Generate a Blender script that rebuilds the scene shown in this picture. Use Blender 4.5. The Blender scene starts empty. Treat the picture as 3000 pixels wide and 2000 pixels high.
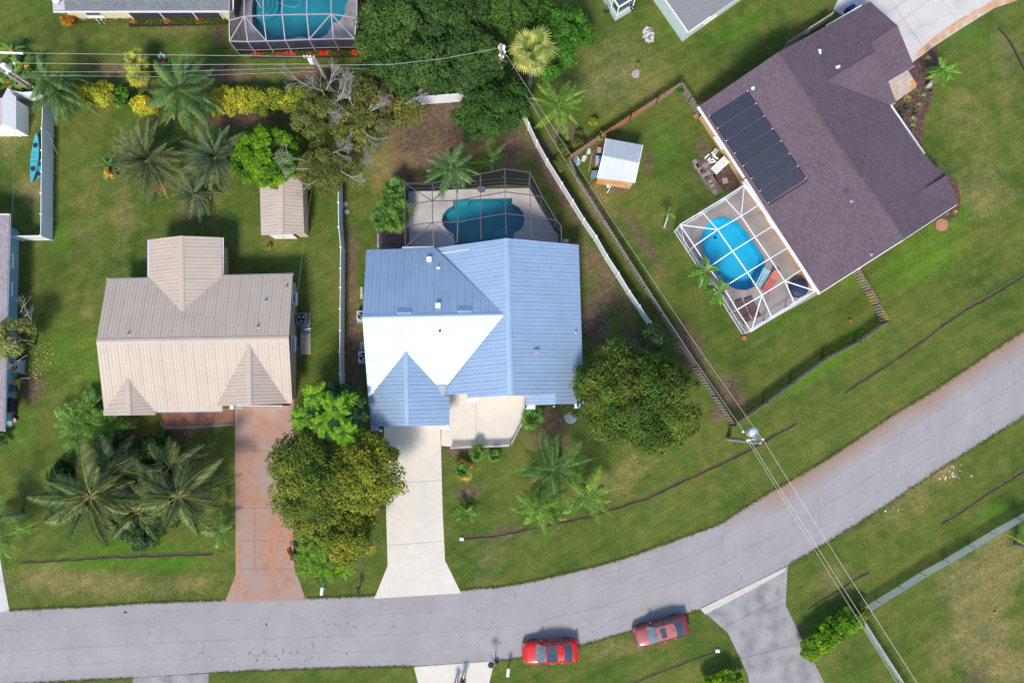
import bpy, bmesh, math, random
import numpy as np
from mathutils import Vector, Matrix
from mathutils.geometry import delaunay_2d_cdt
R=random.Random(7); NR=np.random.RandomState(7)
sc=bpy.context.scene; COL=sc.collection
# ---------------- camera, sky, sun ----------------
H=70.0; FPX=2310.0; TILT=math.atan(200/2310)
cam=bpy.data.cameras.new('camera'); co=bpy.data.objects.new('camera',cam); COL.objects.link(co)
cam.sensor_width=36; cam.lens=36*FPX/3000; cam.clip_end=3000; cam.clip_start=1
co.location=(0,0,H); co.rotation_euler=(TILT,0,0); sc.camera=co
SUN_EL=math.radians(49); SH=Vector((0.2,1.0)).normalized()      # shadows fall this way on the ground
w=bpy.data.worlds.new('World'); sc.world=w; w.use_nodes=True
nt=w.node_tree; bg=nt.nodes['Background']; sky=nt.nodes.new('ShaderNodeTexSky')
sky.sky_type='NISHITA'; sky.sun_disc=False; sky.sun_elevation=SUN_EL
sky.sun_rotation=math.atan2(-SH.x,-SH.y); sky.air_density=1.0; sky.dust_density=0.6; sky.ozone_density=1.0
nt.links.new(sky.outputs[0],bg.inputs[0]); bg.inputs[1].default_value=0.135
sl=bpy.data.lights.new('sun','SUN'); so=bpy.data.objects.new('sun',sl); COL.objects.link(so)
sl.energy=2.65; sl.angle=math.radians(12); sl.color=(1,0.92,0.80)
d=Vector((SH.x*math.cos(SUN_EL),SH.y*math.cos(SUN_EL),-math.sin(SUN_EL)))
so.rotation_euler=d.to_track_quat('-Z','Y').to_euler(); so.location=(-20,-60,90)
sc.view_settings.view_transform='Standard'; sc.view_settings.look='None'
sc.view_settings.gamma=1; sc.view_settings.use_curve_mapping=False; sc.view_settings.exposure=0.80

# ---------------- helpers ----------------
ct,st=math.cos(TILT),math.sin(TILT)
def ray(px,py):
    x=(px-1500)/FPX; y=-(py-1000)/FPX
    return Vector((x, y*ct+st, y*st-ct))
def G(px,py,z=0.0):
    r=ray(px,py); s=(z-H)/r.z
    return Vector((r.x*s,r.y*s,z))
def GP(pts,z=0.0): return [G(x,y,z) for x,y in pts]
def C(ox,oy,f,pts): return [(ox+x/f,oy+y/f) for x,y in pts]
F3=2352/750.0
class Plane:
    def __init__(s,a,b,c):
        s.p=G(*a); b=G(*b); c=G(*c); s.n=(b-s.p).cross(c-s.p).normalized()
        if s.n.z<0: s.n=-s.n
    def on(s,px,py):
        r=ray(px,py); o=Vector((0,0,H)); t=(s.p-o).dot(s.n)/r.dot(s.n); return o+r*t
    def at(s,x,y):
        return Vector((x,y,s.p.z-((x-s.p.x)*s.n.x+(y-s.p.y)*s.n.y)/s.n.z))
WL={}
def wloc(o):
    return WL.get(o.name,Vector((0,0,0)))
def props(o,label=None,cat=None,group=None,kind=None):
    if label: o['label']=label
    if cat: o['category']=cat
    if group: o['group']=group
    if kind: o['kind']=kind
    return o
def thing(name,label,cat,loc=(0,0,0),group=None,rz=0):
    o=bpy.data.objects.new(name,None); o.empty_display_size=.2; COL.objects.link(o); o.location=loc; o.rotation_euler=(0,0,rz)
    WL[o.name]=Vector(loc); return props(o,label,cat,group)
def link(name,me,parent=None,mat=None,kind=None,local=False):
    o=bpy.data.objects.new(name,me); COL.objects.link(o)
    if mat is not None and not me.materials: me.materials.append(mat)
    if parent is not None:
        o.parent=parent; WL[o.name]=wloc(parent)
    if kind: o['kind']=kind
    return o
def mkmesh(V,F,smooth=False,cols=None):
    me=bpy.data.meshes.new('m'); V=[tuple(v) for v in V]; me.from_pydata(V,[],F)
    if smooth: me.shade_smooth()
    if cols is not None:
        a=me.color_attributes.new('Col','FLOAT_COLOR','POINT'); c=np.ones((len(V),4),np.float32); c[:,:3]=cols; a.data.foreach_set('color',c.ravel())
    return me
def npmesh(V,Q,cols=None):
    """V (n,3), Q (m,4) quads"""
    me=bpy.data.meshes.new('m'); V=np.asarray(V,np.float32); Q=np.asarray(Q,np.int32); k=Q.shape[1]
    me.vertices.add(len(V)); me.vertices.foreach_set('co',V.ravel())
    me.loops.add(Q.size); me.loops.foreach_set('vertex_index',Q.ravel())
    me.polygons.add(len(Q)); me.polygons.foreach_set('loop_start',np.arange(0,Q.size,k,dtype=np.int32)); 
    me.update(calc_edges=True)
    if cols is not None:
        a=me.color_attributes.new('Col','FLOAT_COLOR','POINT'); c=np.ones((len(V),4),np.float32); c[:,:3]=cols; a.data.foreach_set('color',c.ravel())
    return me
class MB:
    def __init__(s): s.v=[]; s.f=[]
    def add(s,V,F):
        n=len(s.v); s.v+=[Vector(v) for v in V]; s.f+=[tuple(i+n for i in f) for f in F]; return s
    def poly(s,P): return s.add(P,[tuple(range(len(P)))])
    def prism(s,P,z0,z1):
        a=[Vector((p[0],p[1],z0)) for p in P]; b=[Vector((p[0],p[1],z1)) for p in P]
        return s.slab(b,a)
    def slab(s,top,bot):
        n=len(top); A=sum(((top[i].x*top[(i+1)%n].y-top[(i+1)%n].x*top[i].y) for i in range(n)))
        if A<0: top=top[::-1]; bot=bot[::-1]
        F=[tuple(range(n)),tuple(range(2*n-1,n-1,-1))]+[(i,n+i,n+(i+1)%n,(i+1)%n) for i in range(n)]
        return s.add(list(top)+list(bot),F)
    def box(s,c,d,rz=0,M=None):
        x,y,z=d[0]/2,d[1]/2,d[2]/2; V=[Vector((a*x,b*y,e*z)) for e in(-1,1) for a,b in((-1,-1),(1,-1),(1,1),(-1,1))]
        m=M if M is not None else Matrix.Rotation(rz,3,'Z'); V=[m@v+Vector(c) for v in V]
        return s.add(V,[(0,3,2,1),(4,5,6,7),(0,1,5,4),(1,2,6,5),(2,3,7,6),(3,0,4,7)])
    def bar(s,a,b,w,h=None,up=(0,0,1)):
        a=Vector(a);b=Vector(b);h=h or w; d=b-a; L=d.length
        if L<1e-5: return s
        d/=L; u=Vector(up)
        if abs(d.dot(u))>.99: u=Vector((1,0,0))
        sd=d.cross(u).normalized(); u=sd.cross(d)
        return s.box((a+b)/2,(w,L,h),M=Matrix((sd,d,u)).transposed())
    def tube(s,P,r,n=6,cap=True):
        P=[Vector(p) for p in P]; r=r if isinstance(r,(list,tuple)) else [r]*len(P); V=[];F=[]
        t=(P[1]-P[0]).normalized(); u=t.orthogonal().normalized()
        for i,p in enumerate(P):
            t=(P[min(i+1,len(P)-1)]-P[max(i-1,0)]).normalized(); u=(u-t*u.dot(t)).normalized(); v=t.cross(u)
            V+=[p+(u*math.cos(2*math.pi*k/n)+v*math.sin(2*math.pi*k/n))*r[i] for k in range(n)]
        for i in range(len(P)-1):
            F+=[(i*n+k,i*n+(k+1)%n,(i+1)*n+(k+1)%n,(i+1)*n+k) for k in range(n)]
        if cap and n>2: F+=[tuple(range(n-1,-1,-1)),tuple(range((len(P)-1)*n,len(P)*n))]
        return s.add(V,F)
    def lathe(s,c,prof,n=16,ax=None):
        V=[];F=[];c=Vector(c); m=ax if ax is not None else Matrix.Identity(3)
        for r,z in prof: V+=[c+m@Vector((r*math.cos(2*math.pi*k/n),r*math.sin(2*math.pi*k/n),z)) for k in range(n)]
        for i in range(len(prof)-1): F+=[(i*n+k,i*n+(k+1)%n,(i+1)*n+(k+1)%n,(i+1)*n+k) for k in range(n)]
        F+=[tuple(range(n-1,-1,-1)),tuple(range((len(prof)-1)*n,len(prof)*n))]
        return s.add(V,F)
    def build(s,name,mat,parent=None,smooth=False,kind=None,label=None,cat=None,group=None,local=False):
        o=wloc(parent) if (parent is not None and not local) else Vector((0,0,0))
        me=mkmesh([v-o for v in s.v],s.f,smooth)
        ob=link(name,me,parent,mat,kind)
        return props(ob,label,cat,group)
def cdt(poly,holes=()):
    P=[];E=[]
    for ring in [poly]+list(holes):
        n=len(P); P+=[Vector((p[0],p[1])) for p in ring]; E+=[(n+i,n+(i+1)%len(ring)) for i in range(len(ring))]
    v,e,f,_,_,_=delaunay_2d_cdt(P,E,[],0 if not holes else 0,1e-6)
    def inside(p,ring):
        c=False;j=len(ring)-1
        for i in range(len(ring)):
            a,b=ring[i],ring[j]
            if (a[1]>p.y)!=(b[1]>p.y) and p.x<(b[0]-a[0])*(p.y-a[1])/(b[1]-a[1]+1e-12)+a[0]: c=not c
            j=i
        return c
    out=[]
    for t in f:
        m=sum((v[i] for i in t),Vector((0,0)))/len(t)
        if inside(m,poly) and not any(inside(m,h) for h in holes): out.append(tuple(t))
    return v,out
def inpoly_np(X,Y,ring):
    c=np.zeros(X.shape,bool);j=len(ring)-1
    for i in range(len(ring)):
        a,b=ring[i],ring[j]
        c^=((a[1]>Y)!=(b[1]>Y))&(X<(b[0]-a[0])*(Y-a[1])/(b[1]-a[1]+1e-12)+a[0]); j=i
    return c
def sheet(name,poly,z,th,mat,holes=(),parent=None,kind=None,label=None,cat=None,group=None):
    v,f=cdt(poly,holes); m=MB(); n=len(v)
    def ccw(t):
        a,b,c=v[t[0]],v[t[1]],v[t[2]]; return t if (b-a).cross(c-a)>0 else t[::-1]
    f=[ccw(t) for t in f]
    V=[Vector((p.x,p.y,z)) for p in v]; m.add(V,f)
    for ring in [poly]+list(holes):
        A=sum(ring[i][0]*ring[(i+1)%len(ring)][1]-ring[(i+1)%len(ring)][0]*ring[i][1] for i in range(len(ring)))
        rg=list(ring) if (A>0)==(ring is poly) else list(ring)[::-1]
        k=len(rg); m.add([Vector((p[0],p[1],z)) for p in rg]+[Vector((p[0],p[1],z-th)) for p in rg],[(i,k+i,k+(i+1)%k,(i+1)%k) for i in range(k)])
    return m.build(name,mat,parent,kind=kind,label=label,cat=cat,group=group)
def clip3(P,n,dv):
    """keep n.p>=dv"""
    out=[]
    for i in range(len(P)):
        a=P[i];b=P[(i+1)%len(P)]; da=n.dot(a)-dv; db=n.dot(b)-dv
        if da>=0: out.append(a)
        if (da>=0)!=(db>=0): out.append(a.lerp(b,da/(da-db)))
    return out
def area3(P):
    s=Vector((0,0,0))
    for i in range(1,len(P)-1): s+=(P[i]-P[0]).cross(P[i+1]-P[0])
    return s.length/2

# ---------------- materials ----------------
MATS={}
def ramp(nt,fac,stops,x=0,y=0):
    r=nt.nodes.new('ShaderNodeValToRGB'); e=r.color_ramp.elements
    while len(e)<len(stops): e.new(.5)
    for k,(p,c) in zip(e,stops): k.position=p; k.color=(*c,1) if len(c)==3 else c
    nt.links.new(fac,r.inputs[0]); return r.outputs[0]
def noise(nt,co,scale,detail=4,rough=.6,dist=0):
    n=nt.nodes.new('ShaderNodeTexNoise'); n.inputs['Scale'].default_value=scale; n.inputs['Detail'].default_value=detail; n.inputs['Roughness'].default_value=rough; n.inputs['Distortion'].default_value=dist
    nt.links.new(co,n.inputs['Vector']); return n.outputs['Fac']
def mixc(nt,f,a,b,mode='MIX'):
    m=nt.nodes.new('ShaderNodeMix'); m.data_type='RGBA'; m.blend_type=mode
    for s,i in ((f,0),(a,6),(b,7)):
        if hasattr(s,'node'): nt.links.new(s,m.inputs[i])
        elif i==0: m.inputs[0].default_value=s
        else: m.inputs[i].default_value=(*s,1)
    return m.outputs[2]
def math_(nt,op,a,b=0.0,clamp=False):
    m=nt.nodes.new('ShaderNodeMath'); m.operation=op; m.use_clamp=clamp
    for i,s in enumerate((a,b)):
        if hasattr(s,'node'): nt.links.new(s,m.inputs[i])
        else: m.inputs[i].default_value=s
    return m.outputs[0]
def maprange(nt,v,a,b,c=0.0,dd=1.0):
    m=nt.nodes.new('ShaderNodeMapRange'); nt.links.new(v,m.inputs[0])
    for i,x in enumerate((a,b,c,dd)): m.inputs[i+1].default_value=x
    return m.outputs[0]
def newmat(name):
    m=bpy.data.materials.new(name); m.use_nodes=True; nt=m.node_tree; b=nt.nodes['Principled BSDF']
    tc=nt.nodes.new('ShaderNodeTexCoord'); gp=nt.nodes.new('ShaderNodeNewGeometry')
    return m,nt,b,gp.outputs['Position'],tc.outputs['Object']
def bump(nt,b,h,strength=.3,dist=.02):
    n=nt.nodes.new('ShaderNodeBump'); n.inputs['Strength'].default_value=strength; n.inputs['Distance'].default_value=dist
    nt.links.new(h,n.inputs['Height']); nt.links.new(n.outputs[0],b.inputs['Normal'])
def mat(name,col,rough=.7,metal=0.0,var=.12,scale=3.0,spec=.4,fine=0.0,coat=0.0,col2=None,c2=(.45,.65),c2s=None,bmp=0.0):
    if name in MATS: return MATS[name]
    m,nt,b,pos,oc=newmat(name); 
    base=col
    n1=noise(nt,pos,scale,5,.65); a=tuple(c*(1-var) for c in col); e=tuple(min(1,c*(1+var)) for c in col)
    o=ramp(nt,n1,[(.3,a),(.7,e)])
    if col2:
        n2=noise(nt,pos,c2s or scale*.4,6,.6); f=maprange(nt,n2,*c2); o=mixc(nt,f,o,col2)
    if fine:
        n3=noise(nt,pos,22,2,.6); o=mixc(nt,fine,o,ramp(nt,n3,[(.35,(.35,.35,.35)),(.65,(1.6,1.6,1.6))]),'MULTIPLY')
    nt.links.new(o,b.inputs['Base Color']); b.inputs['Roughness'].default_value=rough; b.inputs['Metallic'].default_value=metal
    b.inputs['Specular IOR Level'].default_value=spec; b.inputs['Coat Weight'].default_value=coat; b.inputs['Coat Roughness'].default_value=.08
    if bmp: bump(nt,b,noise(nt,pos,18,4,.7),bmp,.03)
    MATS[name]=m; return m
def stripes(nt,pos,ax,scale,off=0):
    """sawtooth 0..1 along world direction ax"""
    vm=nt.nodes.new('ShaderNodeVectorMath'); vm.operation='DOT_PRODUCT'; nt.links.new(pos,vm.inputs[0]); vm.inputs[1].default_value=(*ax,0) if len(ax)==2 else ax
    return math_(nt,'FRACT',math_(nt,'MULTIPLY',vm.outputs['Value'],scale))
# grass ground
def m_grass():
    m,nt,b,pos,oc=newmat('lawn_grass')
    at=nt.nodes.new('ShaderNodeAttribute'); at.attribute_name='Col'; sp=nt.nodes.new('ShaderNodeSeparateColor'); nt.links.new(at.outputs['Color'],sp.inputs[0])
    big=noise(nt,pos,.11,4,.6,.4); mid=noise(nt,pos,.55,5,.65,.3); sm=noise(nt,pos,2.6,5,.7); fi=noise(nt,pos,6.5,4,.8); vf=noise(nt,pos,34,2,.6)
    c=ramp(nt,big,[(.3,(.058,.104,.019)),(.5,(.079,.121,.021)),(.72,(.110,.142,.028))])
    c=mixc(nt,maprange(nt,mid,.4,.75),c,(.132,.140,.034))
    c=mixc(nt,maprange(nt,sm,.52,.8,0,.6),c,(.072,.112,.022))
    # lush (B), dry (G), dirt (R)
    def mk(ch,lo,hi):
        v=math_(nt,'ADD',sp.outputs[ch],math_(nt,'MULTIPLY',math_(nt,'SUBTRACT',mid,.5),.9)); v=math_(nt,'ADD',v,math_(nt,'MULTIPLY',math_(nt,'SUBTRACT',fi,.5),.7)); return math_(nt,'MULTIPLY',maprange(nt,v,lo,hi),maprange(nt,sp.outputs[ch],.02,.2))
    c=mixc(nt,mk('Blue',.1,.8),c,(.085,.175,.018))
    c=mixc(nt,mk('Green',.12,.7),c,mixc(nt,maprange(nt,sm,.35,.65),(.245,.200,.090),(.150,.145,.042)))
    c=mixc(nt,mk('Red',.15,.62),c,mixc(nt,maprange(nt,sm,.4,.65),(.120,.078,.050),(.185,.135,.098)))
    st1=nt.nodes.new('ShaderNodeMapping'); st1.vector_type='TEXTURE'; st1.inputs['Rotation'].default_value=(0,0,math.radians(30)); st1.inputs['Scale'].default_value=(9,.7,1); nt.links.new(pos,st1.inputs[0]); c=mixc(nt,.6,c,ramp(nt,noise(nt,st1.outputs[0],1.0,3,.6),[(.35,(.78,.82,.8)),(.65,(1.2,1.16,1.15))]),'MULTIPLY')
    c=mixc(nt,.72,c,ramp(nt,fi,[(.3,(.42,.48,.42)),(.5,(1,1,1)),(.7,(1.7,1.55,1.5))]),'MULTIPLY')
    c=mixc(nt,.5,c,ramp(nt,noise(nt,pos,1.1,5,.7),[(.3,(.62,.74,.66)),(.5,(1,1,1)),(.7,(1.32,1.2,1.2))]),'MULTIPLY')
    c=mixc(nt,.95,c,ramp(nt,noise(nt,pos,.16,3,.6,.5),[(.3,(.70,.84,.8)),(.5,(1,1,1)),(.7,(1.22,1.1,1.1))]),'MULTIPLY')
    c=mixc(nt,.6,c,ramp(nt,vf,[(.3,(.5,.5,.5)),(.7,(1.5,1.5,1.45))]),'MULTIPLY')
    c=mixc(nt,maprange(nt,noise(nt,pos,7.5,2,.5),.74,.80,0,.5),c,(.28,.26,.13))
    nt.links.new(c,b.inputs['Base Color']); b.inputs['Roughness'].default_value=.9; b.inputs['Specular IOR Level'].default_value=.1
    bump(nt,b,math_(nt,'ADD',math_(nt,'MULTIPLY',mid,3.0),math_(nt,'ADD',fi,math_(nt,'MULTIPLY',vf,.5))),.9,.07)
    MATS['grass']=m; return m
def m_asphalt():
    m,nt,b,pos,oc=newmat('weathered_asphalt')
    uv=nt.nodes.new('ShaderNodeUVMap'); uv.uv_map='UVMap'; U=uv.outputs[0]
    at=nt.nodes.new('ShaderNodeAttribute'); at.attribute_name='Col'; sp=nt.nodes.new('ShaderNodeSeparateColor'); nt.links.new(at.outputs['Color'],sp.inputs[0])
    mid=noise(nt,U,.35,4,.6); sm=noise(nt,pos,2.2,5,.7); fi=noise(nt,pos,26,3,.7)
    c=ramp(nt,mid,[(.3,(.262,.246,.250)),(.7,(.318,.297,.300))])
    c=mixc(nt,maprange(nt,sm,.55,.8,0,.35),c,(.31,.295,.305))
    # tyre tracks along v
    sx=nt.nodes.new('ShaderNodeSeparateXYZ'); nt.links.new(U,sx.inputs[0])
    v=math_(nt,'ADD',sx.outputs[1],math_(nt,'MULTIPLY',math_(nt,'SUBTRACT',mid,.5),.5))
    tr=math_(nt,'SINE',math_(nt,'MULTIPLY',v,3.9)); c=mixc(nt,maprange(nt,tr,.2,1,0,.16),c,(.32,.305,.315))
    # rusty/tan staining
    s=math_(nt,'ADD',sp.outputs['Red'],math_(nt,'MULTIPLY',math_(nt,'SUBTRACT',noise(nt,pos,.5,5,.65),.5),.7)); c=mixc(nt,math_(nt,'MULTIPLY',maprange(nt,s,.2,.95),maprange(nt,sp.outputs['Red'],.02,.2)),c,(.270,.180,.125))
    dk=math_(nt,'ADD',sp.outputs['Green'],math_(nt,'MULTIPLY',math_(nt,'SUBTRACT',sm,.5),.6)); c=mixc(nt,math_(nt,'MULTIPLY',maprange(nt,dk,.3,1,0,.7),maprange(nt,sp.outputs['Green'],.02,.2)),c,(.16,.155,.18))
    c=mixc(nt,.55,c,ramp(nt,fi,[(.3,(.72,.72,.72)),(.7,(1.25,1.25,1.25))]),'MULTIPLY')
    # cracks: block cracks from voronoi edges stretched along the lane, plus long seams
    wv=nt.nodes.new('ShaderNodeVectorMath'); wv.operation='MULTIPLY'; nt.links.new(U,wv.inputs[0]); wv.inputs[1].default_value=(.42,.75,1)
    nz=nt.nodes.new('ShaderNodeTexNoise'); nz.inputs['Scale'].default_value=1.3; nz.inputs['Detail'].default_value=4; nt.links.new(U,nz.inputs['Vector'])
    wa=nt.nodes.new('ShaderNodeVectorMath'); wa.operation='ADD'; nt.links.new(wv.outputs[0],wa.inputs[0])
    ws=nt.nodes.new('ShaderNodeVectorMath'); ws.operation='SCALE'; ws.inputs['Scale'].default_value=.30; nt.links.new(nz.outputs['Color'],ws.inputs[0]); nt.links.new(ws.outputs[0],wa.inputs[1])
    vo=nt.nodes.new('ShaderNodeTexVoronoi'); vo.feature='DISTANCE_TO_EDGE'; vo.inputs['Scale'].default_value=1.0; vo.inputs['Randomness'].default_value=.55; nt.links.new(wa.outputs[0],vo.inputs['Vector'])
    cr=maprange(nt,vo.outputs['Distance'],0.0,.012,1,0); cr=math_(nt,'MULTIPLY',cr,maprange(nt,noise(nt,U,.45,3,.6),.44,.6,0,.65))
    vv=math_(nt,'ADD',sx.outputs[1],math_(nt,'MULTIPLY',math_(nt,'SUBTRACT',nz.outputs['Fac'],.5),.35))
    for off,st_ in((3.35,.5),(1.6,.3),(4.75,.3)):
        l=maprange(nt,math_(nt,'ABSOLUTE',math_(nt,'SUBTRACT',vv,off)),0,.035,1,0); l=math_(nt,'MULTIPLY',l,maprange(nt,noise(nt,U,.3,3,.6),.36,.5,0,st_)); cr=math_(nt,'MAXIMUM',cr,l)
    c=mixc(nt,cr,c,(.085,.075,.075))
    nt.links.new(c,b.inputs['Base Color']); b.inputs['Roughness'].default_value=.85; b.inputs['Specular IOR Level'].default_value=.25
    bump(nt,b,math_(nt,'SUBTRACT',fi,math_(nt,'MULTIPLY',cr,3)),.35,.01)
    MATS['asphalt']=m; return m
def m_roofmetal(name,col,rough,metal):
    m,nt,b,pos,oc=newmat(name); n=noise(nt,pos,.6,4,.6); n2=noise(nt,pos,5,4,.7)
    c=ramp(nt,n,[(.3,tuple(x*.93 for x in col)),(.7,tuple(min(1,x*1.05) for x in col))]); c=mixc(nt,maprange(nt,n2,.5,.8,0,.12),c,tuple(x*.7 for x in col))
    nt.links.new(c,b.inputs['Base Color']); b.inputs['Metallic'].default_value=metal
    nt.links.new(maprange(nt,n2,.3,.7,rough-.04,rough+.06),b.inputs['Roughness']); MATS[name]=m; return m
def m_shingle(name,col,ax,dark=.7):
    """ax = world xy direction that runs down the slope; courses every 14 cm, broken tabs"""
    m,nt,b,pos,oc=newmat(name); a=Vector((ax[0],ax[1],0)).normalized(); t=Vector((-a.y,a.x,0))
    def dt(v):
        q=nt.nodes.new('ShaderNodeVectorMath'); q.operation='DOT_PRODUCT'; nt.links.new(pos,q.inputs[0]); q.inputs[1].default_value=v; return q.outputs['Value']
    cb=nt.nodes.new('ShaderNodeCombineXYZ'); nt.links.new(dt(t),cb.inputs[0]); nt.links.new(dt(a),cb.inputs[1])
    br=nt.nodes.new('ShaderNodeTexBrick'); nt.links.new(cb.outputs[0],br.inputs['Vector']); br.inputs['Scale'].default_value=1
    br.inputs['Brick Width'].default_value=.33; br.inputs['Row Height'].default_value=.145; br.inputs['Mortar Size'].default_value=.012; br.inputs['Bias'].default_value=0
    br.inputs['Color1'].default_value=(*[c*.86 for c in col],1); br.inputs['Color2'].default_value=(*[min(1,c*1.14) for c in col],1); br.inputs['Mortar'].default_value=(*[c*dark for c in col],1)
    n=noise(nt,pos,9,4,.75); n0=noise(nt,pos,.35,3,.5)
    c=mixc(nt,.55,br.outputs['Color'],ramp(nt,n,[(.3,(.6,.6,.6)),(.7,(1.4,1.4,1.4))]),'MULTIPLY'); c=mixc(nt,maprange(nt,n0,.45,.7,0,.25),c,tuple(min(1,x*1.25) for x in col))
    nt.links.new(c,b.inputs['Base Color']); b.inputs['Roughness'].default_value=.9; b.inputs['Specular IOR Level'].default_value=.2
    bump(nt,b,math_(nt,'ADD',n,br.outputs['Fac']),.6,.025); MATS[name]=m; return m
def m_leaf(name,transl=.25,rough=.5,spec=.35):
    m,nt,b,pos,oc=newmat(name); at=nt.nodes.new('ShaderNodeAttribute'); at.attribute_name='Col'
    n=noise(nt,pos,6,2,.5); oi=nt.nodes.new('ShaderNodeObjectInfo')
    c=mixc(nt,.6,at.outputs['Color'],ramp(nt,n,[(.3,(.7,.75,.7)),(.7,(1.35,1.25,1.3))]),'MULTIPLY')
    c=mixc(nt,.7,c,ramp(nt,oi.outputs['Random'],[(0,(.55,.66,.68)),(.5,(.95,.97,1)),(1,(1.5,1.3,1.05))]),'MULTIPLY')
    nt.links.new(c,b.inputs['Base Color']); b.inputs['Roughness'].default_value=rough; b.inputs['Specular IOR Level'].default_value=spec
    tr=nt.nodes.new('ShaderNodeBsdfTranslucent'); nt.links.new(c,tr.inputs[0]); mx=nt.nodes.new('ShaderNodeMixShader'); mx.inputs[0].default_value=transl
    nt.links.new(b.outputs[0],mx.inputs[1]); nt.links.new(tr.outputs[0],mx.inputs[2]); nt.links.new(mx.outputs[0],nt.nodes['Material Output'].inputs[0]); MATS[name]=m; return m
def m_screen(name,col,alpha):
    m,nt,b,pos,oc=newmat(name); n=noise(nt,pos,1.5,3,.5)
    df=nt.nodes.new('ShaderNodeBsdfDiffuse'); df.inputs[0].default_value=(*col,1); tr=nt.nodes.new('ShaderNodeBsdfTransparent'); mx=nt.nodes.new('ShaderNodeMixShader')
    nt.links.new(maprange(nt,n,.3,.7,alpha*.93,alpha*1.07),mx.inputs[0]); nt.links.new(tr.outputs[0],mx.inputs[1]); nt.links.new(df.outputs[0],mx.inputs[2]); nt.links.new(mx.outputs[0],nt.nodes['Material Output'].inputs[0]); MATS[name]=m; return m
def m_water(name,tint):
    m,nt,b,pos,oc=newmat(name); n=noise(nt,pos,2.2,4,.6,.6)
    gl=nt.nodes.new('ShaderNodeBsdfGlossy'); gl.inputs['Roughness'].default_value=.06; tr=nt.nodes.new('ShaderNodeBsdfTransparent'); tr.inputs[0].default_value=(*tint,1)
    fr=nt.nodes.new('ShaderNodeFresnel'); fr.inputs[0].default_value=1.33; bm=nt.nodes.new('ShaderNodeBump'); bm.inputs['Strength'].default_value=.35; bm.inputs['Distance'].default_value=.05; nt.links.new(n,bm.inputs['Height'])
    nt.links.new(bm.outputs[0],gl.inputs['Normal']); nt.links.new(bm.outputs[0],fr.inputs['Normal']); mx=nt.nodes.new('ShaderNodeMixShader')
    nt.links.new(fr.outputs[0],mx.inputs[0]); nt.links.new(tr.outputs[0],mx.inputs[1]); nt.links.new(gl.outputs[0],mx.inputs[2]); nt.links.new(mx.outputs[0],nt.nodes['Material Output'].inputs[0]); MATS[name]=m; return m
def m_glass(name,col,rough=.04):
    m,nt,b,pos,oc=newmat(name); n=noise(nt,pos,4,3,.5); nt.links.new(ramp(nt,n,[(.35,tuple(c*.6 for c in col)),(.65,col)]),b.inputs['Base Color'])
    b.inputs['Roughness'].default_value=rough; b.inputs['Specular IOR Level'].default_value=.9; b.inputs['Coat Weight'].default_value=1; b.inputs['Coat Roughness'].default_value=.02; MATS[name]=m; return m
grass=m_grass(); asphalt=m_asphalt()
ROOF_TAN=m_roofmetal('tan_metal_roof',(.45,.372,.305),.65,.0)
ROOF_GALV=m_roofmetal('sky_tinted_galvanised_roof',(.37,.49,.63),.60,.66)  # blue of the reflected sky is put into the base colour
ROOF_SHED=m_roofmetal('shed_white_metal_roof',(.42,.45,.50),.6,.1)
LEAF=m_leaf('leaf',.22,.6,.15); FROND=m_leaf('frond',.15,.55,.2)
white=mat('white_vinyl',(.72,.74,.76),.45,var=.04,fine=.1); wpaint=mat('white_paint',(.78,.78,.77),.5,var=.05)
bark=mat('bark',(.16,.13,.10),.9,var=.3,scale=8); barkg=mat('pale_grey_bark',(.34,.31,.29),.85,var=.25,scale=10); palmt=mat('palm_trunk',(.22,.19,.16),.9,var=.3,scale=9); palmw=mat('pale_palm_trunk',(.46,.44,.42),.8,var=.15,scale=9)
bronze=mat('bronze_aluminium',(.12,.11,.115),.4,var=.08,metal=.3); alu=mat('white_aluminium',(.72,.74,.78),.35,var=.04)
scr_d=m_screen('dark_insect_screen',(.02,.02,.028),.30); scr_l=m_screen('light_insect_screen',(.05,.05,.055),.07); scr_dd=m_screen('dark_insect_screen_wall',(.02,.02,.026),.74); scr_m=m_screen('grey_insect_screen',(.04,.04,.045),.13)
dark=mat('black_plastic',(.022,.024,.032),.45,var=.2); steel=mat('galvanised_steel',(.42,.44,.47),.4,metal=.6,var=.1); wood=mat('weathered_wood',(.26,.22,.185),.85,var=.22,scale=7,fine=.3)
soil=mat('dark_soil',(.030,.021,.015),.95,var=.4,scale=9,fine=.5)
# ================= ground =================
POOLB=C(1960,520,1568/480,[(470,378),(560,378),(640,415),(720,490),(780,580),(860,690),(905,760),(920,820),(905,890),(870,975),(810,1045),(740,1078),(660,1075),(580,1045),(500,985),(430,890),(380,810),(325,700),(300,600),(315,520),(370,440),(420,395)])
POOLM=C(1150,470,2352/530,[(790,512),(1555,490),(1555,565),(1640,610),(1700,690),(1715,770),(1700,850),(1650,910),(1575,950),(1570,1015),(1570,1075),(805,1095),(805,1035),(800,965),(720,915),(660,850),(640,780),(660,700),(720,630),(790,590)])
POOLT=C(640,0,5.6,[(640,-700),(560,60),(548,200),(560,400),(640,535),(780,665),(960,672),(1150,660),(1330,612),(1500,642),(1650,642),(1780,570),(1850,460),(1880,385),(1970,370),(2090,200),(2070,130),(2150,-20),(2150,-700)])
def gpoly(p,z=0): return [(v.x,v.y) for v in GP(p,z)]
pools=[gpoly(POOLB),gpoly(POOLM),gpoly(POOLT)]
fine_x=np.arange(-58,58.01,.34); fine_y=np.arange(-34,50.01,.34)
xs=np.concatenate([[-900,-400,-180,-90,-70],fine_x,[70,90,180,400,900]]); ys=np.concatenate([[-900,-400,-160,-70,-45],fine_y,[60,80,180,400,900]])
X,Y=np.meshgrid(xs,ys); 
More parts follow.
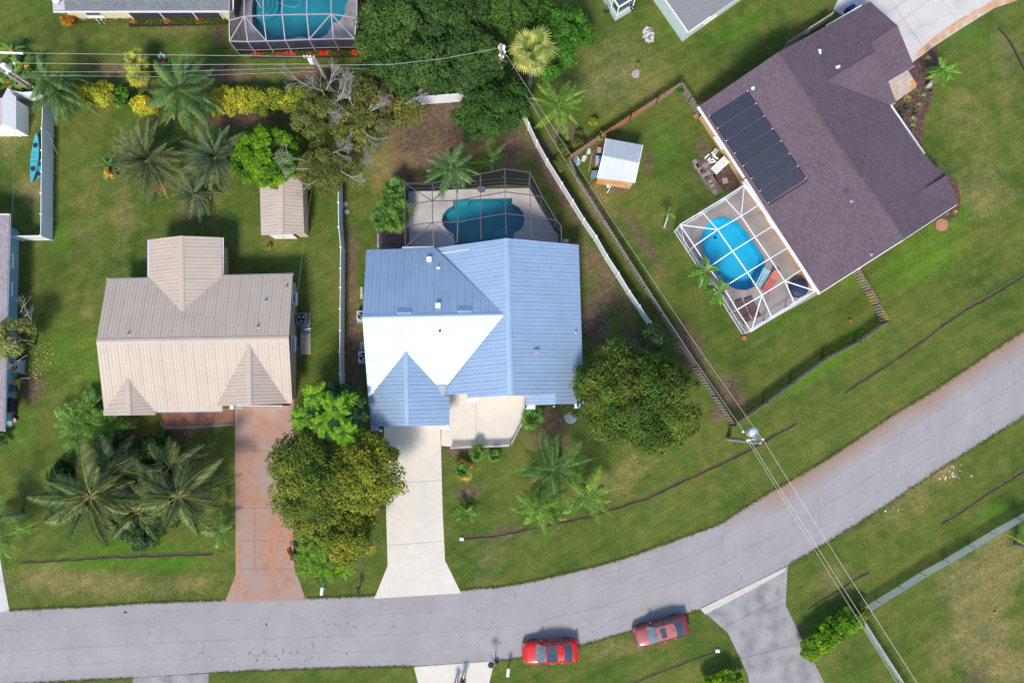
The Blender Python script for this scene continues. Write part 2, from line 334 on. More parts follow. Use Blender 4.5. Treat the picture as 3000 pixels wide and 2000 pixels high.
# gentle relief, flat near hard surfaces is not needed: amplitude stays under 2 cm
Zg=np.zeros_like(X)
def blob(ch,px,py,rx,ry,s=1.0,rot=0):
    c=G(px,py); rx/=33.;ry/=33.; a=math.radians(-rot); dx=X-c.x; dy=Y-c.y
    u=(dx*math.cos(a)+dy*math.sin(a))/rx; v=(-dx*math.sin(a)+dy*math.cos(a))/ry
    ch[:]=np.maximum(ch,s*np.clip(1.25-np.sqrt(u*u+v*v),0,1))
dirt_shade=np.zeros_like(X);dry=np.zeros_like(X);lush=np.zeros_like(X)
for b_ in [(1280,400,170,90,1),(1320,330,130,60,1),(1180,560,60,150,.75),(1640,560,30,200,.7,-32),(1770,830,60,190,.55,-30),(1745,930,60,110,.75),(1760,780,30,120,.55,-32),(1850,1000,50,60,.9),(1600,480,40,120,.8,-30),(2130,1150,50,60,.7),(1250,470,60,30,.9),(1035,1040,35,210,.9),(1030,780,25,200,.6),(1120,1240,35,40,.95),
           (1350,1315,60,25,.95),(1620,1225,60,40,1),(1600,1290,90,60,.5),(1370,1440,50,30,.6),(1900,1180,90,90,.8),(2020,1020,60,120,.6,-32),(1880,700,30,160,.5,-32),
           (2860,1985,50,30,.5),(920,230,90,45,.9),(860,300,60,60,.7),(1100,300,120,50,.8),(640,215,170,35,.75),(330,215,120,40,.45),(700,350,200,30,.8),(520,350,80,30,.5),(100,1130,35,60,.9),(2160,1170,40,40,.8),(1810,540,50,30,.9),(2060,430,30,40,.6),  # blobs in the yard north of the hedge paint shade along with dirt
           (640,95,30,40,.7),(460,545,60,30,.5),(560,630,60,30,.5),(690,860,20,20,.3),(1480,1560,90,20,.6,-15),(2350,870,40,15,.6,-35),(540,1265,80,30,.6),(380,1280,50,60,.5),(1750,440,35,50,.7),(870,1020,20,60,.8),(2240,480,30,30,.5),(1900,480,14,40,.9,12),
           (1660,400,70,50,.7),(2100,1215,25,25,.8),(1950,670,30,30,.35),(1500,440,60,110,.7),(990,1650,120,60,.4),(480,1350,180,80,.6),(2240,910,60,10,.4),(2340,1850,25,60,.3)]: blob(dirt_shade,*b_)
for b_ in [(60,300,70,130,.7),(90,560,50,60,.8),(30,400,60,60,.7),(800,640,60,120,.35),(1150,450,140,160,.7),(500,90,150,20,.5),(300,110,160,50,.3),(1800,230,220,120,.45),(1750,600,70,110,.5),
           (2850,1730,110,110,1),(2930,1640,80,90,1),(2880,1860,110,110,1),(2960,1950,80,80,.9),(2760,1900,60,80,.5),(2600,700,120,30,.7,-32),(2880,550,120,120,.5),(2820,350,110,110,.35),(2950,200,60,200,.4),(2750,1380,60,50,.8,-30),(150,1700,150,50,.7),(320,1715,200,45,.65),(560,1710,120,40,.5),
           (1760,1430,120,60,.5,-15),(1850,1380,90,50,.5,-25),(1680,1850,200,60,.45,-10),(1800,1900,150,30,.5,-12),(2650,1480,200,60,.4,-30),(1500,230,60,30,.4),(1430,1640,60,100,.4),(2450,1700,90,60,.4),(2080,800,120,110,.25),(1650,1130,160,60,.4),(370,640,60,170,.4),(250,900,30,60,.4),(250,640,60,200,.3)]: blob(dry,*b_)
for b_ in [(240,1650,220,25,.9,-2),(500,1650,130,25,1,-2),(400,1600,200,30,.7),(180,1020,120,120,.5),(270,1100,60,180,.5),(2700,760,180,80,.7,-32),(2800,640,180,40,.55,-32),(2500,1000,130,35,.7,-32),(2400,1080,200,25,.9,-32),(2150,90,160,40,.6,-30),(2000,60,70,60,.5),(1950,420,60,120,.4),
           (2300,930,110,40,.5,-30),(2920,1490,80,20,.9,-32),(2650,1330,260,30,.4,-32),(900,1000,30,110,.5),(700,600,60,60,.2),(2400,1830,80,25,.5,-30),(500,420,120,60,.3),(2500,820,40,60,.5),(1700,240,60,60,.2),(420,780,60,50,.4),(180,700,40,60,.6),(300,1640,60,40,.6),(2850,100,100,60,.4),(2050,700,60,120,.3,-30),(60,1250,50,80,.5)]: blob(lush,*b_)
nx,ny=len(xs),len(ys); idx=np.arange(nx*ny).reshape(ny,nx)
Q=np.stack([idx[:-1,:-1],idx[:-1,1:],idx[1:,1:],idx[1:,:-1]],-1).reshape(-1,4)
cx=(X[:-1,:-1]+X[1:,1:]).ravel()/2; cy=(Y[:-1,:-1]+Y[1:,1:]).ravel()/2; keep=np.ones(len(Q),bool)
for p in pools:
    for ox,oy in((0,0),(.17,.17),(-.17,.17),(.17,-.17),(-.17,-.17)): keep&=~inpoly_np(cx+ox,cy+oy,p)
me=npmesh(np.stack([X.ravel(),Y.ravel(),Zg.ravel()],-1),Q[keep],np.stack([dirt_shade.ravel(),dry.ravel(),lush.ravel()],-1))
props(link('ground',me,None,grass),kind='structure')
# ================= road =================
def resample(P,n):
    P=[Vector((p[0],p[1])) for p in P]; L=[0]
    for i in range(1,len(P)): L.append(L[-1]+(P[i]-P[i-1]).length)
    out=[];j=0
    for k in range(n):
        t=L[-1]*k/(n-1)
        while j<len(P)-2 and L[j+1]<t: j+=1
        out.append(P[j].lerp(P[j+1],(t-L[j])/(L[j+1]-L[j])))
    return out
RT=[(-900,1830),(-300,1803),(29,1788),(112,1783),(319,1774),(399,1767),(657,1758),(750,1754),(898,1752),(1099,1745),(1349,1728),(1450,1721),(1539,1707),(1686,1674),(1826,1637),(1973,1584),(2107,1538),(2161,1500),(2250,1445),(2397,1362),(2521,1281),(2633,1204),(2728,1150),(2808,1096),(2951,1000),(3000,968),(3300,770),(4200,180)]
RB=[(-900,2075),(-300,2025),(0,2003),(128,1998),(287,1988),(383,1985),(612,1970),(750,1963),(1019,1953),(1213,1951),(1433,1937),(1530,1926),(1705,1889),(1849,1846),(2011,1798),(2050,1782),(2200,1710),(2307,1656),(2403,1599),(2566,1500),(2703,1405),(2824,1328),(3000,1217),(3300,1030),(4200,470)]
def chaikin(P,k=2):
    for _ in range(k):
        Q=[P[0]]
        for i in range(len(P)-1):
            a0,b0=P[i],P[i+1]; Q+=[(a0[0]*.75+b0[0]*.25,a0[1]*.75+b0[1]*.25),(a0[0]*.25+b0[0]*.75,a0[1]*.25+b0[1]*.75)]
        P=Q+[P[-1]]
    return P
RT=chaikin(RT); RB=chaikin(RB)
N=700; a=resample(gpoly(RT),N); b_=resample(gpoly(RB),N)
# pair every top point with the bottom point straight across
V=[];uv=[];cols=[];u=0;K=14
for i in range(N):
    A=a[i]; B=b_[i]
    if i: u+=((a[i]-a[i-1]).length+(b_[i]-b_[i-1]).length)/2
    jt=R.uniform(-.06,.06); jb=R.uniform(-.06,.06)
    dd=(B-A).normalized()
    for k in range(K+1):
        p=(A+dd*jt).lerp(B+dd*jb,k/K); V.append((p.x,p.y,.02+.05*math.sin(math.pi*k/K))); uv.append((u,6.1*k/K))
        xx=A.x; red=0
        if xx>16: red=max(0,1-k/K*2.6)*min(1,(xx-16)/8)
        if 4<xx<16: red=max(0,.35-k/K)
        g=0.15 if k in(0,K) else 0
        if k>=K-2: g=max(g,.4)
        if k<=1: g=max(g,.35)
        cols.append((red,g,0))
Q=[(i*(K+1)+k,i*(K+1)+k+1,(i+1)*(K+1)+k+1,(i+1)*(K+1)+k) for i in range(N-1) for k in range(K)]
me=mkmesh(V,[q[::-1] for q in Q],True,np.array(cols)); uvl=me.uv_layers.new(name='UVMap')
for l in me.loops: uvl.data[l.index].uv=uv[l.vertex_index]
if me.polygons[0].normal.z<0: me.flip_normals()
props(link('road',me,None,asphalt),kind='structure')
# ================= paved areas in slabs =================
conc_p=mat('stained_terracotta_concrete',(.33,.185,.13),.8,var=.14,scale=1.2,col2=(.30,.225,.195),c2=(.42,.66),c2s=.45,fine=.25)
conc_c=mat('cream_concrete',(.57,.52,.45),.8,var=.06,scale=1.0,col2=(.51,.475,.44),c2=(.5,.75),c2s=.35,fine=.15)
conc_g=mat('mottled_grey_concrete',(.30,.285,.285),.85,var=.2,scale=1.8,col2=(.175,.168,.168),c2=(.42,.66),c2s=.9,fine=.3)
conc_w=mat('white_concrete',(.50,.475,.455),.8,var=.06,scale=.8,col2=(.40,.39,.395),c2=(.5,.7),c2s=.5,fine=.15)
rust=mat('rust_stained_concrete',(.48,.25,.12),.85,var=.2,scale=1.5,col2=(.52,.40,.31),c2=(.42,.62),c2s=1.2,fine=.2)
def slabs(pname,poly,z,mt,lines,name='concrete_slab',inset=.011,extra=None,parent=None):
    """poly px outline cut along px lines into slabs"""
    root=parent
    if root is None:
        ba=MB(); v,f=cdt(gpoly(poly)); ba.add([Vector((p.x,p.y,z-.03)) for p in v],f); root=ba.build(pname,mat('joint_dirt',(.12,.10,.085),.95,var=.3),None,kind='structure')
    parts=[[Vector((p.x,p.y,0)) for p in GP(poly)]]
    for ln in lines:
        A,B=G(*ln[0]),G(*ln[1]); n=Vector((-(B-A).y,(B-A).x,0)).normalized(); c=n.dot(A); new=[]
        for P in parts:
            if len(ln)>2 and not ln[2](sum(P,Vector((0,0,0)))/len(P)): new.append(P); continue
            for q in (clip3(P,n,c+inset),clip3(P,-n,-c+inset)):
                if len(q)>2 and area3(q)>.05: new.append(q)
        parts=new
    for P in parts:
        v,f=cdt([(p.x,p.y) for p in P]); m=MB(); zz=z+R.uniform(-.004,.004)
        n=len(P); m.add([Vector((p.x,p.y,zz)) for p in v],[t if (v[t[1]]-v[t[0]]).cross(v[t[2]]-v[t[0]])>0 else t[::-1] for t in f])
        m.add([Vector((p.x,p.y,zz)) for p in P]+[Vector((p.x,p.y,zz-.08)) for p in P],[(i,n+i,n+(i+1)%n,(i+1)%n) for i in range(n)])
        c=sum(P,Vector((0,0,0)))/n
        m.build(name,(extra(c) if extra else None) or mt,root)
    return root
L=lambda y,x0=0,x1=3000:((x0,y),(x1,y))
slabs('driveway',[(688,1168),(862,1163),(858,1400),(860,1560),(863,1660),(897,1757),(659,1763),(691,1683),(690,1400)],.05,conc_p,
      [L(1320),L(1488),L(1583),L(1665),((747,1500),(747,1600),lambda c:G(0,1488).y>c.y>G(0,1665).y)])
slabs('walkway',[(470,1195),(686,1195),(686,1238),(640,1241),(482,1247)],.045,mat('terracotta_walk',(.27,.12,.075),.8,var=.18,scale=2,col2=(.20,.115,.08),c2=(.45,.7)),[((528,1190),(528,1250)),((626,1190),(626,1250))])
slabs('driveway',[(1122,1235),(1290,1235),(1292,1305),(1297,1500),(1304,1640),(1351,1736),(1097,1752),(1136,1655),(1130,1450),(1125,1248)],.05,conc_c,[((1100,1417),(1300,1406)),((1136,1597),(1302,1584))])
slabs('patio',[(1293,1140),(1540,1140),(1536,1220),(1527,1240),(1493,1306),(1322,1308),(1293,1305)],.05,conc_c,[((1392,1100),(1399,1400)),((1316,1255),(1250,1255),lambda c:False)])
slabs('driveway',[(-200,1560),(0,1625),(12,1700),(29,1790),(-200,1800)],.05,conc_w,[L(1700)])
slabs('driveway',[(390,1985),(612,1971),(612,2080),(390,2080)],.045,conc_g,[((500,1900),(500,2100))])
slabs('driveway',[(1213,1952),(1449,1935),(1433,2000),(1410,2100),(1250,2100),(1225,2000)],.05,conc_c,[L(2010)])
slabs('driveway',[(2051,1782),(2200,1710),(2307,1656),(2301,1771),(2349,1870),(2416,2000),(2460,2100),(2215,2100),(2190,1975),(2177,1946),(2132,1852)],.05,conc_g,[((2100,1845),(2320,1735)),((2160,1930),(2360,1880))],
      extra=lambda c:conc_w if False else None)
slabs('driveway',[(2440,30),(2475,-40),(2600,-150),(3200,-150),(3000,-5),(2913,24),(2818,83),(2744,131),(2671,185),(2560,100)],.05,conc_w,
      [((2629,70),(2725,0)),((2639,48),(2709,143)),((2610,0),(2645,55)),((2760,0),(2815,80)),((2560,70),(2640,10))])
for px_,py_,rx_,ry_ in((846,1600,13,62),(812,1560,16,30),(700,1640,7,70),(697,1330,6,120),(800,1625,12,40)):
    c_=G(px_,py_); P_=[]
    for k_ in range(26): a_=k_*2*math.pi/26; q_=R.uniform(.7,1.15); P_.append((min(max(c_.x+math.cos(a_)*rx_/33*q_,G(692,1600).x),G(861,1600).x),c_.y+math.sin(a_)*ry_/33*q_))
    sheet('rust_stain',P_,.0575,.004,mat('orange_stain_film',(.40,.16,.07),.8,var=.2,scale=2.5,col2=(.34,.20,.14),c2=(.4,.6),c2s=1.6),kind='structure')
# stained strip along the lower edge of the top right driveway
sheet('rust_stain',gpoly([(3000,-4),(2913,22),(2818,80),(2744,128),(2676,178),(2680,160),(2740,105),(2810,58),(2905,5),(2960,-20)]),.0545,.01,rust,kind='structure')
sheet('sand_verge',gpoly([(2051,1782),(2200,1710),(2300,1662),(2300,1672),(2200,1727),(2066,1798)]),.0545,.01,mat('sandy_concrete',(.48,.45,.39),.9,var=.1,fine=.2),kind='structure')
# ================= drainage swale edges =================
bank=mat('cut_turf_bank',(.095,.095,.030),.95,var=.35,scale=6,fine=.5); wetsoil=soil
def swale(pts,w=9,tan=1.0):
    P=GP(pts); P=[Vector((p.x,p.y)) for p in P]; n=max(8,int(sum((P[i+1]-P[i]).length for i in range(len(P)-1))/.5)); P=resample(P,n)
    V=[];F=[];w/=40.
    for i,p in enumerate(P):
        t=(P[min(i+1,n-1)]-P[max(i-1,0)]).normalized(); s=Vector((-t.y,t.x)); s=s if s.y>0 else -s
        j=R.uniform(-.03,.03); ww=w*R.uniform(.6,.95)
        for o,z in((ww*1.3+j,-.01),(ww*.45+j*1.5,.035+R.uniform(-.01,.01)),(ww*.2+j*1.8,.04+R.uniform(-.01,.01)),(ww*.0+j,.02),(-ww*.72+j*.8,.008),(-ww*.85+j*.7,-.01)): q=p+s*o; V.append((q.x,q.y,z))
    for i in range(n-1):
        for k in range(5): F.append((i*6+k,i*6+k+1,(i+1)*6+k+1,(i+1)*6+k))
    me=mkmesh(V,F,False); me.materials.append(bank); me.materials.append(soil)
    for i,p in enumerate(me.polygons): p.material_index=0 if i%5 in(0,1) else 1
    if me.polygons[0].normal.z<0: me.flip_normals()
    props(link('swale_edge',me),kind='structure')
swale([(62,1646),(160,1641),(300,1632),(450,1626),(625,1621)])
swale([(1356,1577),(1450,1568),(1540,1550),(1730,1510),(1890,1459),(2010,1405),(2150,1340),(2260,1279),(2332,1238)],10)
swale([(2473,1150),(2540,1105),(2640,1042),(2700,1000),(2760,953),(2830,905),(2880,880),(2950,838),(3010,800),(3200,690)],9)
swale([(2757,1533),(2810,1500),(2900,1440),(3010,1372),(3200,1250)],9)
swale([(2366,1783),(2400,1758),(2455,1728),(2500,1696),(2545,1674)],9)
swale([(1820,2010),(1900,1980),(1990,1945),(2050,1922),(2098,1904)],8)
swale([(2927,82),(2952,112),(2975,150),(3005,210)],9)
# culvert end
for px,py in((1356,1577),(2104,1904)):
    m=MB(); c=G(px,py); m.lathe(c+Vector((0,0,.08)),[(.16,-.25),(.16,.1),(.12,.1),(.12,-.2)],12,Matrix.Rotation(math.radians(80),3,'Y')); m.build('culvert_pipe',wpaint,label='white culvert pipe end at the '+('west end of the long curved swale' if px<2000 else 'east end of the bottom swale'),cat='pipe')
# mulch beds
mulch=mat('red_brown_mulch',(.085,.042,.034),.95,var=.4,scale=10,col2=(.16,.105,.085),c2=(.5,.7),c2s=3,fine=.6,bmp=.6)
sheet('mulch_bed',gpoly([(2660,190),(2746,133),(2744,190),(2741,250),(2727,300),(2708,345),(2700,400),(2702,455),(2600,300)]),.03,.05,mulch,kind='structure')
sheet('mulch_bed',gpoly([(2740,500),(2776,510),(2803,535),(2814,575),(2812,610),(2802,635),(2785,645),(2768,640),(2740,600)]),.03,.05,mulch,kind='structure')
sheet('mulch_bed',gpoly(C(2010,400,10.453,[(820,1190),(1180,800),(1760,1560),(1500,1750),(1100,1600)])),.03,.05,mulch,kind='structure')
sheet('mulch_bed',gpoly([(370,50),(672,44),(676,72),(560,76),(380,80)]),.02,.05,soil,kind='structure')
sheet('mulch_bed',gpoly([(735,146),(1052,146),(1052,168),(735,172)]),.02,.05,soil,kind='structure')
sheet('mulch_bed',gpoly([(1050,-20),(1095,-20),(1090,75),(1050,75)]),.02,.05,soil,kind='structure')

MOUTHS=[(G(x0,1750).x,G(x1,1750).x,1) for x0,x1 in((-300,30),(655,902),(1094,1354))]+[(G(x0,y0).x,G(x1,y1).x,-1) for x0,y0,x1,y1 in((385,1985,616,1970),(1208,1950,1454,1935),(2040,1785,2312,1656))]
# grass creeping over the road edges
r_=np.random.RandomState(9); E_=[]
for ed_,sg in((a,1),(b_,-1)):
    for p_ in ed_:
        if -47<p_.x<47 and not any(mx0<p_.x<mx1 and (my>0)==(sg>0) for mx0,mx1,my in MOUTHS):
            k_=r_.randint(10,34); q_=r_.normal(0,.07,(k_,2)); E_.append(np.stack([p_.x+q_[:,0]*2.2,p_.y+q_[:,1]+.03*sg,np.full(k_,.055)+r_.uniform(0,.03,k_)],-1))
EDGEPTS=np.concatenate(E_)
# ================= roofs and houses =================
def inset(P,dd):
    """P world polygon (xy), offset inwards"""
    A=sum(P[i][0]*P[(i+1)%len(P)][1]-P[(i+1)%len(P)][0]*P[i][1] for i in range(len(P))); P=[Vector((p[0],p[1])) for p in P]
    if A<0: P=P[::-1]
    n=len(P); out=[]
    for i in range(n):
        a=P[i-1];b=P[i];c=P[(i+1)%n]; d1=(b-a).normalized(); d2=(c-b).normalized(); n1=Vector((-d1.y,d1.x)); n2=Vector((-d2.y,d2.x)); k=1+n1.dot(n2)
        out.append(b+(n1+n2)*dd/max(k,.3))
    return out
def slope(roof,pl,pts,ev,w=.9,ribs=3,mt=None,ribh=.03,name='roof_panel',panels=True,th=.03,ribw=.04):
    P=[pl.on(*p) for p in pts]; 
    n=pl.n; a,b=pl.on(*ev[0]),pl.on(*ev[1]); u=(b-a).normalized()
    if not panels:
        m=MB(); m.slab([p+n*th for p in P],[p-n*.02 for p in P]); return m.build(name,mt,roof)
    m=MB(); m.slab([p+n*.004 for p in P],[p-n*.06 for p in P]); m.build('roof_deck',ROOFUNDER,roof)
    ts=[u.dot(p) for p in P]; t0=min(ts); t1=max(ts); k=max(1,round((t1-t0)/w)); w=(t1-t0)/k
    for i in range(k):
        q=clip3(clip3(P,u,t0+i*w+.004),-u,-(t0+(i+1)*w-.004))
        if len(q)<3 or area3(q)<.01: continue
        j=n*R.uniform(-.003,.003); m=MB(); m.slab([p+n*th+j for p in q],[p+n*.006 for p in q])
        for r in range(ribs):
            tt=t0+i*w+(r+.08)*w/ribs; q2=clip3(clip3(P,u,tt),-u,-(tt+ribw))
            if len(q2)>2 and area3(q2)>.004: m.slab([p+n*(th+(ribh if r==0 else ribh*.75))+j for p in q2],[p+n*(th-.002)+j for p in q2])
        m.build(name,mt,roof)
ROOFUNDER=mat('roof_underlay',(.30,.29,.28),.8)
def cap(roof,pa,pb,mt,w=.28,h=.05,dz=.05,name='ridge_cap'):
    a,b=pa+Vector((0,0,dz)),pb+Vector((0,0,dz)); d_=(b-a).normalized(); s=d_.cross(Vector((0,0,1))).normalized(); m=MB()
    V=[];
    for p in(a,b): V+=[p-s*w/2-Vector((0,0,h)),p-s*w*.12,p+s*w*.12,p+s*w/2-Vector((0,0,h))]
    m.add(V,[(0,4,5,1),(1,5,6,2),(2,6,7,3),(0,1,2,3),(7,6,5,4)]); return m.build(name,mt,roof)
def gutter(par,pts,z,mt,w=.13,h=.11,name='gutter',out=.05):
    P=[G(*p,z) for p in pts]
    for i in range(len(P)-1):
        m=MB(); a,b=P[i],P[i+1]; dd=(b-a).normalized(); s=dd.cross(Vector((0,0,1)))
        m.bar(a+s*w/2,b+s*w/2,.015,h); m.bar(a-s*w/2,b-s*w/2,.015,h); m.bar(a-Vector((0,0,h/2)),b-Vector((0,0,h/2)),w,.012); m.build(name,mt,par)
def walls(par,foot,z0,z1,mt,name='wall',openings=()):
    n=len(foot)
    for i in range(n):
        a=Vector((foot[i][0],foot[i][1],(z0+z1)/2)); b=Vector((foot[(i+1)%n][0],foot[(i+1)%n][1],(z0+z1)/2)); dd=(b-a).normalized(); s=dd.cross(Vector((0,0,1)))
        m=MB(); m.bar(a-s*.1+dd*.001,b-s*.1-dd*.2,.2,z1-z0); m.build(name,mt,par)
    sheet('soffit',[(p[0],p[1]) for p in foot],z1+.012,.03,wpaint,parent=par)
def gable(par,P,mt,shift):
    s=Vector(shift); m=MB(); q=[p+s-Vector((0,0,.09)) for p in P]; t=s.normalized()*.08; m.slab(q,[p+t for p in q]) if abs(s.z)>.5 else m.add(q+[p+t for p in q],[(0,1,2),(5,4,3),(0,3,4,1),(1,4,5,2),(2,5,3,0)])
    m.build('gable_wall',mt,par)
def vent(roof,pl,px,py,r=.07,h=.3,mt=None,box=False,lead=True):
    p=pl.on(px,py); m=MB()
    if box: m.box(p+Vector((0,0,.16)),(.34,.34,.22)); m.box(p+Vector((0,0,.29)),(.42,.42,.05))
    else:
        m.lathe(p,[(r*2.4,.0),(r*2.2,.05),(r*1.1,.07),(r,h),(r*.7,h),(r*.7,h-.1)],10)
    return m.build('roof_vent',mt or steel,roof)
def window(par,c,dirv,w,h,frame=wpaint,glass=None,outv=None):
    """c centre on wall face, dirv horizontal along wall, outv outward"""
    c=Vector(c); dd=Vector(dirv).normalized(); o=Vector(outv).normalized(); m=MB(); M=Matrix((dd,o,Vector((0,0,1)))).transposed()
    for s in(-1,1): m.box(c+dd*s*w/2+o*.03,(.07,.08,h+.1),M=M); m.box(c+Vector((0,0,s*h/2))+o*.03,(w,.08,.07),M=M)
    f=m.build('window',frame,par); g=MB(); g.box(c+o*.015,(w-.07,.02,h-.07),M=M); g.build('pane',glass or MATS['window_glass'],f)
    g=MB(); g.box(c+Vector((0,0,-h/2-.06))+o*.07,(w+.16,.16,.05),M=M); g.build('sill',frame,f); return f
m_glass('window_glass',(.06,.09,.12))
tanw=mat('tan_stucco',(.50,.38,.26),.85,var=.08,scale=2,fine=.15); whw=mat('white_stucco',(.62,.62,.60),.85,var=.05,fine=.1); blw=mat('teal_blue_stucco',(.22,.40,.47),.85,var=.08,fine=.12); crw=mat('cream_stucco',(.62,.54,.36),.85,var=.06,fine=.1,col2=(.60,.42,.22),c2=(.55,.72),c2s=.6); paleb=mat('pale_blue_siding',(.50,.60,.60),.8,var=.05)
orw=mat('orange_tan_stucco',(.56,.38,.21),.85,var=.12,scale=2,col2=(.62,.34,.10),c2=(.45,.6),c2s=.8,fine=.1)
# ---- tan metal roof house ----
h=thing('house','house under a tan ribbed metal roof with a north wing and two front gables','house',G(580,1000),group=None)
rf=thing('roof',None,None,G(580,1000)); rf.parent=h; rf.location=(0,0,0); WL[rf.name]=wloc(h)
NP=Plane((314,817,2.7),(858,803,2.7),(565,996,4.6)); SP=Plane((283,1001,NP.on(283,1001).z),(846,992,NP.on(846,992).z),(454,1204,2.7))
T=ROOF_TAN
slope(rf,NP,[(314,817),(437,815),(534,912),(846,991),(283,1001)],((314,817),(858,803)),.9,3,T)
slope(rf,NP,[(651,808),(858,803),(846,991),(534,912)],((314,817),(858,803)),.9,3,T)
slope(rf,SP,[(283,1001),(846,991),(857,1180),(690,1186),(652,1187),(652,1201),(454,1204),(306,1207)],((454,1204),(652,1201)),.9,3,T)
cap(rf,NP.on(283,1001),NP.on(846,991),T,.45)
za=SP.on(729,1010).z; ga=Plane((729,1010,za),(731,1185,za),(630,1189,2.75)); gb=Plane((729,1010,za),(731,1185,za),(857,1181,2.7))
slope(rf,ga,[(729,1010),(731,1186),(632,1189)],((729,1010),(731,1184)),.9,3,T); slope(rf,gb,[(729,1010),(857,1181),(731,1186)],((729,1010),(731,1184)),.9,3,T); cap(rf,G(729,1010,za),G(731,1186,za),T,.4)
zb=SP.on(374,1108).z; gc=Plane((374,1108,zb),(378,1215,zb),(306,1207,2.7)); gd=Plane((374,1108,zb),(378,1215,zb),(454,1209,2.7))
slope(rf,gc,[(374,1108),(378,1216),(304,1217),(303,1206)],((374,1108),(378,1215)),.9,3,T); slope(rf,gd,[(374,1108),(455,1204),(455,1215),(378,1216)],((374,1108),(378,1215)),.9,3,T); cap(rf,G(374,1108,zb),G(378,1216,zb),T,.4)
zc=NP.on(534,912).z; ge=Plane((531,691,zc),(534,912,zc),(437,701,2.7)); gf=Plane((531,691,zc),(534,912,zc),(650,696,2.7))
slope(rf,ge,[(437,702),(531,691),(534,912),(437,815)],((531,691),(534,912)),.9,3,T); slope(rf,gf,[(531,691),(649,696),(651,808),(534,912)],((531,691),(534,912)),.9,3,T); cap(rf,G(531,691,zc),G(534,910,zc),T,.4)
for a_ in((378,978),(780,881),(756,958),(840,841)): vent(rf,NP,*a_)
fp=inset(gpoly([(314,817),(437,815),(437,701),(649,696),(651,808),(858,803),(857,1182),(652,1187),(652,1201),(454,1204),(454,1214),(306,1216)],2.7),.42)
walls(h,fp,0,2.55,tanw)
for p,s in(([G(858,803,2.7),NP.on(846,991),G(857,1182,2.7)],(-.45,0,0)),([G(314,817,2.7),NP.on(283,1001),G(306,1207,2.7)],(.45,0,0)),([G(437,701,2.7),G(531,691,zc),G(649,696,2.7)],(0,-.45,0)),([G(632,1189,2.7),G(731,1185,za),G(857,1181,2.7)],(0,.3,0)),([G(306,1216,2.7),G(378,1215,zb),G(454,1214,2.7)],(0,.3,0))): gable(h,p,tanw,s)
for p in([(437,815),(312,818)],[(435,813),(435,702)],[(653,696),(653,808),(860,803)],[(652,1203),(454,1206)]): gutter(h,p,2.62,alu)
eastx=max(p[0] for p in fp); yv=G(860,880).y
window(h,(eastx,G(0,880).y,1.5),(0,1,0),1.0,1.1,outv=(1,0,0)); window(h,(eastx,G(0,1010).y,1.5),(0,1,0),1.2,1.0,outv=(1,0,0))
gd_=min(p[1] for p in fp if p[0]>G(700,0).x); m=MB(); c_=G(772,1183)
for k in range(4): m.box((c_.x,gd_-.03,.30+.52*k),(4.6,.05,.50))
m.build('garage_door',wpaint,h)
# dark entry post block
m=MB(); c_=G(682,1193,2.3); m.box((c_.x,c_.y,1.3),(.3,.3,2.6)); m.build('porch_column',wpaint,h)
# ---- galvanised roof house ----
h=thing('house','large middle house under a sky tinted galvanised metal roof with one white glaring slope','house',G(1400,960))
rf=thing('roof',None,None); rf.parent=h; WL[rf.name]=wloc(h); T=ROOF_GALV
EP=Plane((1695,717,2.8),(1710,1183,2.8),(1484,698,5.3)); WP=Plane((1484,698,5.3),(1496,1157,5.3),(1301,1156,2.8))
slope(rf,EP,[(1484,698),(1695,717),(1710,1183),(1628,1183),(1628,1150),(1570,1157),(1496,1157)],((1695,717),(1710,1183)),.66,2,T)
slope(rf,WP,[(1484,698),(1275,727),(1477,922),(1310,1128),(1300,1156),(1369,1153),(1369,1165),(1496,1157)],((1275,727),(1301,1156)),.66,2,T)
cap(rf,EP.on(1484,698),EP.on(1496,1157),T,.5)
zx=WP.on(1477,922).z; CN=Plane((1073,732,2.8),(1275,727,2.8),(1477,922,zx)); CS=Plane((1062,930,CN.on(1062,930).z),(1477,922,zx),(1079,1166,2.8))
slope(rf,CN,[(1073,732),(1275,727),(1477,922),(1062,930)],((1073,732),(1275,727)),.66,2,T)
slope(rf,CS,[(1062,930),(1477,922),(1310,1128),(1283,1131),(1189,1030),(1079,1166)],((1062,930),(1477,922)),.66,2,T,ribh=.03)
cap(rf,CN.on(1062,930),CN.on(1474,922),T,.4)
zg=CS.on(1189,1030).z; GA=Plane((1189,1030,zg),(1192,1246,zg),(1087,1249,2.7)); GB=Plane((1189,1030,zg),(1192,1246,zg),(1317,1246,2.7))
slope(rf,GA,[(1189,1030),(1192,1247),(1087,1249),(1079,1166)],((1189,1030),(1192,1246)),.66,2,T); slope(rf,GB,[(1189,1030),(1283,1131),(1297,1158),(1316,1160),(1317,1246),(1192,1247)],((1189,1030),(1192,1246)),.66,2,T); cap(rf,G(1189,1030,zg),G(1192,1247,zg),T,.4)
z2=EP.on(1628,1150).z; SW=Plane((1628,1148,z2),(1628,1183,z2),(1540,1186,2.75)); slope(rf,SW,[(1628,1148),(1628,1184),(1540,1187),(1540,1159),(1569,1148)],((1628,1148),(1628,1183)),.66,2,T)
m=MB(); m.slab([CS.on(1281,1128)+Vector((0,0,.1)),CS.on(1310,1128)+Vector((0,0,.1)),G(1300,1159,2.95),G(1293,1159,2.95)],[CS.on(1281,1128),CS.on(1310,1128),G(1300,1159,2.8),G(1293,1159,2.8)]); m.build('valley_cricket',mat('grey_membrane',(.30,.31,.33),.9,var=.25,scale=9,fine=.4),rf)
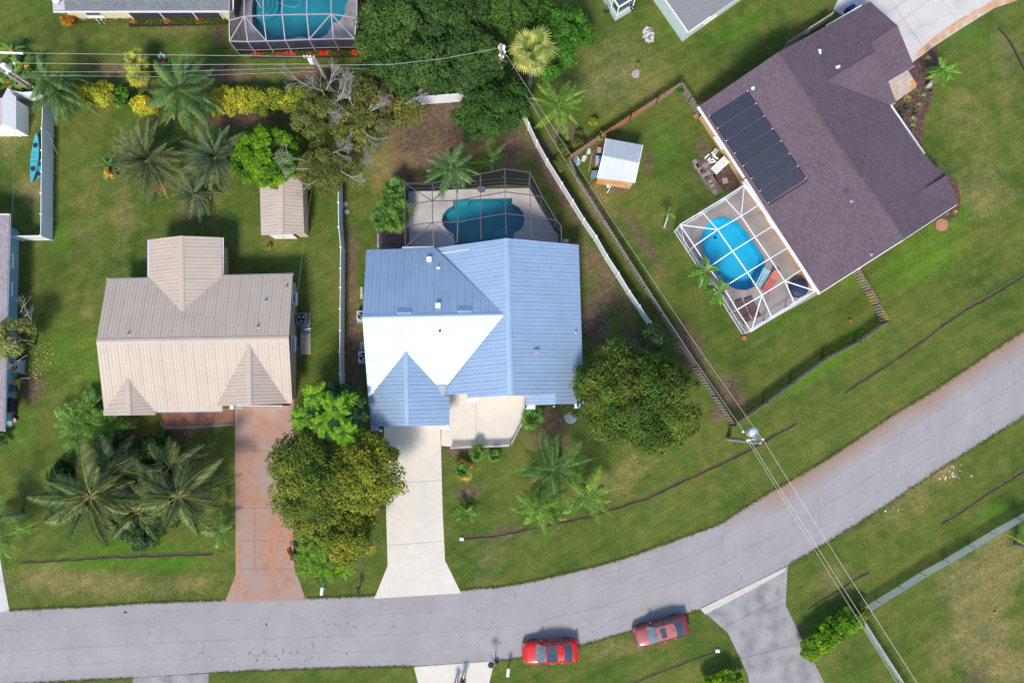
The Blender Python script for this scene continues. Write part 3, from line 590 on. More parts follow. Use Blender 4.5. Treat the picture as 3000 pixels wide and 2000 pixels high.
m=MB(); m.slab([G(1469,1149,5.0),G(1570,1149,4.2),G(1570,1159,4.15),G(1469,1159,4.95)],[G(1469,1149,4.9),G(1570,1149,4.1),G(1570,1159,4.05),G(1469,1159,4.85)]); m.build('flashing',mat('grey_flashing',(.36,.38,.42),.5,metal=.4),rf)
for q in ([(1289,1243),(1311,1243),(1319,1256),(1289,1256)],[(1087,1249),(1108,1249),(1108,1262),(1085,1262)],[(1378,1164),(1398,1162),(1398,1177),(1369,1178)],[(1542,1157),(1561,1157),(1571,1173),(1542,1173)],[(1546,1186),(1568,1185),(1568,1198),(1539,1199)],[(1683,1183),(1698,1183),(1704,1194),(1683,1196)]):
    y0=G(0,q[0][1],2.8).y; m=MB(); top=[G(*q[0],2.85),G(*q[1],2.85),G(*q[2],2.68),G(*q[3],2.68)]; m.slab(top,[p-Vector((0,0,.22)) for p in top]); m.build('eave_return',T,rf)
for a_ in((1258,761),(1284,785),(1284,896)): vent(rf,CN,*a_,box=a_[1]!=785,mt=wpaint)
vent(rf,CS,1289,969,.05,.28,dark); vent(rf,EP,1571,1032,box=True); vent(rf,EP,1687,972)
for x0,x1,y0,y1 in((1164,1206,904,919),(1340,1382,898,914)):
    q=[CN.on(x0,y0),CN.on(x1,y0),CN.on(x1,y1),CN.on(x0,y1)]; m=MB(); m.slab([q[0]+CN.n*.07,q[1]+CN.n*.07,q[2]+CN.n*.24,q[3]+CN.n*.24],[p+CN.n*.02 for p in q]); m.build('box_vent',T,rf)
fpE=[(1073,732),(1275,727),(1484,720),(1695,717),(1710,1183),(1540,1187),(1540,1160),(1369,1163),(1369,1154),(1316,1158),(1317,1246),(1087,1249),(1079,1166)]
fp=inset(gpoly(fpE,2.8),.42); walls(h,fp,0,2.62,whw)
for p,s in(([G(1275,727,2.8),EP.on(1484,698),G(1695,717,2.8)],(0,-.45,0)),([G(1087,1249,2.7),G(1192,1247,zg),G(1317,1246,2.7)],(0,.4,0)),([G(1073,732,2.8),CN.on(1062,930),G(1079,1166,2.8)],(.4,0,0)),([G(1301,1158,2.8),EP.on(1496,1157),G(1695,1157,2.8)],(0,.4,0)),([G(1540,1186,2.8),G(1628,1183,z2),G(1710,1183,2.8)],(0,.4,0))): gable(h,p,whw,s)
for p in([(1271,725),(1178,727)],): gutter(h,p,2.7,alu,.18)
m=MB(); c_=G(1205,1246); yy=min(p[1] for p in fp); 
for k in range(4): m.box((c_.x,yy-.03,.30+.52*k),(4.6,.05,.50))
m.build('garage_door',wpaint,h)
window(h,(G(1640,0).x,G(0,1183,2.8).y+.42,1.5),(1,0,0),1.5,1.3,outv=(0,-1,0))
# ---- brown shingle house ----
h=thing('house','angled house under a brown shingle roof carrying solar heating mats','house',G(2430,400))
rf=thing('roof',None,None); rf.parent=h; WL[rf.name]=wloc(h)
BSW=Plane((2049,311,2.6),(2403,857,2.6),(2463,428,5.5)); zr=BSW.on(2463,428).z; BNE=Plane((2278,155,BSW.on(2278,155).z),(2648,702,BSW.on(2648,702).z),(2805,602,2.6))
ne=BNE.n.xy.normalized(); sc1=(.122,.089,.108)
S1=m_shingle('brown_shingle_down_sw',sc1,(-ne.x,-ne.y)); 
def shing(pl,nm): 
    a_=pl.n.xy.normalized(); return m_shingle(nm,sc1,(a_.x,a_.y))
slope(rf,BSW,[(2049,311),(2278,155),(2648,702),(2403,857)],None or ((2049,311),(2403,857)),mt=S1,panels=False,name='shingle_slope')
slope(rf,BNE,[(2278,155),(2381,99),(2425,238),(2607,308),(2708,451),(2742,492),(2762,500),(2776,512),(2692,561),(2803,598),(2648,702)],((0,0),(1,1)),mt=S1,panels=False,name='shingle_slope')
zA=BNE.on(2425,238).z; Qp=Plane((2381,99,2.6),(2549,6,2.6),(2425,238,zA)); S2=shing(Qp,'brown_shingle_wing')
slope(rf,Qp,[(2381,99),(2549,6),(2629,76),(2550,128),(2564,153),(2425,238)],((0,0),(1,1)),mt=S2,panels=False,name='shingle_slope')
zA2=Qp.on(2564,153).z; PA=Plane((2425,238,zA),(2564,153,zA2),(2623,300,2.6)); slope(rf,PA,[(2425,238),(2564,153),(2601,239),(2623,300),(2607,308)],((0,0),(1,1)),mt=S2,panels=False,name='shingle_slope',th=.05)
PB=Plane((2550,128,Qp.on(2550,128).z),(2629,76,Qp.on(2629,76).z),(2677,193,2.6)); slope(rf,PB,[(2550,128),(2629,76),(2677,193),(2601,239),(2564,153)],((0,0),(1,1)),mt=S2,panels=False,name='shingle_slope',th=.02)
zs=BNE.on(2692,561).z; PC=Plane((2692,561,zs),(2773,514,BNE.on(2773,514).z+.5),(2804,597,2.6)); slope(rf,PC,[(2692,561),(2773,514),(2807,598),(2803,599)],((0,0),(1,1)),mt=S2,panels=False,name='shingle_slope',th=.04)
PD=Plane((2692,561,zs),(2773,514,zs),(2744,489,2.6)); pass
SM=S1
cap(rf,BSW.on(2278,155),BSW.on(2648,702),S1,.34,.04,.03); cap(rf,BSW.on(2393,325),BSW.on(2524,519),mat('ridge_vent',(.085,.062,.07),.9,var=.2),.42,.04,.10,name='ridge_vent')
cap(rf,Qp.on(2425,238),Qp.on(2564,153),S2,.3,.04,.06); cap(rf,Qp.on(2550,128),Qp.on(2629,76),S2,.3,.04,.05)
for a_,bx in(((2386,143),0),((2382,150),0),((2395,156),1),((2381,164),0),((2455,198),0)): vent(rf,Qp if a_[0]>2379 else BNE,*a_,box=bool(bx),mt=wpaint,r=.09)
vent(rf,BNE,2494,589,mt=steel); vent(rf,BSW,2206,259,mt=wpaint); vent(rf,BSW,2553,744,mt=steel); vent(rf,BSW,2494,589,mt=steel)
fpE=[(2049,311),(2403,857),(2803,600),(2774,520),(2740,494),(2706,452),(2607,309),(2623,299),(2601,239),(2675,195),(2629,78),(2551,12),(2383,103)]
fp=inset(gpoly([(2049,311),(2403,857),(2798,600),(2612,313),(2626,301),(2604,241),(2676,197),(2549,10),(2383,103),(2290,165)],2.6),.42); walls(h,fp,0,2.45,orw)
def off(p,q,dd):
    v=(G(*q)-G(*p)); v.z=0; v=v.normalized()*dd; return v
gable(h,[G(2403,857,2.6),BSW.on(2648,702),G(2803,600,2.6)],orw,off((2403,857),(2049,311),.45)); gable(h,[G(2049,311,2.6),BSW.on(2278,155),BNE.on(2381,99)-Vector((0,0,.25))],orw,off((2049,311),(2403,857),.45)); gable(h,[G(2549,6,2.6),Qp.on(2629,76),G(2677,193,2.6)],orw,off((2629,76),(2550,128),.45))
gutter(h,[(2044,313),(2401,862)],2.56,alu,.2,.13); gutter(h,[(2708,451),(2610,309),(2623,300)],2.56,alu); gutter(h,[(2601,239),(2677,193)],2.56,alu); gutter(h,[(2525,17),(2420,78)],2.56,alu)
# shingle edge drip
m=MB(); m.bar(G(2405,857,2.6),BSW.on(2648,702)-Vector((0,0,.02)),.05,.12); m.bar(BSW.on(2648,702)-Vector((0,0,.02)),G(2803,600,2.6),.05,.12); m.build('rake_board',wpaint,rf)
wv=off((2049,311),(2403,857),1); ov=off((2403,857),(2278,900),1); a0=Vector((*fp[0],0))
onrm=Vector((wv.y,-wv.x,0)); onrm=onrm if onrm.x<0 else -onrm
# windows on the south west wall
e0=[p for p in fp]; 
pw=[Vector((p[0],p[1],0)) for p in fp]; pa=min(pw,key=lambda p:(p-G(2049,311,2.6)).xy.length); pb=min(pw,key=lambda p:(p-G(2403,857,2.6)).xy.length)
for t_ in(.16,.42,.62): window(h,pa.lerp(pb,t_)+Vector((0,0,1.4)),wv,1.2,1.1,outv=onrm)
# solar pool heating mats
rack=thing('solar_heater','row of dark rubber solar pool heating mats strapped on the brown roof','solar heater',BSW.on(2210,430))
solar=mat('black_solar_rubber',(.016,.022,.045),.45,var=.2,scale=2,spec=.5)
tl=(2079,340);tr=(2190,268);br=(2361,524);bl=(2252,596)
def lr(p,q,t): return (p[0]+(q[0]-p[0])*t,p[1]+(q[1]-p[1])*t)
for i in range(7):
    t0_,t1_=i/7+.003,(i+1)/7-.006; q=[BSW.on(*lr(tl,bl,t0_)),BSW.on(*lr(tr,br,t0_)),BSW.on(*lr(tr,br,t1_)),BSW.on(*lr(tl,bl,t1_))]; m=MB()
    m.slab([p+BSW.n*.075 for p in q],[p+BSW.n*.04 for p in q])
    for k in range(11):
        f=(k+.5)/11; a_=q[0].lerp(q[3],f)+BSW.n*.08; b2=q[1].lerp(q[2],f)+BSW.n*.08; m.bar(a_,b2,.05,.018)
    m.build('solar_mat',solar,rack)
for a_,b2 in((tl,bl),(tr,br)): m=MB(); m.tube([BSW.on(*lr(a_,b2,t))+BSW.n*.1 for t in(-.01,.5,1.01)],.045,8); m.build('header_pipe',dark,rack)
m=MB(); m.tube([BSW.on(2365,527)+BSW.n*.1,BSW.on(2364,532)+BSW.n*.1,BSW.on(2253,601)+BSW.n*.1],.035,8); m.build('return_pipe',dark,rack)
m=MB(); m.tube([BSW.on(2190,519)+BSW.n*.12,BSW.on(2172,530)+BSW.n*.12,G(2168,528,2.4),G(2168,528,.3)],.04,8); m.build('feed_pipe',dark,rack)
for t in [k/7 for k in range(8)]:
    for e in((tl,bl),(tr,br)): m=MB(); m.box(BSW.on(*lr(*e,min(t,.995)))+BSW.n*.14,(.10,.06,.05),.6); m.build('clamp',wpaint,rack)
# ---- top left house ----
h=thing('house','grey shingle roofed house with a cream wall, cut by the top edge','house',G(420,-40))
rf=thing('roof',None,None); rf.parent=h; WL[rf.name]=wloc(h)
P1=Plane((158,33,2.7),(683,32,2.7),(420,-170,4.9)); SG=m_shingle('grey_shingle',(.155,.165,.18),(0,-1),.7)
slope(rf,P1,[(150,-170),(158,33),(683,32),(688,-170)],((0,0),(1,0)),mt=SG,panels=False,name='shingle_slope')
P2=Plane((150,-170,P1.on(150,-170).z),(688,-170,P1.on(688,-170).z),(420,-400,2.7)); slope(rf,P2,[(150,-170),(688,-170),(690,-400),(145,-400)],((0,0),(1,0)),mt=SG,panels=False,name='shingle_slope')
cap(rf,P1.on(150,-170),P1.on(688,-170),SG,.3,.04,.05)
fp=inset(gpoly([(158,33),(683,32),(688,-390),(148,-390)],2.7),.45); walls(h,fp,0,2.55,crw)
gutter(h,[(156,35),(685,34)],2.62,alu,.16); m=MB(); m.bar(P1.on(684,31)+Vector((0,0,.05)),P1.on(688,-170)+Vector((0,0,.05)),.09,.14); m.build('rake_board',wpaint,rf)
m=MB(); q=[P1.on(157,31),P1.on(192,31),P1.on(190,0),P1.on(155,0)]; m.slab([p+P1.n*.09 for p in q],[p+P1.n*.05 for p in q]); m.build('roof_patch',mat('pale_roof_patch',(.34,.36,.39),.8),rf)
sy=min(p[1] for p in fp)
m=MB(); x0=G(402,0).x; x1=G(664,0).x; m.box(((x0+x1)/2,sy-.02,1.3),(x1-x0,.03,2.4)); m.build('porch_screen',mat('dark_screen_mesh',(.03,.032,.038),.8),h)
for px in(402,493,588,664): m=MB(); m.box((G(px,0).x,sy-.05,1.27),(.09,.08,2.54)); m.build('screen_post',wpaint,h)
window(h,(G(300,0).x,sy,1.5),(1,0,0),1.4,1.0,outv=(0,-1,0))
dish=thing('satellite_dish','white satellite dish on the left end of the grey roof','satellite dish',P1.on(176,12)); m=MB(); ax=Matrix.Rotation(math.radians(35),3,'X'); m.lathe(P1.on(173,5)+Vector((0,0,.5)),[(.02,0),(.2,.03),(.36,.12),(.34,.12),(.18,.05)],14,ax); m.build('dish',wpaint,dish); m=MB(); m.tube([P1.on(176,20),P1.on(174,8)+Vector((0,0,.5))],.025,6); m.tube([P1.on(173,5)+Vector((0,0,.5)),P1.on(188,22)+Vector((0,0,.6))],.015,5); m.build('mast',steel,dish)
# ---- left house ----
h=thing('house','teal blue house with pale pink shingles cut by the left edge','house',G(-80,940))
rf=thing('roof',None,None); rf.parent=h; WL[rf.name]=wloc(h); SK=m_shingle('pinkish_shingle',(.33,.285,.30),(1,0),.75)
P1=Plane((28,628,2.7),(12,1262,2.7),(-220,940,4.6)); slope(rf,P1,[(28,628),(12,1262),(-215,1262),(-205,628)],((0,0),(0,1)),mt=SK,panels=False,name='shingle_slope')
P2=Plane((-205,628,P1.on(-205,628).z),(-215,1262,P1.on(-215,1262).z),(-450,940,2.7)); slope(rf,P2,[(-205,628),(-215,1262),(-445,1262),(-450,628)],((0,0),(0,1)),mt=SK,panels=False,name='shingle_slope')
fp=inset(gpoly([(28,628),(12,1262),(-440,1262),(-445,628)],2.7),.8); walls(h,fp,0,2.55,blw); gutter(h,[(29,627),(13,1263)],2.62,alu,.12)
m=MB(); m.bar(P1.on(28,628),P1.on(-205,628),.08,.14); m.build('rake_board',wpaint,rf)
ex=[p for p in fp if p[0]>G(-100,0,0).x]; pa=max(ex,key=lambda p:p[1]); pb=min(ex,key=lambda p:p[1])
for yy in(771,852): 
    y=G(0,yy).y; t=(y-pa[1])/(pb[1]-pa[1]); x=pa[0]+(pb[0]-pa[0])*t; window(h,(x,y,1.55),(pb[0]-pa[0],pb[1]-pa[1],0),1.15,1.1,outv=(1,0,0),glass=mat('window_teal_glass',(.22,.36,.42),.2))
# ---- top middle right house ----
h=thing('house','pale blue walled house with a flat grey roof, corner pointing down at the top edge','house',G(2040,-60))
rf=thing('roof',None,None); rf.parent=h; WL[rf.name]=wloc(h); GR=mat('grey_roof_felt',(.205,.205,.215),.9,var=.06,scale=6,fine=.5)
P1=Plane((2016,97,2.9),(1915,-45,2.9),(2145,0,3.0)); slope(rf,P1,[(2016,97),(1860,-125),(2010,-235),(2180,-330),(2330,-125)],((0,0),(1,0)),mt=GR,panels=False,name='roof_felt')
fp=inset(gpoly([(2016,97),(1860,-125),(2170,-340),(2330,-125)],2.9),.42); walls(h,fp,0,2.8,paleb)
for a_,b2 in(((2016,97),(1860,-125)),((2016,97),(2330,-125))): m=MB(); m.bar(G(*a_,2.9),G(*b2,2.9),.12,.16); m.build('fascia',mat('pale_fascia',(.62,.68,.68),.6,var=.04),rf)
pw=[Vector((p[0],p[1],0)) for p in fp]; pa=min(pw,key=lambda p:(p-G(2016,97,2.9)).xy.length); pb=min(pw,key=lambda p:(p-G(2330,-125,2.9)).xy.length); dv=(pb-pa).normalized(); window(h,pa+dv*2.9+Vector((0,0,1.5)),dv,1.3,1.1,outv=(dv.y,-dv.x,0),frame=mat('cream_trim',(.66,.64,.52),.6))
h=thing('porch','small dark glazed porch corner with pale frame at the top edge','porch',G(1820,-10))
q=gpoly([(1813,22),(1797,-4),(1780,-60),(1850,-80),(1862,-8)],2.5); m=MB(); m.prism([Vector((*p,0)) for p in q],0,.9); m.build('wall',paleb,h); m=MB(); m.prism([Vector((*p,0)) for p in inset(q,.12)],.9,2.4); m.build('window',MATS['window_glass'],h)
for i in range(5): m=MB(); m.bar(Vector((*q[i],2.5)),Vector((*q[(i+1)%5],2.5)),.12,.12); m.build('frame',wpaint,h)
for i in range(5): m=MB(); m.box((*q[i],1.65),(.1,.1,1.6)); m.build('post',wpaint,h)
m=MB(); m.prism([Vector((*p,0)) for p in q],2.42,2.47); m.build('roof',MATS['window_glass'],h)
sheet('path',gpoly([(1755,-20),(1773,15),(1808,2),(1800,-30)]),.03,.05,conc_g,kind='structure')
# ---- tan shed ----
h=thing('shed','tan garden shed with a ribbed tan metal gable roof and white door','shed',G(833,620)); rf=thing('roof',None,None); rf.parent=h; WL[rf.name]=wloc(h); T=ROOF_TAN
zt=3.1; A1=Plane((824,517,zt),(823,687,zt),(763,600,2.35)); A2=Plane((824,517,zt),(823,687,zt),(888,600,2.35))
slope(rf,A1,[(824,517),(823,687),(766,689),(761,520)],((824,517),(823,687)),.9,3,T,ribh=.03); slope(rf,A2,[(824,517),(885,520),(891,684),(823,687)],((824,517),(823,687)),.9,3,T,ribh=.03); cap(rf,G(824,517,zt),G(823,687,zt),T,.45)
q=gpoly([(768,684),(889,680),(884,524),(768,524)],2.35); fp=inset(q,.12); pk=mat('peach_siding',(.56,.40,.27),.8,var=.1,scale=3,fine=.2); walls(h,fp,0,2.25,pk)
gable(h,[Vector((*q[0],2.35)),G(823,687,zt),Vector((*q[1],2.35))],pk,(0,.1,0)); ys_=min(p[1] for p in fp); xm=(fp[0][0]+fp[1][0])/2 if False else G(833,0).x
ys_=G(0,684,2.35).y+.12; xm=G(830,690,1.0).x; m=MB(); m.box((xm,ys_-.05,1.05),(2.1,.08,2.0)); dr=m.build('door',wpaint,h); m=MB(); m.box((xm,ys_-.12,1.0),(.1,.05,.05)); m.build('handle',dark,dr)
for s in(-1,1): m=MB(); m.box((xm+s*1.1,ys_-.05,1.1),(.08,.1,2.2)); m.build('door_trim',mat('dark_trim',(.10,.08,.07),.7),h)
# ---- metal shed of the yard ----
h=thing('shed','square shed with a pale corrugated metal roof and rusty orange stained wall','shed',G(1812,470)); rf=thing('roof',None,None); rf.parent=h; WL[rf.name]=wloc(h)
B1=Plane((1766,456,3.0),(1872,477,3.0),(1775,406,2.5)); B2=Plane((1766,456,3.0),(1872,477,3.0),(1750,521,2.25))
slope(rf,B1,[(1775,406),(1883,426),(1872,477),(1766,456)],((1766,456),(1872,477)),.7,4,ROOF_SHED,ribh=.02); slope(rf,B2,[(1766,456),(1872,477),(1859,536),(1750,521)],((1766,456),(1872,477)),.7,4,ROOF_SHED,ribh=.02)
q=gpoly([(1775,408),(1881,428),(1858,534),(1751,518)],2.3); fp=inset(q,.06); walls(h,fp,0,2.2,mat('rust_stained_siding',(.55,.42,.30),.8,var=.12,scale=3,col2=(.62,.27,.06),c2=(.42,.58),c2s=.7))
for a_,b2 in(((1775,406),(1766,456)),((1766,456),(1750,521)),((1883,426),(1872,477)),((1872,477),(1859,536))):
    za_=lambda p:{(1775,406):2.5,(1883,426):2.5,(1766,456):3.0,(1872,477):3.0,(1750,521):2.25,(1859,536):2.25}[p]
    m=MB(); m.bar(G(*a_,za_(a_)+.03),G(*b2,za_(b2)+.03),.07,.12); m.build('trim',wpaint,rf)
# ---- left white shed at edge ----
h=thing('shed','small white roofed shed corner at the left edge beside the fence','shed',G(10,330)); 
q=[G(-70,240,2.6),G(18,258,2.2),G(47,284,2.0),G(47,383,2.0),G(-70,380,2.2)]; A1=Plane((6,290,2.5),(6,365,2.5),(47,330,1.95)); m=MB(); P=[A1.on(6,288),A1.on(20,262),A1.on(47,284),A1.on(47,382),A1.on(6,363)]; m.slab([p+A1.n*.05 for p in P],[p for p in P]); m.build('roof',mat('white_shed_roof',(.60,.62,.63),.6,var=.05),h)
m=MB(); P=[A1.on(6,288),A1.on(20,262),A1.on(-90,250),A1.on(-90,380),A1.on(47,382),A1.on(6,363)]; m.slab([Vector((p.x,p.y,2.4)) for p in (G(6,288,2.4),G(-90,270,2.4),G(-90,385,2.4),G(6,364,2.4))],[Vector((p.x,p.y,2.3)) for p in (G(6,288,2.4),G(-90,270,2.4),G(-90,385,2.4),G(6,364,2.4))]); m.build('flat_roof',mat('pinkish_roof',(.46,.36,.37),.7),h)
walls(h,[(p.x,p.y) for p in (G(-88,275,2),G(-88,378,2),G(44,376,2),G(44,290,2))],0,1.9,wpaint)
# ================= pools and cages =================
def pool(name,label,px,deck,deckmat,plaster,tint,loc,depth=1.3,zd=.06,cope=None,steps=()):
    t=thing(name,label,'pool',loc); P=gpoly(px); dk=gpoly(deck)
    dob=sheet('pool_deck',dk,zd,.14,deckmat,holes=[P],kind='structure')
    n=len(P); m=MB(); A=sum(P[i][0]*P[(i+1)%n][1]-P[(i+1)%n][0]*P[i][1] for i in range(n)); P=P if A>0 else P[::-1]
    v=[Vector((*p,zd-.01)) for p in P]+[Vector((*p,-depth)) for p in P]; m.add(v,[((i+1)%n,n+(i+1)%n,n+i,i) for i in range(n)]); m.build('basin_wall',plaster,t)
    sheet('basin_floor',P,-depth,.02,plaster,parent=t)
    v,f=cdt(P); m=MB(); m.add([Vector((p.x,p.y,-.06)) for p in v],f); ob=m.build('water',m_water(name+'_water_'+str(len(bpy.data.materials)),tint),t); 
    if ob.data.polygons[0].normal.z<0: ob.data.flip_normals()
    if cope:
        po=[Vector((p[0],p[1])) for p in P]; L=[]; o=inset(P,-.17); i_=inset(P,-.01)
        per=sum((po[i]-po[(i+1)%n]).length for i in range(n)); k=int(per/.30); A_=resample([*i_,i_[0]],k+1); B_=[]
        for j in range(k):
            a,b=A_[j],A_[j+1]; dd=(b-a).normalized(); s=Vector((dd.y,-dd.x)); m=MB(); m.prism([a+dd*.012,b-dd*.012,b-dd*.012+s*.2,a+dd*.012+s*.2],zd-.01,zd+.03); m.build('coping_brick',cope,t)
    return t
def beams(par,L,w,mt,name='beam',h=None):
    for a,b in L: m=MB(); m.bar(a,b,w,h or w); m.build(name,mt,par)
def panelq(par,q,mt,name='screen_panel'):
    m=MB(); m.poly(q); m.build(name,mt,par)
# --- bright blue pool with white cage ---
K=lambda pts:C(1960,520,1568/480,pts)
deckb=mat('taupe_pool_deck',(.33,.285,.265),.8,var=.05,scale=1.5,fine=.15,col2=(.29,.255,.24),c2=(.5,.7))
dkb=K([(50,512),(720,90),(745,60),(900,290),(1440,1095),(1420,1120),(712,1506)])
t=pool('swimming_pool','bright azure oval swimming pool under the white framed screen cage',POOLB,dkb,deckb,mat('azure_plaster',(.06,.50,.72),.6,var=.06),(.52,.94,.98),G(2145,740),cope=mat('tan_coping_brick',(.34,.26,.20),.8,var=.2,scale=5))
stp=mat('pale_step_plaster',(.30,.50,.60),.6,var=.05)
for i,(pts,z) in enumerate([([(905,860),(990,905),(900,1070),(825,1015)],.10),([(870,900),(925,930),(870,1040),(800,1020)],-.25)]):
    m=MB(); m.prism([Vector(p) for p in [(*q,0) for q in gpoly(K(pts))]],z-.25,z-.02 if i else .115); m.build('step',stp if i==0 else mat('wet_step',(.10,.42,.58),.5),t)
for off_ in(0,24):
    m=MB(); pa,pb=K([(905+off_*1.3,915+off_*.5),(850+off_*1.3,1015+off_*.5)]); m.bar(G(*pa,.125),G(*pb,.125),.05,.03); m.build('step_edge',mat('step_line',(.08,.25,.38),.6),t)
cg=thing('pool_cage','white framed pool cage with near clear screens beside the brown roof','pool cage',G(2190,770))
z1,z2_=2.55,3.15
k1=lambda x,y,z:G(*K([(x,y)])[0],z)
NW=[(105,452),(312,328),(528,196),(720,72)]; SEb=[(785,1472),(985,1345),(1203,1213),(1400,1085)]
rows=[((240,655),(465,500),(690,370),(862,260)),((378,862),(607,705),(822,570),(1000,460)),((520,1050),(750,908),(966,775),(1140,670)),((650,1265),(889,1125),(1107,990),(1276,875))]
Bt=[]
grid=[[k1(*p,z1) for p in NW]]+[[k1(*r[0],z1),k1(*r[1],z2_),k1(*r[2],z2_),k1(*r[3],z1+.1)] for r in rows]+[[k1(*p,z1) for p in SEb]]
for r in grid:
    Bt+=[(r[i],r[i+1]) for i in range(3)]
for c_ in range(4): Bt+=[(grid[i][c_],grid[i+1][c_]) for i in range(5)]
Bt+=[(grid[0][0],grid[1][1]),(grid[0][3],grid[1][2]),(grid[5][3],grid[4][2]),(grid[5][0],grid[4][1])]
beams(cg,Bt,.085,alu)
beams(cg,[(grid[i][3]+Vector((.0,.0,.05)),grid[i+1][3]+Vector((0,0,.05))) for i in range(5)],.26,alu,'super_gutter',.14)
def down(p,z=.06): return Vector((p.x,p.y,z))
edge=[grid[i][0] for i in range(6)]; posts=edge+[grid[0][1],grid[0][2],grid[0][3]]+[grid[5][1],grid[5][2],grid[5][3]]
beams(cg,[(p,down(p)) for p in posts],.075,alu,'post')
for a_ in(edge,grid[0],grid[5]): beams(cg,[(down(a_[i],.09),down(a_[i+1],.09)) for i in range(len(a_)-1)],.07,alu,'sill_rail'); beams(cg,[(down(a_[i],1.0),down(a_[i+1],1.0)) for i in range(len(a_)-1)],.05,alu,'chair_rail')
for i in range(5):
    for j in range(3): panelq(cg,[grid[i][j],grid[i][j+1],grid[i+1][j+1],grid[i+1][j]],scr_l)
    panelq(cg,[edge[i],edge[i+1],down(edge[i+1]),down(edge[i])],scr_dd if False else scr_d)
for a_ in(grid[0],grid[5]):
    for j in range(3): panelq(cg,[a_[j],a_[j+1],down(a_[j+1]),down(a_[j])],scr_m)
beams(cg,[(edge[0],down(edge[1])),(edge[5],down(edge[4]))],.04,alu,'brace')
# loungers, spa cover on that deck
def lounger(name,label,a,b,w,mt,frame,rolled=False,grp=None):
    a=Vector(a);b=Vector(b);L=(b-a).length;dd=(b-a)/L;s=Vector((-dd.y,dd.x,0)); t=thing(name,label,'lounger',a,grp); z=.34
    n=9
    for i in range(n):
        u0,u1=i/n+.008,(i+1)/n-.008; zz=z+(max(0,u1-.66)*1.3); z0=z+(max(0,u0-.66)*1.3); m=MB(); P=[a+dd*L*u0-s*w/2,a+dd*L*u0+s*w/2,a+dd*L*u1+s*w/2,a+dd*L*u1-s*w/2]
        tp=[Vector((p.x,p.y,(z0 if k<2 else zz)+.03)) for k,p in enumerate(P)]; m.slab(tp,[q-Vector((0,0,.03)) for q in tp]); m.build('slat',mt,t)
    for e in(-1,1): m=MB(); m.bar(a+s*e*w/2+Vector((0,0,z-.02)),b+s*e*w/2+Vector((0,0,z-.02)),.05,.05); m.build('side_rail',frame,t)
    for u in(.1,.62):
        for e in(-1,1): p=a+dd*L*u+s*e*w/2; m=MB(); m.bar(p+Vector((0,0,z)),p+Vector((0,0,.06)),.045); m.build('leg',frame,t)
brn=mat('brown_sling',(.17,.085,.075),.7,var=.15); red=mat('red_sling',(.50,.13,.10),.7,var=.2,scale=5)
lounger('lounger','red folding lounger by the pool steps',k1(905,1100,0),k1(1018,915,0),.72,red,dark,grp='loungers on the taupe deck')
lounger('lounger','brown lounger, right of the pair in the bottom corner of the cage',k1(745,1160,0),k1(830,1345,0),.68,brn,dark,grp='loungers on the taupe deck')
lounger('lounger','brown lounger, left of the pair in the bottom corner of the cage',k1(650,1185,0),k1(735,1385,0),.62,brn,dark,grp='loungers on the taupe deck')
navy=mat('navy_cover',(.022,.04,.10),.6,var=.2,scale=2)
m=MB(); m.lathe(k1(1225,1065,.08),[(.80,0),(.82,.12),(.80,.62),(.70,.72),(.35,.77),(.02,.78)],28); m.build('hot_tub',navy,label='round covered navy blue hot tub in the corner of the white cage',cat='hot tub',smooth=True)
m=MB(); m.lathe(k1(440,575,-.3),[(.02,0),(.14,.02),(.14,.12),(.05,.16)],10); m.build('pool_float',navy,label='small dark round chlorine float in the azure pool',cat='float')
# --- dark teal pool with bronze cage ---
K2=lambda pts:C(1150,470,2352/530,pts); k2=lambda x,y,z:G(*K2([(x,y)])[0],z)
deckm=mat('light_grey_pool_deck',(.56,.52,.49),.8,var=.05,scale=1.5,fine=.2)
dkm=K2([(196,392),(1775,362),(1850,470),(2155,960),(2160,1110),(1500,1110),(1500,1240),(180,1240)])
t=pool('swimming_pool','dark teal pool with rounded ends under the bronze screen cage',POOLM,dkm,deckm,mat('teal_plaster',(.018,.31,.40),.7,var=.05),(.65,.95,.98),G(1416,620))
m=MB(); m.prism([Vector((*p,0)) for p in gpoly(K2([(792,514),(1005,510),(985,560),(955,590),(792,590)]))],-.9,-.28); m.build('bench',mat('bench_plaster',(.06,.34,.42),.6),t)
for i,(r0,zz) in enumerate(((150,-.35),(105,-.22))):
    cc=(1500,1010); pts=[(cc[0]+r0*1.3*math.cos(a),cc[1]-r0*math.sin(a)) for a in [math.pi*k/12 for k in range(13)]]; m=MB(); m.prism([Vector((*p,0)) for p in gpoly(K2(pts))],-1.2,zz-.25+.1*i); m.build('step',mat('teal_step_plaster',(.04,.36,.44),.6),t)
cg=thing('pool_cage','bronze framed pool cage with dark screens joined to the galvanised roof house','pool cage',G(1416,620))
cols_=[[(157,300,2.5),(160,578,2.6),(163,853,2.7),(165,1130,2.6)],[(515,292,2.6),(518,527,3.2),(520,806,3.3),(535,1135,2.8)],[(840,235,3.3),(835,524,3.3),(850,800,3.4),(838,1090,3.0)],[(1140,178,3.9),(1143,465,3.9),(1146,745,3.9),(1152,1032,3.9)],[(1460,112,4.7),(1465,410,4.7),(1470,690,4.7),(1477,1005,4.9)],[(1785,158,4.2),(1789,450,4.2),(1796,730,4.2),(1805,1030,4.2)]]
gr=[[k2(*p) for p in c_] for c_ in cols_]; e1=k2(1950,476,3.9); e2=k2(2130,776,3.6); e3=k2(2195,860,3.5); e4=k2(2197,1075,3.3)
B=[]
for c_ in gr: B+=[(c_[i],c_[i+1]) for i in range(3)]
for j in(0,1,2): B+=[(gr[i][j],gr[i+1][j]) for i in range(5)]
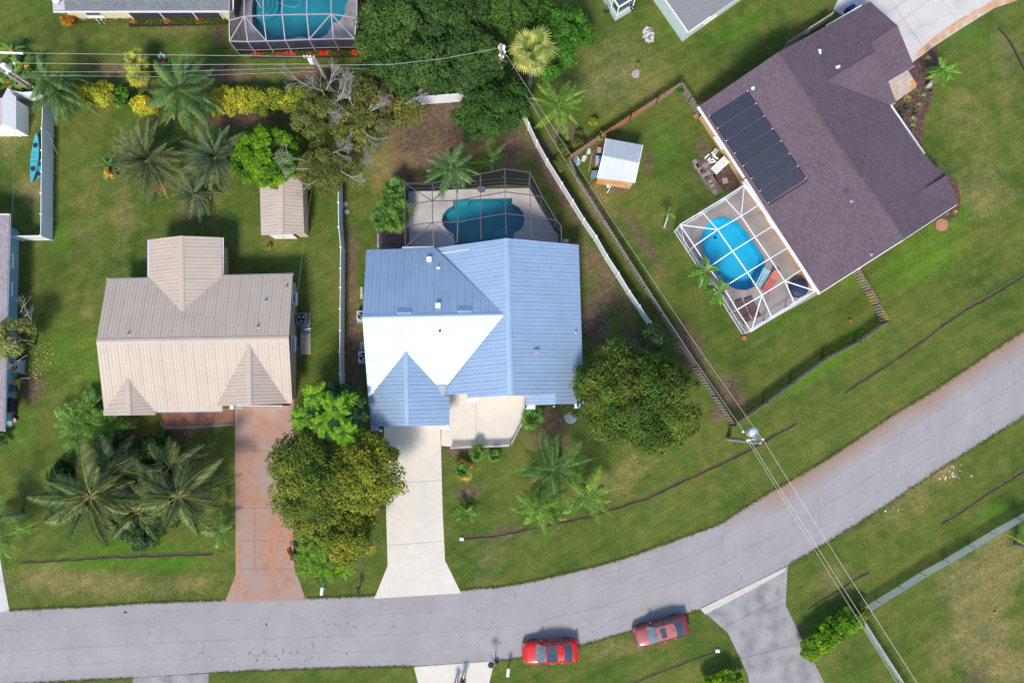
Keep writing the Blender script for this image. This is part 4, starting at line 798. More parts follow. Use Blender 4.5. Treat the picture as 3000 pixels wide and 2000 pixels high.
B+=[(gr[5][0],e1),(e1,e2),(e2,e3),(e3,e4),(gr[5][1],e1),(gr[5][2],e2),(gr[0][0],gr[1][1]),(gr[1][1],k2(780,280,3.2)),(gr[1][2],gr[0][3]),(gr[1][2],gr[2][3])]
beams(cg,B,.065,bronze)
wn=[gr[i][0] for i in range(6)]
beams(cg,[(p,down(p)) for p in wn+[gr[0][1],gr[0][2],gr[0][3],e1,e2,e3,e4]],.08,bronze,'post')
for z in(.1,1.0,2.1):
    R_=[down(p,min(z,p.z-.1)) for p in wn]+[down(e1,z),down(e2,z),down(e3,z),down(e4,z)]; beams(cg,[(R_[i],R_[i+1]) for i in range(len(R_)-1)],.05,bronze,'chair_rail' if z>.5 else 'sill_rail')
    R_=[down(p,min(z,2.3)) for p in gr[0]]; beams(cg,[(R_[i],R_[i+1]) for i in range(3)],.05,bronze,'chair_rail' if z>.5 else 'sill_rail')
for i in range(5):
    for j in range(3): panelq(cg,[gr[i][j],gr[i+1][j],gr[i+1][j+1],gr[i][j+1]],scr_m)
    panelq(cg,[wn[i],wn[i+1],down(wn[i+1]),down(wn[i])],scr_dd)
for q in([gr[5][0],e1,gr[5][1]],[gr[5][1],e1,e2,gr[5][2]],[gr[5][2],e2,e3,e4,gr[5][3]]): panelq(cg,q,scr_m)
for a_,b2 in((wn[5],e1),(e1,e2),(e2,e3),(e3,e4)): panelq(cg,[a_,b2,down(b2),down(a_)],scr_dd)
for j in range(3): panelq(cg,[gr[0][j],gr[0][j+1],down(gr[0][j+1]),down(gr[0][j])],scr_dd)
# tube light / reel and patio table under the cage
m=MB(); m.tube([k2(535,345,.5),k2(850,342,.5)],.09,10); t=thing('pool_reel','long white pool cover reel along the north side of the bronze cage','pool reel',k2(690,343,0)); m.build('roller',wpaint,t)
for x in(545,840): m=MB(); m.bar(k2(x,344,.5),k2(x,344,.07),.06); m.build('stand',dark,t)
t=thing('patio_chair','dark round patio chair near the north screen','chair',k2(1160,372,0)); m=MB(); m.lathe(k2(1160,372,.3),[(.05,0),(.36,.05),(.38,.12),(.30,.10)],14); m.build('seat',mat('blue_grey_fabric',(.10,.14,.19),.8),t)
m=MB(); m.slab([k2(1145,345,.8),k2(1190,350,.8),k2(1190,340,.85),k2(1145,335,.85)],[k2(1145,352,.4),k2(1190,357,.4),k2(1190,347,.4),k2(1145,342,.4)]); m.build('backrest',mat('blue_grey_fabric',(.1,.14,.19)),t)
for q in range(4): a=q*math.pi/2+.6; m=MB(); m.bar(k2(1160,372,.32)+Vector((.22*math.cos(a),.22*math.sin(a),0)),k2(1160,372,.07)+Vector((.26*math.cos(a),.26*math.sin(a),0)),.035); m.build('leg',dark,t)
# --- top left pool ---
K3=lambda pts:C(640,0,5.6,pts); k3=lambda x,y,z:G(*K3([(x,y)])[0],z)
deckt=mat('violet_grey_pool_deck',(.36,.33,.345),.85,var=.12,scale=1.2,col2=(.24,.21,.22),c2=(.5,.72),c2s=.7,fine=.25)
dkt=K3([(175,-750),(175,210),(250,800),(2290,790),(2285,-750)])
t=pool('swimming_pool','large free form teal pool in the cage cut by the top edge',POOLT,dkt,deckt,mat('sea_teal_plaster',(.045,.33,.42),.7,var=.05,scale=1,col2=(.03,.29,.36),c2=(.4,.7),c2s=.3),(.60,.92,.96),G(850,-20),depth=1.2)
for i,r in enumerate((250,190,130)):
    pts=[(700+r*math.cos(a),20+r*math.sin(a)) for a in [math.radians(-60+k*12) for k in range(0,17)]]; pts=[(620,-20)]+pts+[(600,180)]
    m=MB(); m.prism([Vector((*p,0)) for p in gpoly(K3(pts))],-1.1,-.75+.2*i); m.build('step',mat('sea_step_%d'%i,(.05+.02*i,.35,.43),.6),t)
m=MB(); m.tube([k3(1000,40,-.1),k3(1060,85,-.1),k3(1180,122,-.1),k3(1270,115,-.1),k3(1330,75,-.1),k3(1345,20,-.1)],.022,6); m.build('hose',wpaint,label='thin white cleaner hose curling in the top left pool',cat='hose',kind=None)
m=MB(); m.tube([k3(615,0,.7),k3(700,130,.7),k3(705,135,.06)],.03,6); m.build('handrail',wpaint,label='white handrail over the round steps of the top left pool',cat='handrail')
cg=thing('pool_cage','grey framed pool cage cut by the top edge beside the grey shingle roof','pool cage',G(860,0))
grt=mat('grey_violet_aluminium',(.40,.375,.40),.45,var=.06,metal=.2)
xs0=[(185,680),(480,687),(788,677),(1093,667),(1490,650),(1888,642),(2228,640)]; xs1=[(178,340),(425,272),(735,258),(1047,247),(1450,240),(1850,236),(2270,300)]
r0=[k3(*p,2.7) for p in xs0]; r1=[k3(*p,3.3) for p in xs1]; r2=[k3(p[0],-500,3.3) for p in xs1]
B=[(r0[i],r0[i+1]) for i in range(6)]+[(r1[i],r1[i+1]) for i in range(6)]+[(r0[i],r1[i]) for i in range(7)]+[(r1[i],r2[i]) for i in range(7)]+[(r0[0],r1[1]),(r1[1],r0[2]),(r1[5],r0[4]),(r1[5],r0[6])]
beams(cg,B,.085,grt); beams(cg,[(p,down(p)) for p in r0],.08,grt,'post')
for z in(.1,1.1): beams(cg,[(down(r0[i],z),down(r0[i+1],z)) for i in range(6)],.055,grt,'chair_rail' if z>.5 else 'sill_rail')
for i in range(6): panelq(cg,[r0[i],r0[i+1],down(r0[i+1]),down(r0[i])],scr_dd); panelq(cg,[r0[i],r1[i],r1[i+1],r0[i+1]],scr_m); panelq(cg,[r1[i],r2[i],r2[i+1],r1[i+1]],scr_m)
panelq(cg,[r0[0],r1[0],down(r1[0]),down(r0[0])],scr_dd); panelq(cg,[r1[0],r2[0],down(r2[0]),down(r1[0])],scr_dd); panelq(cg,[r0[6],r1[6],down(r1[6]),down(r0[6])],scr_dd); panelq(cg,[r1[6],r2[6],down(r2[6]),down(r1[6])],scr_dd)
# ================= fences =================
def vinyl(label,top,zt=1.83,spacing=2.4,base=None,sty='white_vinyl_fence',rib=True,mt=None,brace=True):
    P=[G(x,y,zt) for x,y in top]; t=thing('vinyl_fence',label,'fence',down(P[0],0),'white vinyl fences'); mt=mt or white
    for i in range(len(P)-1):
        a,b=P[i],P[i+1]; L=(b-a).length; n=max(1,round(L/spacing)); 
        for k in range(n):
            p=a.lerp(b,k/n); q=a.lerp(b,(k+1)/n); dd=(q-p).normalized(); p0=down(p,0);q0=down(q,0); s=dd.cross(Vector((0,0,1)))
            m=MB(); m.bar(p0+dd*.07+Vector((0,0,zt*.5)),q0-dd*.07+Vector((0,0,zt*.5)),.035,zt-.22); nn=int((q-p).length/.3)
            for j in range(nn+1): c_=p0.lerp(q0,(j+.5)/(nn+1)); m.bar(c_+Vector((0,0,.15))+s*.0,c_+Vector((0,0,zt-.12)),.06,.055,up=s)
            m.build('fence_panel',mt,t)
            for z in(zt-.06,.12): m=MB(); m.bar(p0+dd*.06+Vector((0,0,z)),q0-dd*.06+Vector((0,0,z)),.055,.13); m.build('rail',mt,t)
        for k in range(n+(1 if i==len(P)-2 else 0)):
            p=a.lerp(b,k/n); m=MB(); m.box((p.x,p.y,zt/2+.03),(.13,.13,zt+.06)); po=m.build('post',mt,t); m=MB(); m.add([Vector((p.x+x,p.y+y,zt+.06)) for x,y in((-.085,-.085),(.085,-.085),(.085,.085),(-.085,.085))]+[Vector((p.x,p.y,zt+.14))],[(0,1,4),(1,2,4),(2,3,4),(3,0,4),(3,2,1,0)]); m.build('cap',mt,po)
    return t
vinyl('bluish white vinyl fence between the kayaks and the left lawn',[(126,285),(122,376),(122,440),(121,502),(120,564),(120,626),(119,689)],spacing=3.2)
vinyl('short white vinyl fence closing the left yard beside the teal blue house',[(119,690),(30,692)],spacing=2.8)
vinyl('short white fence piece behind the left utility pole',[(108,268),(60,272),(25,262)],spacing=2.4)
vinyl('narrow white vinyl fence west of the galvanised roof house',[(998,1180),(996,1094),(995,1030),(996,966),(996,903),(997,841),(997,785),(998,723),(992,664),(991,592),(990,520),(992,450)],spacing=1.95)
vinyl('white vinyl fence along the north side of the brown bare yard',[(1150,292),(1235,283),(1312,277),(1420,268),(1505,266)],spacing=2.4)
vinyl('long white vinyl fence running diagonally east of the bronze pool cage',[(1508,268),(1549,360),(1573,412),(1603,466),(1646,535),(1678,586),(1711,640),(1747,691),(1778,746),(1812,798),(1844,851),(1874,895),(1906,943)],spacing=1.9)
def picket(label,top,zt=1.5,w=.14,gap=.14,mt=None,both=True,grp='weathered picket fences',stag=True,name='picket_fence'):
    P=[G(x,y,zt) for x,y in top]; t=thing(name,label,'fence',down(P[0],0),grp); mt=mt or wood
    for i in range(len(P)-1):
        a,b=down(P[i],0),down(P[i+1],0); L=(b-a).length; n=max(1,round(L/2.4))
        for k in range(n):
            p=a.lerp(b,k/n); q=a.lerp(b,(k+1)/n); dd=(q-p).normalized(); s=dd.cross(Vector((0,0,1))); l=(q-p).length
            for z in(.3,zt*.55,zt-.25): m=MB(); m.bar(p+Vector((0,0,z)),q+Vector((0,0,z)),.05,.09); m.build('rail',mt,t)
            m=MB(); nn=int(l/(w+gap))
            for j in range(nn):
                for sd in((1,0),(-1,.5)) if both else ((1,0),):
                    u=(j+.3+sd[1])/nn
                    if u>1: continue
                    c_=p.lerp(q,u)+s*sd[0]*.05; hh=zt+R.uniform(-.03,.03); m.bar(c_+Vector((0,0,.04)),c_+Vector((0,0,hh)),w,.022,up=s)
            o=m.build('picket',mt,t,kind='stuff')
        for k in range(n+1):
            p=a.lerp(b,k/n); m=MB(); m.box((p.x,p.y,zt/2),(.1,.1,zt-.04)); m.build('post',mt,t)
    return t
rw=mat('rust_washed_wood',(.33,.25,.19),.85,var=.25,scale=4,col2=(.46,.17,.05),c2=(.48,.62),c2s=.6,fine=.3)
picket('weathered wooden picket fence north of the metal shed, orange stained inside',[(1668,457),(1760,395),(1850,336),(1930,284),(2000,239)],mt=rw)
picket('short weathered picket fence joining the brown house at its west corner',[(2000,239),(2028,282),(2051,318)])
picket('long weathered picket fence running beside the white vinyl fence',[(1668,457),(1690,515),(1769,640),(1845,761),(1893,838),(1941,915),(1992,993),(2043,1073),(2098,1160),(2155,1245)])
picket('dark shadowed picket fence along the road side of the brown house yard',[(2155,1245),(2250,1180),(2330,1121),(2425,1051),(2524,1000),(2606,941)])
picket('mossy stained picket fence running down from the brown house south corner',[(2606,941),(2580,890),(2556,848),(2520,792)],mt=mat('mossy_wood',(.28,.25,.20),.85,var=.3,scale=3,col2=(.48,.30,.08),c2=(.52,.62),c2s=.9,fine=.3))
picket('low white picket railing along the cream patio edge',[(1322,1312),(1400,1309),(1495,1306),(1529,1240)],zt=.95,w=.06,gap=.09,mt=wpaint,both=False,grp=None,name='patio_railing')
m=MB()
# lattice fence top right
t=thing('lattice_fence','brown lattice screen fence beside the dark side of the brown house','fence',G(2370,90)); lw=mat('pale_lattice',(.36,.31,.26),.85,var=.15)
A_,B_2,C_2=G(2312,122,1.8),G(2375,80,1.8),G(2440,38,1.8)
for p in(A_,B_2,C_2): m=MB(); m.bar(down(p,0),p+Vector((0,0,.1)),.11); m.build('post',lw,t)
for a_,b2 in((A_,B_2),(B_2,C_2)):
    for z in(1.75,.15): m=MB(); m.bar(down(a_,z),down(b2,z),.07,.09); m.build('rail',lw,t)
    m=MB(); n=16; L_=(b2-a_).length
    for k in range(-8,n):
        for sgn in(0,1):
            u0=k/n; u1=(k+9)/n; za,zb_=(.15,1.75) if sgn else (1.75,.15)
            c0=max(u0,0); c1=min(u1,1); f=lambda u:za+(zb_-za)*(u-u0)/(u1-u0); m.bar(down(a_.lerp(b2,c0),f(c0)),down(a_.lerp(b2,c1),f(c1)),.02,.04)
    m.build('lattice_panel',lw,t,kind='stuff')
def chain(label,top,zt=1.3,base=None,mt=None,extra=0):
    P=[G(x,y,zt) for x,y in top]; t=thing('chain_link_fence',label,'fence',down(P[0],0),'chain link fences'); gal=mat('galvanised_mesh',(.42,.50,.50),.45,metal=.2,var=.05)
    for i in range(len(P)-1):
        a,b=P[i],P[i+1]; L=(b-a).length; a0,b0=down(a,0),down(b,0)
        for p in((a,b) if i==len(P)-2 else (a,)): m=MB(); m.tube([down(p,0),p+Vector((0,0,.05))],.035,8); m.build('post',steel,t)
        m=MB(); m.tube([a,b],.025,6); m.build('top_rail',steel,t)
        m=MB(); n=int(L/.16); H_=zt-.08; k_=H_/L
        for k in range(-int(H_/.16)-1,n+1):
            for sg in(0,1):
                u0=k*.16; u1=u0+H_; c0=max(u0,0); c1=min(u1,L)
                if c1<=c0: continue
                f=lambda u:(.05+(u-u0)) if sg else (.05+H_-(u-u0)); m.bar(a0.lerp(b0,c0/L)+Vector((0,0,f(c0))),a0.lerp(b0,c1/L)+Vector((0,0,f(c1))),.016,.016)
        m.build('mesh_panel',gal,t,kind='stuff')
        m=MB(); m.poly([a0+Vector((0,0,.04)),b0+Vector((0,0,.04)),b-Vector((0,0,.03)),a-Vector((0,0,.03))]); m.build('windscreen_netting',m_screen('pale_netting_%d'%len(bpy.data.materials),(.46,.55,.55),.30),t)
chain('pale galvanised chain link fence crossing the bottom right lawn',[(2531,1803),(2585,1768),(2652,1727),(2716,1686),(2786,1648),(2860,1604),(2923,1566),(3000,1523),(3120,1455)])
chain('chain link fence running down to the bottom edge beside the yellow green hedge',[(2531,1818),(2590,1912),(2652,2005),(2700,2080)],zt=1.3)
# ================= utility poles and wires =================
def wire(label,pts,r=.032,mt=None,sag=.0,cat='power line',grp='overhead wires'):
    P=[G(x,y,z) for x,y,z in pts]; Q=[]
    for i in range(len(P)-1):
        for k in range(10): u=k/10; Q.append(P[i].lerp(P[i+1],u)-Vector((0,0,sag*4*u*(1-u))))
    Q.append(P[-1]); m=MB(); m.tube(Q,r*.42,5); return m.build('power_line',mt or wirem,label=label,cat=cat,group=grp)
wirem=mat('pale_aluminium_wire',(.46,.46,.43),.5,metal=.2); wired=mat('dark_cable',(.10,.10,.11),.6)
wire('topmost of the four parallel wires across the top left',[(66,156,7.9),(480,161,7.6),(890,166,7.9)],.036)
wire('second of the four parallel wires across the top left',[(38,185,6.9),(480,190,6.5),(915,188,6.9)],.036)
wire('third of the four parallel wires across the top left',[(95,211,6.2),(480,211,5.9),(920,198,6.3)],.028)
wire('lowest of the four parallel wires across the top left',[(120,222,5.6),(480,225,5.3),(925,210,5.6)],.024)
wire('wire curving over the dark green trees to the hidden pole',[(930,192,6.9),(1150,189,7.6),(1300,172,8.2),(1455,143,8.6)],.034)
wire('short wire running into the dark green trees from the middle pole',[(930,195,6.6),(1075,203,5.2)],.028,grp=None)
wire('long wire from the hidden pole to the transformer pole, upper one',[(1486,166,8.6),(1629,387,8.2),(1788,635,8.0),(2033,1000,8.3),(2231,1283,8.9)],.028)
wire('long lower wire from the palms to the transformer pole',[(1541,277,7.0),(1673,500,7.0),(1850,772,7.2),(2010,1018,7.6),(2183,1268,8.2)],.028)
wire('dashed lower cable hugging the long picket fence',[(1535,275,6.0),(1660,480,5.8),(1880,820,5.8),(2176,1267,6.8)],.022,wired)
wire('eastern wire from the transformer pole to the bottom edge',[(2237,1290,9.0),(2368,1500,8.6),(2690,2005,8.4)],.028)
wire('middle wire from the transformer pole to the bottom edge',[(2197,1290,8.0),(2323,1490,7.6),(2521,1800,7.4),(2652,2005,7.4)],.028)
wire('western thin wire from the transformer pole to the bottom edge',[(2189,1290,7.4),(2318,1500,7.0),(2510,1808,6.8),(2632,2005,6.8)],.022)
wire('thin dark service cable from the tan shed to the tan roof house',[(914,555,3.0),(900,640,2.8),(888,730,2.8),(872,855,2.7)],.018,mat('green_grey_cable',(.25,.30,.28),.6),grp=None,cat='cable')
wire('thin grey cable over the left yard beside the kayaks',[(46,385,2.0),(42,480,1.9),(38,580,1.9),(34,668,2.2)],.018,steel,grp=None,cat='cable')
def upole(label,base,h,r=.16,mt=None):
    t=thing('utility_pole',label,'utility pole',G(*base),'utility poles'); b=G(*base); m=MB(); m.tube([b,b+Vector((0,0,h*.5)),b+Vector((0,0,h))],[r*1.2,r,r*.75],10); m.build('pole_shaft',mt or mat('grey_pole_wood',(.30,.26,.22),.85,var=.2,scale=6,fine=.3),t); return t,b
def insul(t,p,ax=None): m=MB(); m.lathe(p,[(.03,0),(.09,.02),(.05,.06),(.09,.10),(.05,.14),(.07,.19),(.03,.22)],8,ax); m.build('insulator',wpaint,t)
t,b=upole('leaning looking wooden utility pole north of the hedge with bracket arms',(984,282),8.1)
m=MB(); a_=b+Vector((0,0,7.8)); m.bar(a_,G(888,166,7.9),.08); m.build('bracket_arm',steel,t)
for k in range(3): insul(t,G(892+9*k,167,7.75))
m=MB(); m.lathe(G(915,184,6.2),[(.02,0),(.21,.02),(.22,.75),(.18,.82),(.02,.86)],12); m.build('transformer',wpaint,t)
m=MB(); m.bar(G(915,190,6.9),G(935,186,6.9),.07); m.build('bracket_arm',steel,t)
m=MB(); m.tube([G(925,205,5.8),G(928,275,.05)],.022,5); m.build('guy_wire',steel,t); m=MB(); m.tube([G(930,208,5.8),G(949,283,.05)],.022,5); m.build('guy_wire',wired,t)
t,b=upole('utility pole with a white crossarm at the left edge above the fence corner',(105,271),8.0,.17)
pal=mat('pale_pole_wood',(.42,.37,.32),.85,var=.15)
m=MB(); m.bar(G(-40,153,7.9),G(68,157,7.9),.13,.13); m.build('crossarm',wpaint,t)
m=MB(); m.lathe(G(28,205,5.4),[(.02,0),(.25,.02),(.27,.85),(.2,.93),(.02,.98)],14); m.build('transformer',wpaint,t)
m=MB(); m.bar(G(45,186,6.6),G(45,252,4.4),.05); m.build('bracket_arm',steel,t)
for px,py in((15,196),(22,215),(44,187)): insul(t,G(px,py,6.3))
t,b=upole('second wooden pole standing close behind the crossarm pole at the left edge',(119,268),7.0,.13,pal)
m=MB(); m.bar(G(60,232,4.2),G(72,226,4.2),.06); m.build('bracket_arm',steel,t)
t,b=upole('utility pole top poking out of the dark green trees beside the fan palm',(1471,268),9.3)
m=MB(); m.lathe(G(1461,140,8.4),[(.02,0),(.17,.02),(.18,.5),(.02,.6)],10,Matrix.Rotation(1.2,3,'Y')); m.build('transformer',wpaint,t)
for px,py in((1473,142),(1476,148),(1479,154),(1474,168),(1464,163)): insul(t,G(px,py,8.2))
m=MB(); m.bar(G(1474,158,8.3),G(1488,167,8.3),.06); m.build('bracket_arm',steel,t); m=MB(); m.bar(G(1470,176,7.2),G(1484,182,7.2),.05); m.build('bracket_arm',mat('rusty_iron',(.24,.06,.05),.8),t)
t,b=upole('transformer pole on the road verge at the corner of the picket fences',(2133,1284),9.2)
m=MB(); m.lathe(G(2198,1266,6.9),[(.02,0),(.36,.02),(.38,.95),(.36,1.0),(.30,1.06),(.02,1.1)],24); tr=m.build('transformer',mat('pale_blue_grey_steel',(.50,.56,.62),.45,var=.05),t)
m=MB(); m.lathe(G(2209,1263,8.05),[(.05,0),(.05,.12),(.03,.16)],8); m.build('bushing',wpaint,tr)
m=MB(); m.bar(G(2200,1287,8.0),G(2236,1287,8.9),.07); m.build('bracket_arm',steel,t)
for px,py,z in((2189,1289,7.6),(2196,1288,7.9),(2206,1286,7.6),(2234,1286,8.9),(2176,1264,7.4),(2218,1262,7.6)): insul(t,G(px,py,z))
m=MB(); m.tube([G(2206,1284,8),G(2213,1290,8),G(2213,1296,7.9)],.035,6); m.build('cutout_fuse',wpaint,t); m=MB(); m.tube([G(2213,1285,8.2),G(2222,1282,8.3),G(2233,1286,8.7)],.03,6); m.build('jumper_wire',wpaint,t)
# ================= cars =================
m_glass('car_glass',(.035,.055,.075),.03)
def car(label,c,ang,paint,L=4.85,W=1.86,Hh=1.45,sun=1,trim=None,roofm=None):
    t=thing('parked_car',label,'car',c,'cars parked along the kerb'); t.rotation_euler=(0,0,ang); WL[t.name]=Vector((0,0,0)); 
    S=[(-.5,.60,.35,.56),(-.492,.70,.28,.66),(-.46,.83,.22,.74),(-.40,.90,.2,.80),(-.30,.925,.2,.87),(-.20,.93,.2,.93),(-.10,.935,.2,.96),(.10,.935,.2,.98),(.25,.93,.2,1.0),(.34,.92,.2,1.01),(.42,.88,.22,1.0),(.47,.80,.26,.97),(.493,.70,.32,.90),(.5,.62,.36,.80)]
    prof=[(0.0,1.0),(.45,.995),(.74,.97),(.90,.90),(.975,.78),(1.0,.60),(1.0,.42),(.985,.2),(.93,0.0)]
    V=[];F=[];k=len(prof)*2-1
    for x,hw,zb,zt in S:
        row=[(hw*W/1.86*a,zb+(zt-zb)*q) for a,q in prof]; row=[(-a,q) for a,q in row[::-1][:-1]]+row
        V+=[Vector((x*L,y,z)) for y,z in row]
    for i in range(len(S)-1): F+=[(i*k+j,i*k+j+1,(i+1)*k+j+1,(i+1)*k+j) for j in range(k-1)]
    F+=[tuple(range(k)),tuple(range(len(V)-1,len(V)-k-1,-1))]; m=MB(); m.add(V,F); b=m.build('body',paint,t,smooth=True)
    bm=bmesh.new(); bm.from_mesh(b.data); bmesh.ops.recalc_face_normals(bm,faces=bm.faces); bm.to_mesh(b.data); bm.free()
    for e in(): pass
    gl=MATS['car_glass']
    # greenhouse lines: windshield base x -.19, roof front -.05, roof rear .20, rear glass base .35 (fractions of L)
    xb,xf,xr,xe=-.235*L,-.075*L,.225*L,.375*L; yb,yt=.80*W/1.86,.60*W/1.86; zb=.955; zt=Hh
    def grid(A,B,C_,D,bulge,n=6):
        V=[];F=[]
        for i in range(n+1):
            for j in range(n+1):
                u,v=i/n,j/n; p=(Vector(A)*(1-u)+Vector(B)*u)*(1-v)+(Vector(D)*(1-u)+Vector(C_)*u)*v; s=4*(u-.5)**2; r_=4*(v-.5)**2; V.append(p+Vector(bulge)*(1-s)*1.0)
        for i in range(n):
            for j in range(n): F.append((i*(n+1)+j,(i+1)*(n+1)+j,(i+1)*(n+1)+j+1,i*(n+1)+j+1))
        return V,F
    m=MB(); V,F=grid((xb,-yb,zb),(xb,yb,zb),(xf,yt,zt-.05),(xf,-yt,zt-.05),(-.13,0,.03)); m.add(V,F); m.build('windshield',mat('windshield_reflection_tint',(.10,.135,.14),.06,var=.5,scale=1.5,spec=.9,coat=1),t,smooth=True)  # pale blue-green reflection is put into the windshield colour
    m=MB(); V,F=grid((xe,-yb+.06,zb+.05),(xe,yb-.06,zb+.05),(xr,yt,zt-.04),(xr,-yt,zt-.04),(.10,0,.03)); m.add(V,F); m.build('rear_window',gl,t,smooth=True)
    m=MB(); V,F=grid((xf-.03,-yt-.01,zt-.04),(xf-.03,yt+.01,zt-.04),(xr+.03,yt+.01,zt-.03),(xr+.03,-yt-.01,zt-.03),(0,0,.05)); V=[v+Vector((-.10*(1-(v.y/yt)**2)*(1 if v.x<(xf+xr)/2 else -.8)*abs(v.x-(xf+xr)/2)/((xr-xf)/2),0,0)) for v in V]; m.add(V,F); rfo=m.build('roof',roofm or paint,t,smooth=True)
    for s in(-1,1):
        m=MB(); m.add([Vector(p) for p in((xb+.02,s*(yb),zb),(xb+.35*(xf-xb)+.3,s*(yb+.02),zb+.0),(xe-.1,s*(yb-.01),zb+.03),(xr,s*(yt+.015),zt-.07),(xf,s*(yt+.015),zt-.07))],[(0,1,2,3,4)]); m.build('side_window',gl,t)
        for a_,b_ in(((xb,s*yb,zb+.01),(xf,s*yt,zt-.03)),((xr,s*yt,zt-.03),(xe,s*(yb-.04),zb+.06)),((xf,s*(yt+.01),zt-.035),(xr,s*(yt+.01),zt-.03))): m=MB(); m.bar(a_,b_,.07,.05); m.build('pillar',paint,t)
        m=MB(); m.bar((.1*L-.15,s*(yb+.01),zb),(.1*L-.15,s*(yt+.02),zt-.06),.06,.03); m.build('door_pillar',dark,t)
        m=MB(); m.box((xb+.38,s*(yb+.19),zb+.03),(.13,.22,.14),s*.25); mi=m.build('side_mirror',paint if trim is None else trim,t)
        for u,zz in((-.06*L,.83),(.13*L,.84)): m=MB(); m.box((u+.35,s*.938*W/1.86,zz),(.16,.03,.03)); m.build('door_handle',steel,t)
        m=MB(); m.slab([Vector((x*L,s*y*W/1.86,z)) for x,y,z in((-.492,.45,.665),(-.482,.72,.69),(-.435,.86,.75),(-.45,.64,.76))],[Vector((x*L,s*y*W/1.86,z-.1)) for x,y,z in((-.492,.45,.665),(-.482,.72,.69),(-.435,.86,.75),(-.45,.64,.76))]); m.build('headlight',mat('headlight_lens',(.16,.17,.18),.15,spec=.7),t)
        m=MB(); m.slab([Vector((x*L,s*y*W/1.86,z)) for x,y,z in((.496,.45,.86),(.49,.72,.90),(.455,.84,.975),(.475,.55,.965))],[Vector((x*L,s*y*W/1.86,z-.12)) for x,y,z in((.496,.45,.86),(.49,.72,.90),(.455,.84,.975),(.475,.55,.965))]); m.build('tail_light',mat('tail_light_red',(.35,.01,.01),.2,spec=.8),t)
        for x in(-.31*L,.29*L):
            ax=Matrix.Rotation(math.pi/2,3,'X'); m=MB(); m.lathe(Vector((x,s*.83*W/1.86+.11,.33)),[(.2,0),(.30,0),(.33,.03),(.33,.19),(.30,.22),(.2,.22)],20,ax); ty=m.build('tyre',mat('tyre_rubber',(.025,.025,.028),.85),t); m=MB(); m.lathe(Vector((x,s*.83*W/1.86+.112,.33)),[(.02,.01),(.19,.0),(.21,.02),(.21,.20),(.19,.224),(.02,.21)],14,ax); m.build('rim',steel,ty)
        m=MB(); m.bar((xb-.02,s*.1,zb+.03),(xb+.02+.12,s*.55,zb+.10),.025,.02); m.build('wiper',dark,t)
        m=MB(); m.bar((-.47*L,s*.55,.765),(xb-.1,s*.66,.955),.018,.012); m.build('bonnet_crease',paint,t)
    m=MB(); m.bar((-.455*L,-.72,.752),(-.455*L,.72,.752),.015,.012); m.build('bonnet_gap',dark,t)
    for s in(-1,1): m=MB(); m.bar((-.19*L,s*.936*W/1.86,.86),(-.19*L,s*.936*W/1.86,.45),.015,.015); m.bar((.07*L,s*.94*W/1.86,.88),(.07*L,s*.94*W/1.86,.45),.015,.015); m.build('door_gap',dark,t)
    m=MB(); m.bar((xb-.03,-.66,zb+.005),(xb-.03,.66,zb+.005),.10,.02); m.build('cowl',dark,t)
    m=MB(); m.bar((.372*L+.03,-.70,zb+.055),(.372*L+.03,.70,zb+.055),.02,.012); m.build('boot_gap',dark,t)
    m=MB(); m.bar((-.502*L,-.5,.42),(-.502*L,.5,.42),.05,.16); m.build('grille',dark,t); m=MB(); m.box((.503*L,0,.6),(.02,.36,.14)); m.build('number_plate',wpaint,t)
    if sun:
        x0,x1=(xf+.02,xf+.92) if sun==1 else (xf+.22,xf+.66); yy=yt-.06 if sun==1 else yt-.22; m=MB(); z=zt+.022; m.slab([Vector((x0,-yy,z-.012)),Vector((x1,-yy,z+.0)),Vector((x1,yy,z+.0)),Vector((x0,yy,z-.012))],[Vector((x0,-yy,z-.05)),Vector((x1,-yy,z-.05)),Vector((x1,yy,z-.05)),Vector((x0,yy,z-.05))]); m.build('sunroof',gl,t)
        m=MB(); z=zt+.024
        for a_,b_ in(((x0,-yy),(x0,yy)),((x1,-yy),(x1,yy)),((x0,-yy),(x1,-yy)),((x0,yy),(x1,yy))): m.bar((*a_,z),(*b_,z),.02,.012)
        m.build('sunroof_frame',dark,t)
    m=MB(); m.box((xr-.10,0,zt+.05),(.12,.035,.06)); m.build('antenna_fin',dark,t)
    return t
redp=mat('bright_red_paint',(.50,.003,.006),.35,var=.03,spec=.35,coat=.35); mar=mat('dusty_maroon_paint',(.20,.030,.038),.4,var=.08,spec=.5,coat=.4,metal=.25); marr=mat('sun_faded_maroon',(.34,.10,.10),.45,var=.1,coat=.2)
def heading(p,q): v=G(*q)-G(*p); return math.atan2(v.y,v.x)
car('bright red car with a big dark glass roof parked on the road edge',G(1611,1901,.0)+Vector((0,0,.03)),heading((1536,1906),(1688,1897)),redp,sun=1,trim=dark,L=4.75,W=1.95)
car('maroon saloon car with a small sunroof parked half on the grass',G(1932,1841)+Vector((0,0,.03)),heading((1860,1863),(2004,1823)),mar,sun=2,roofm=marr,L=4.75,W=1.85)
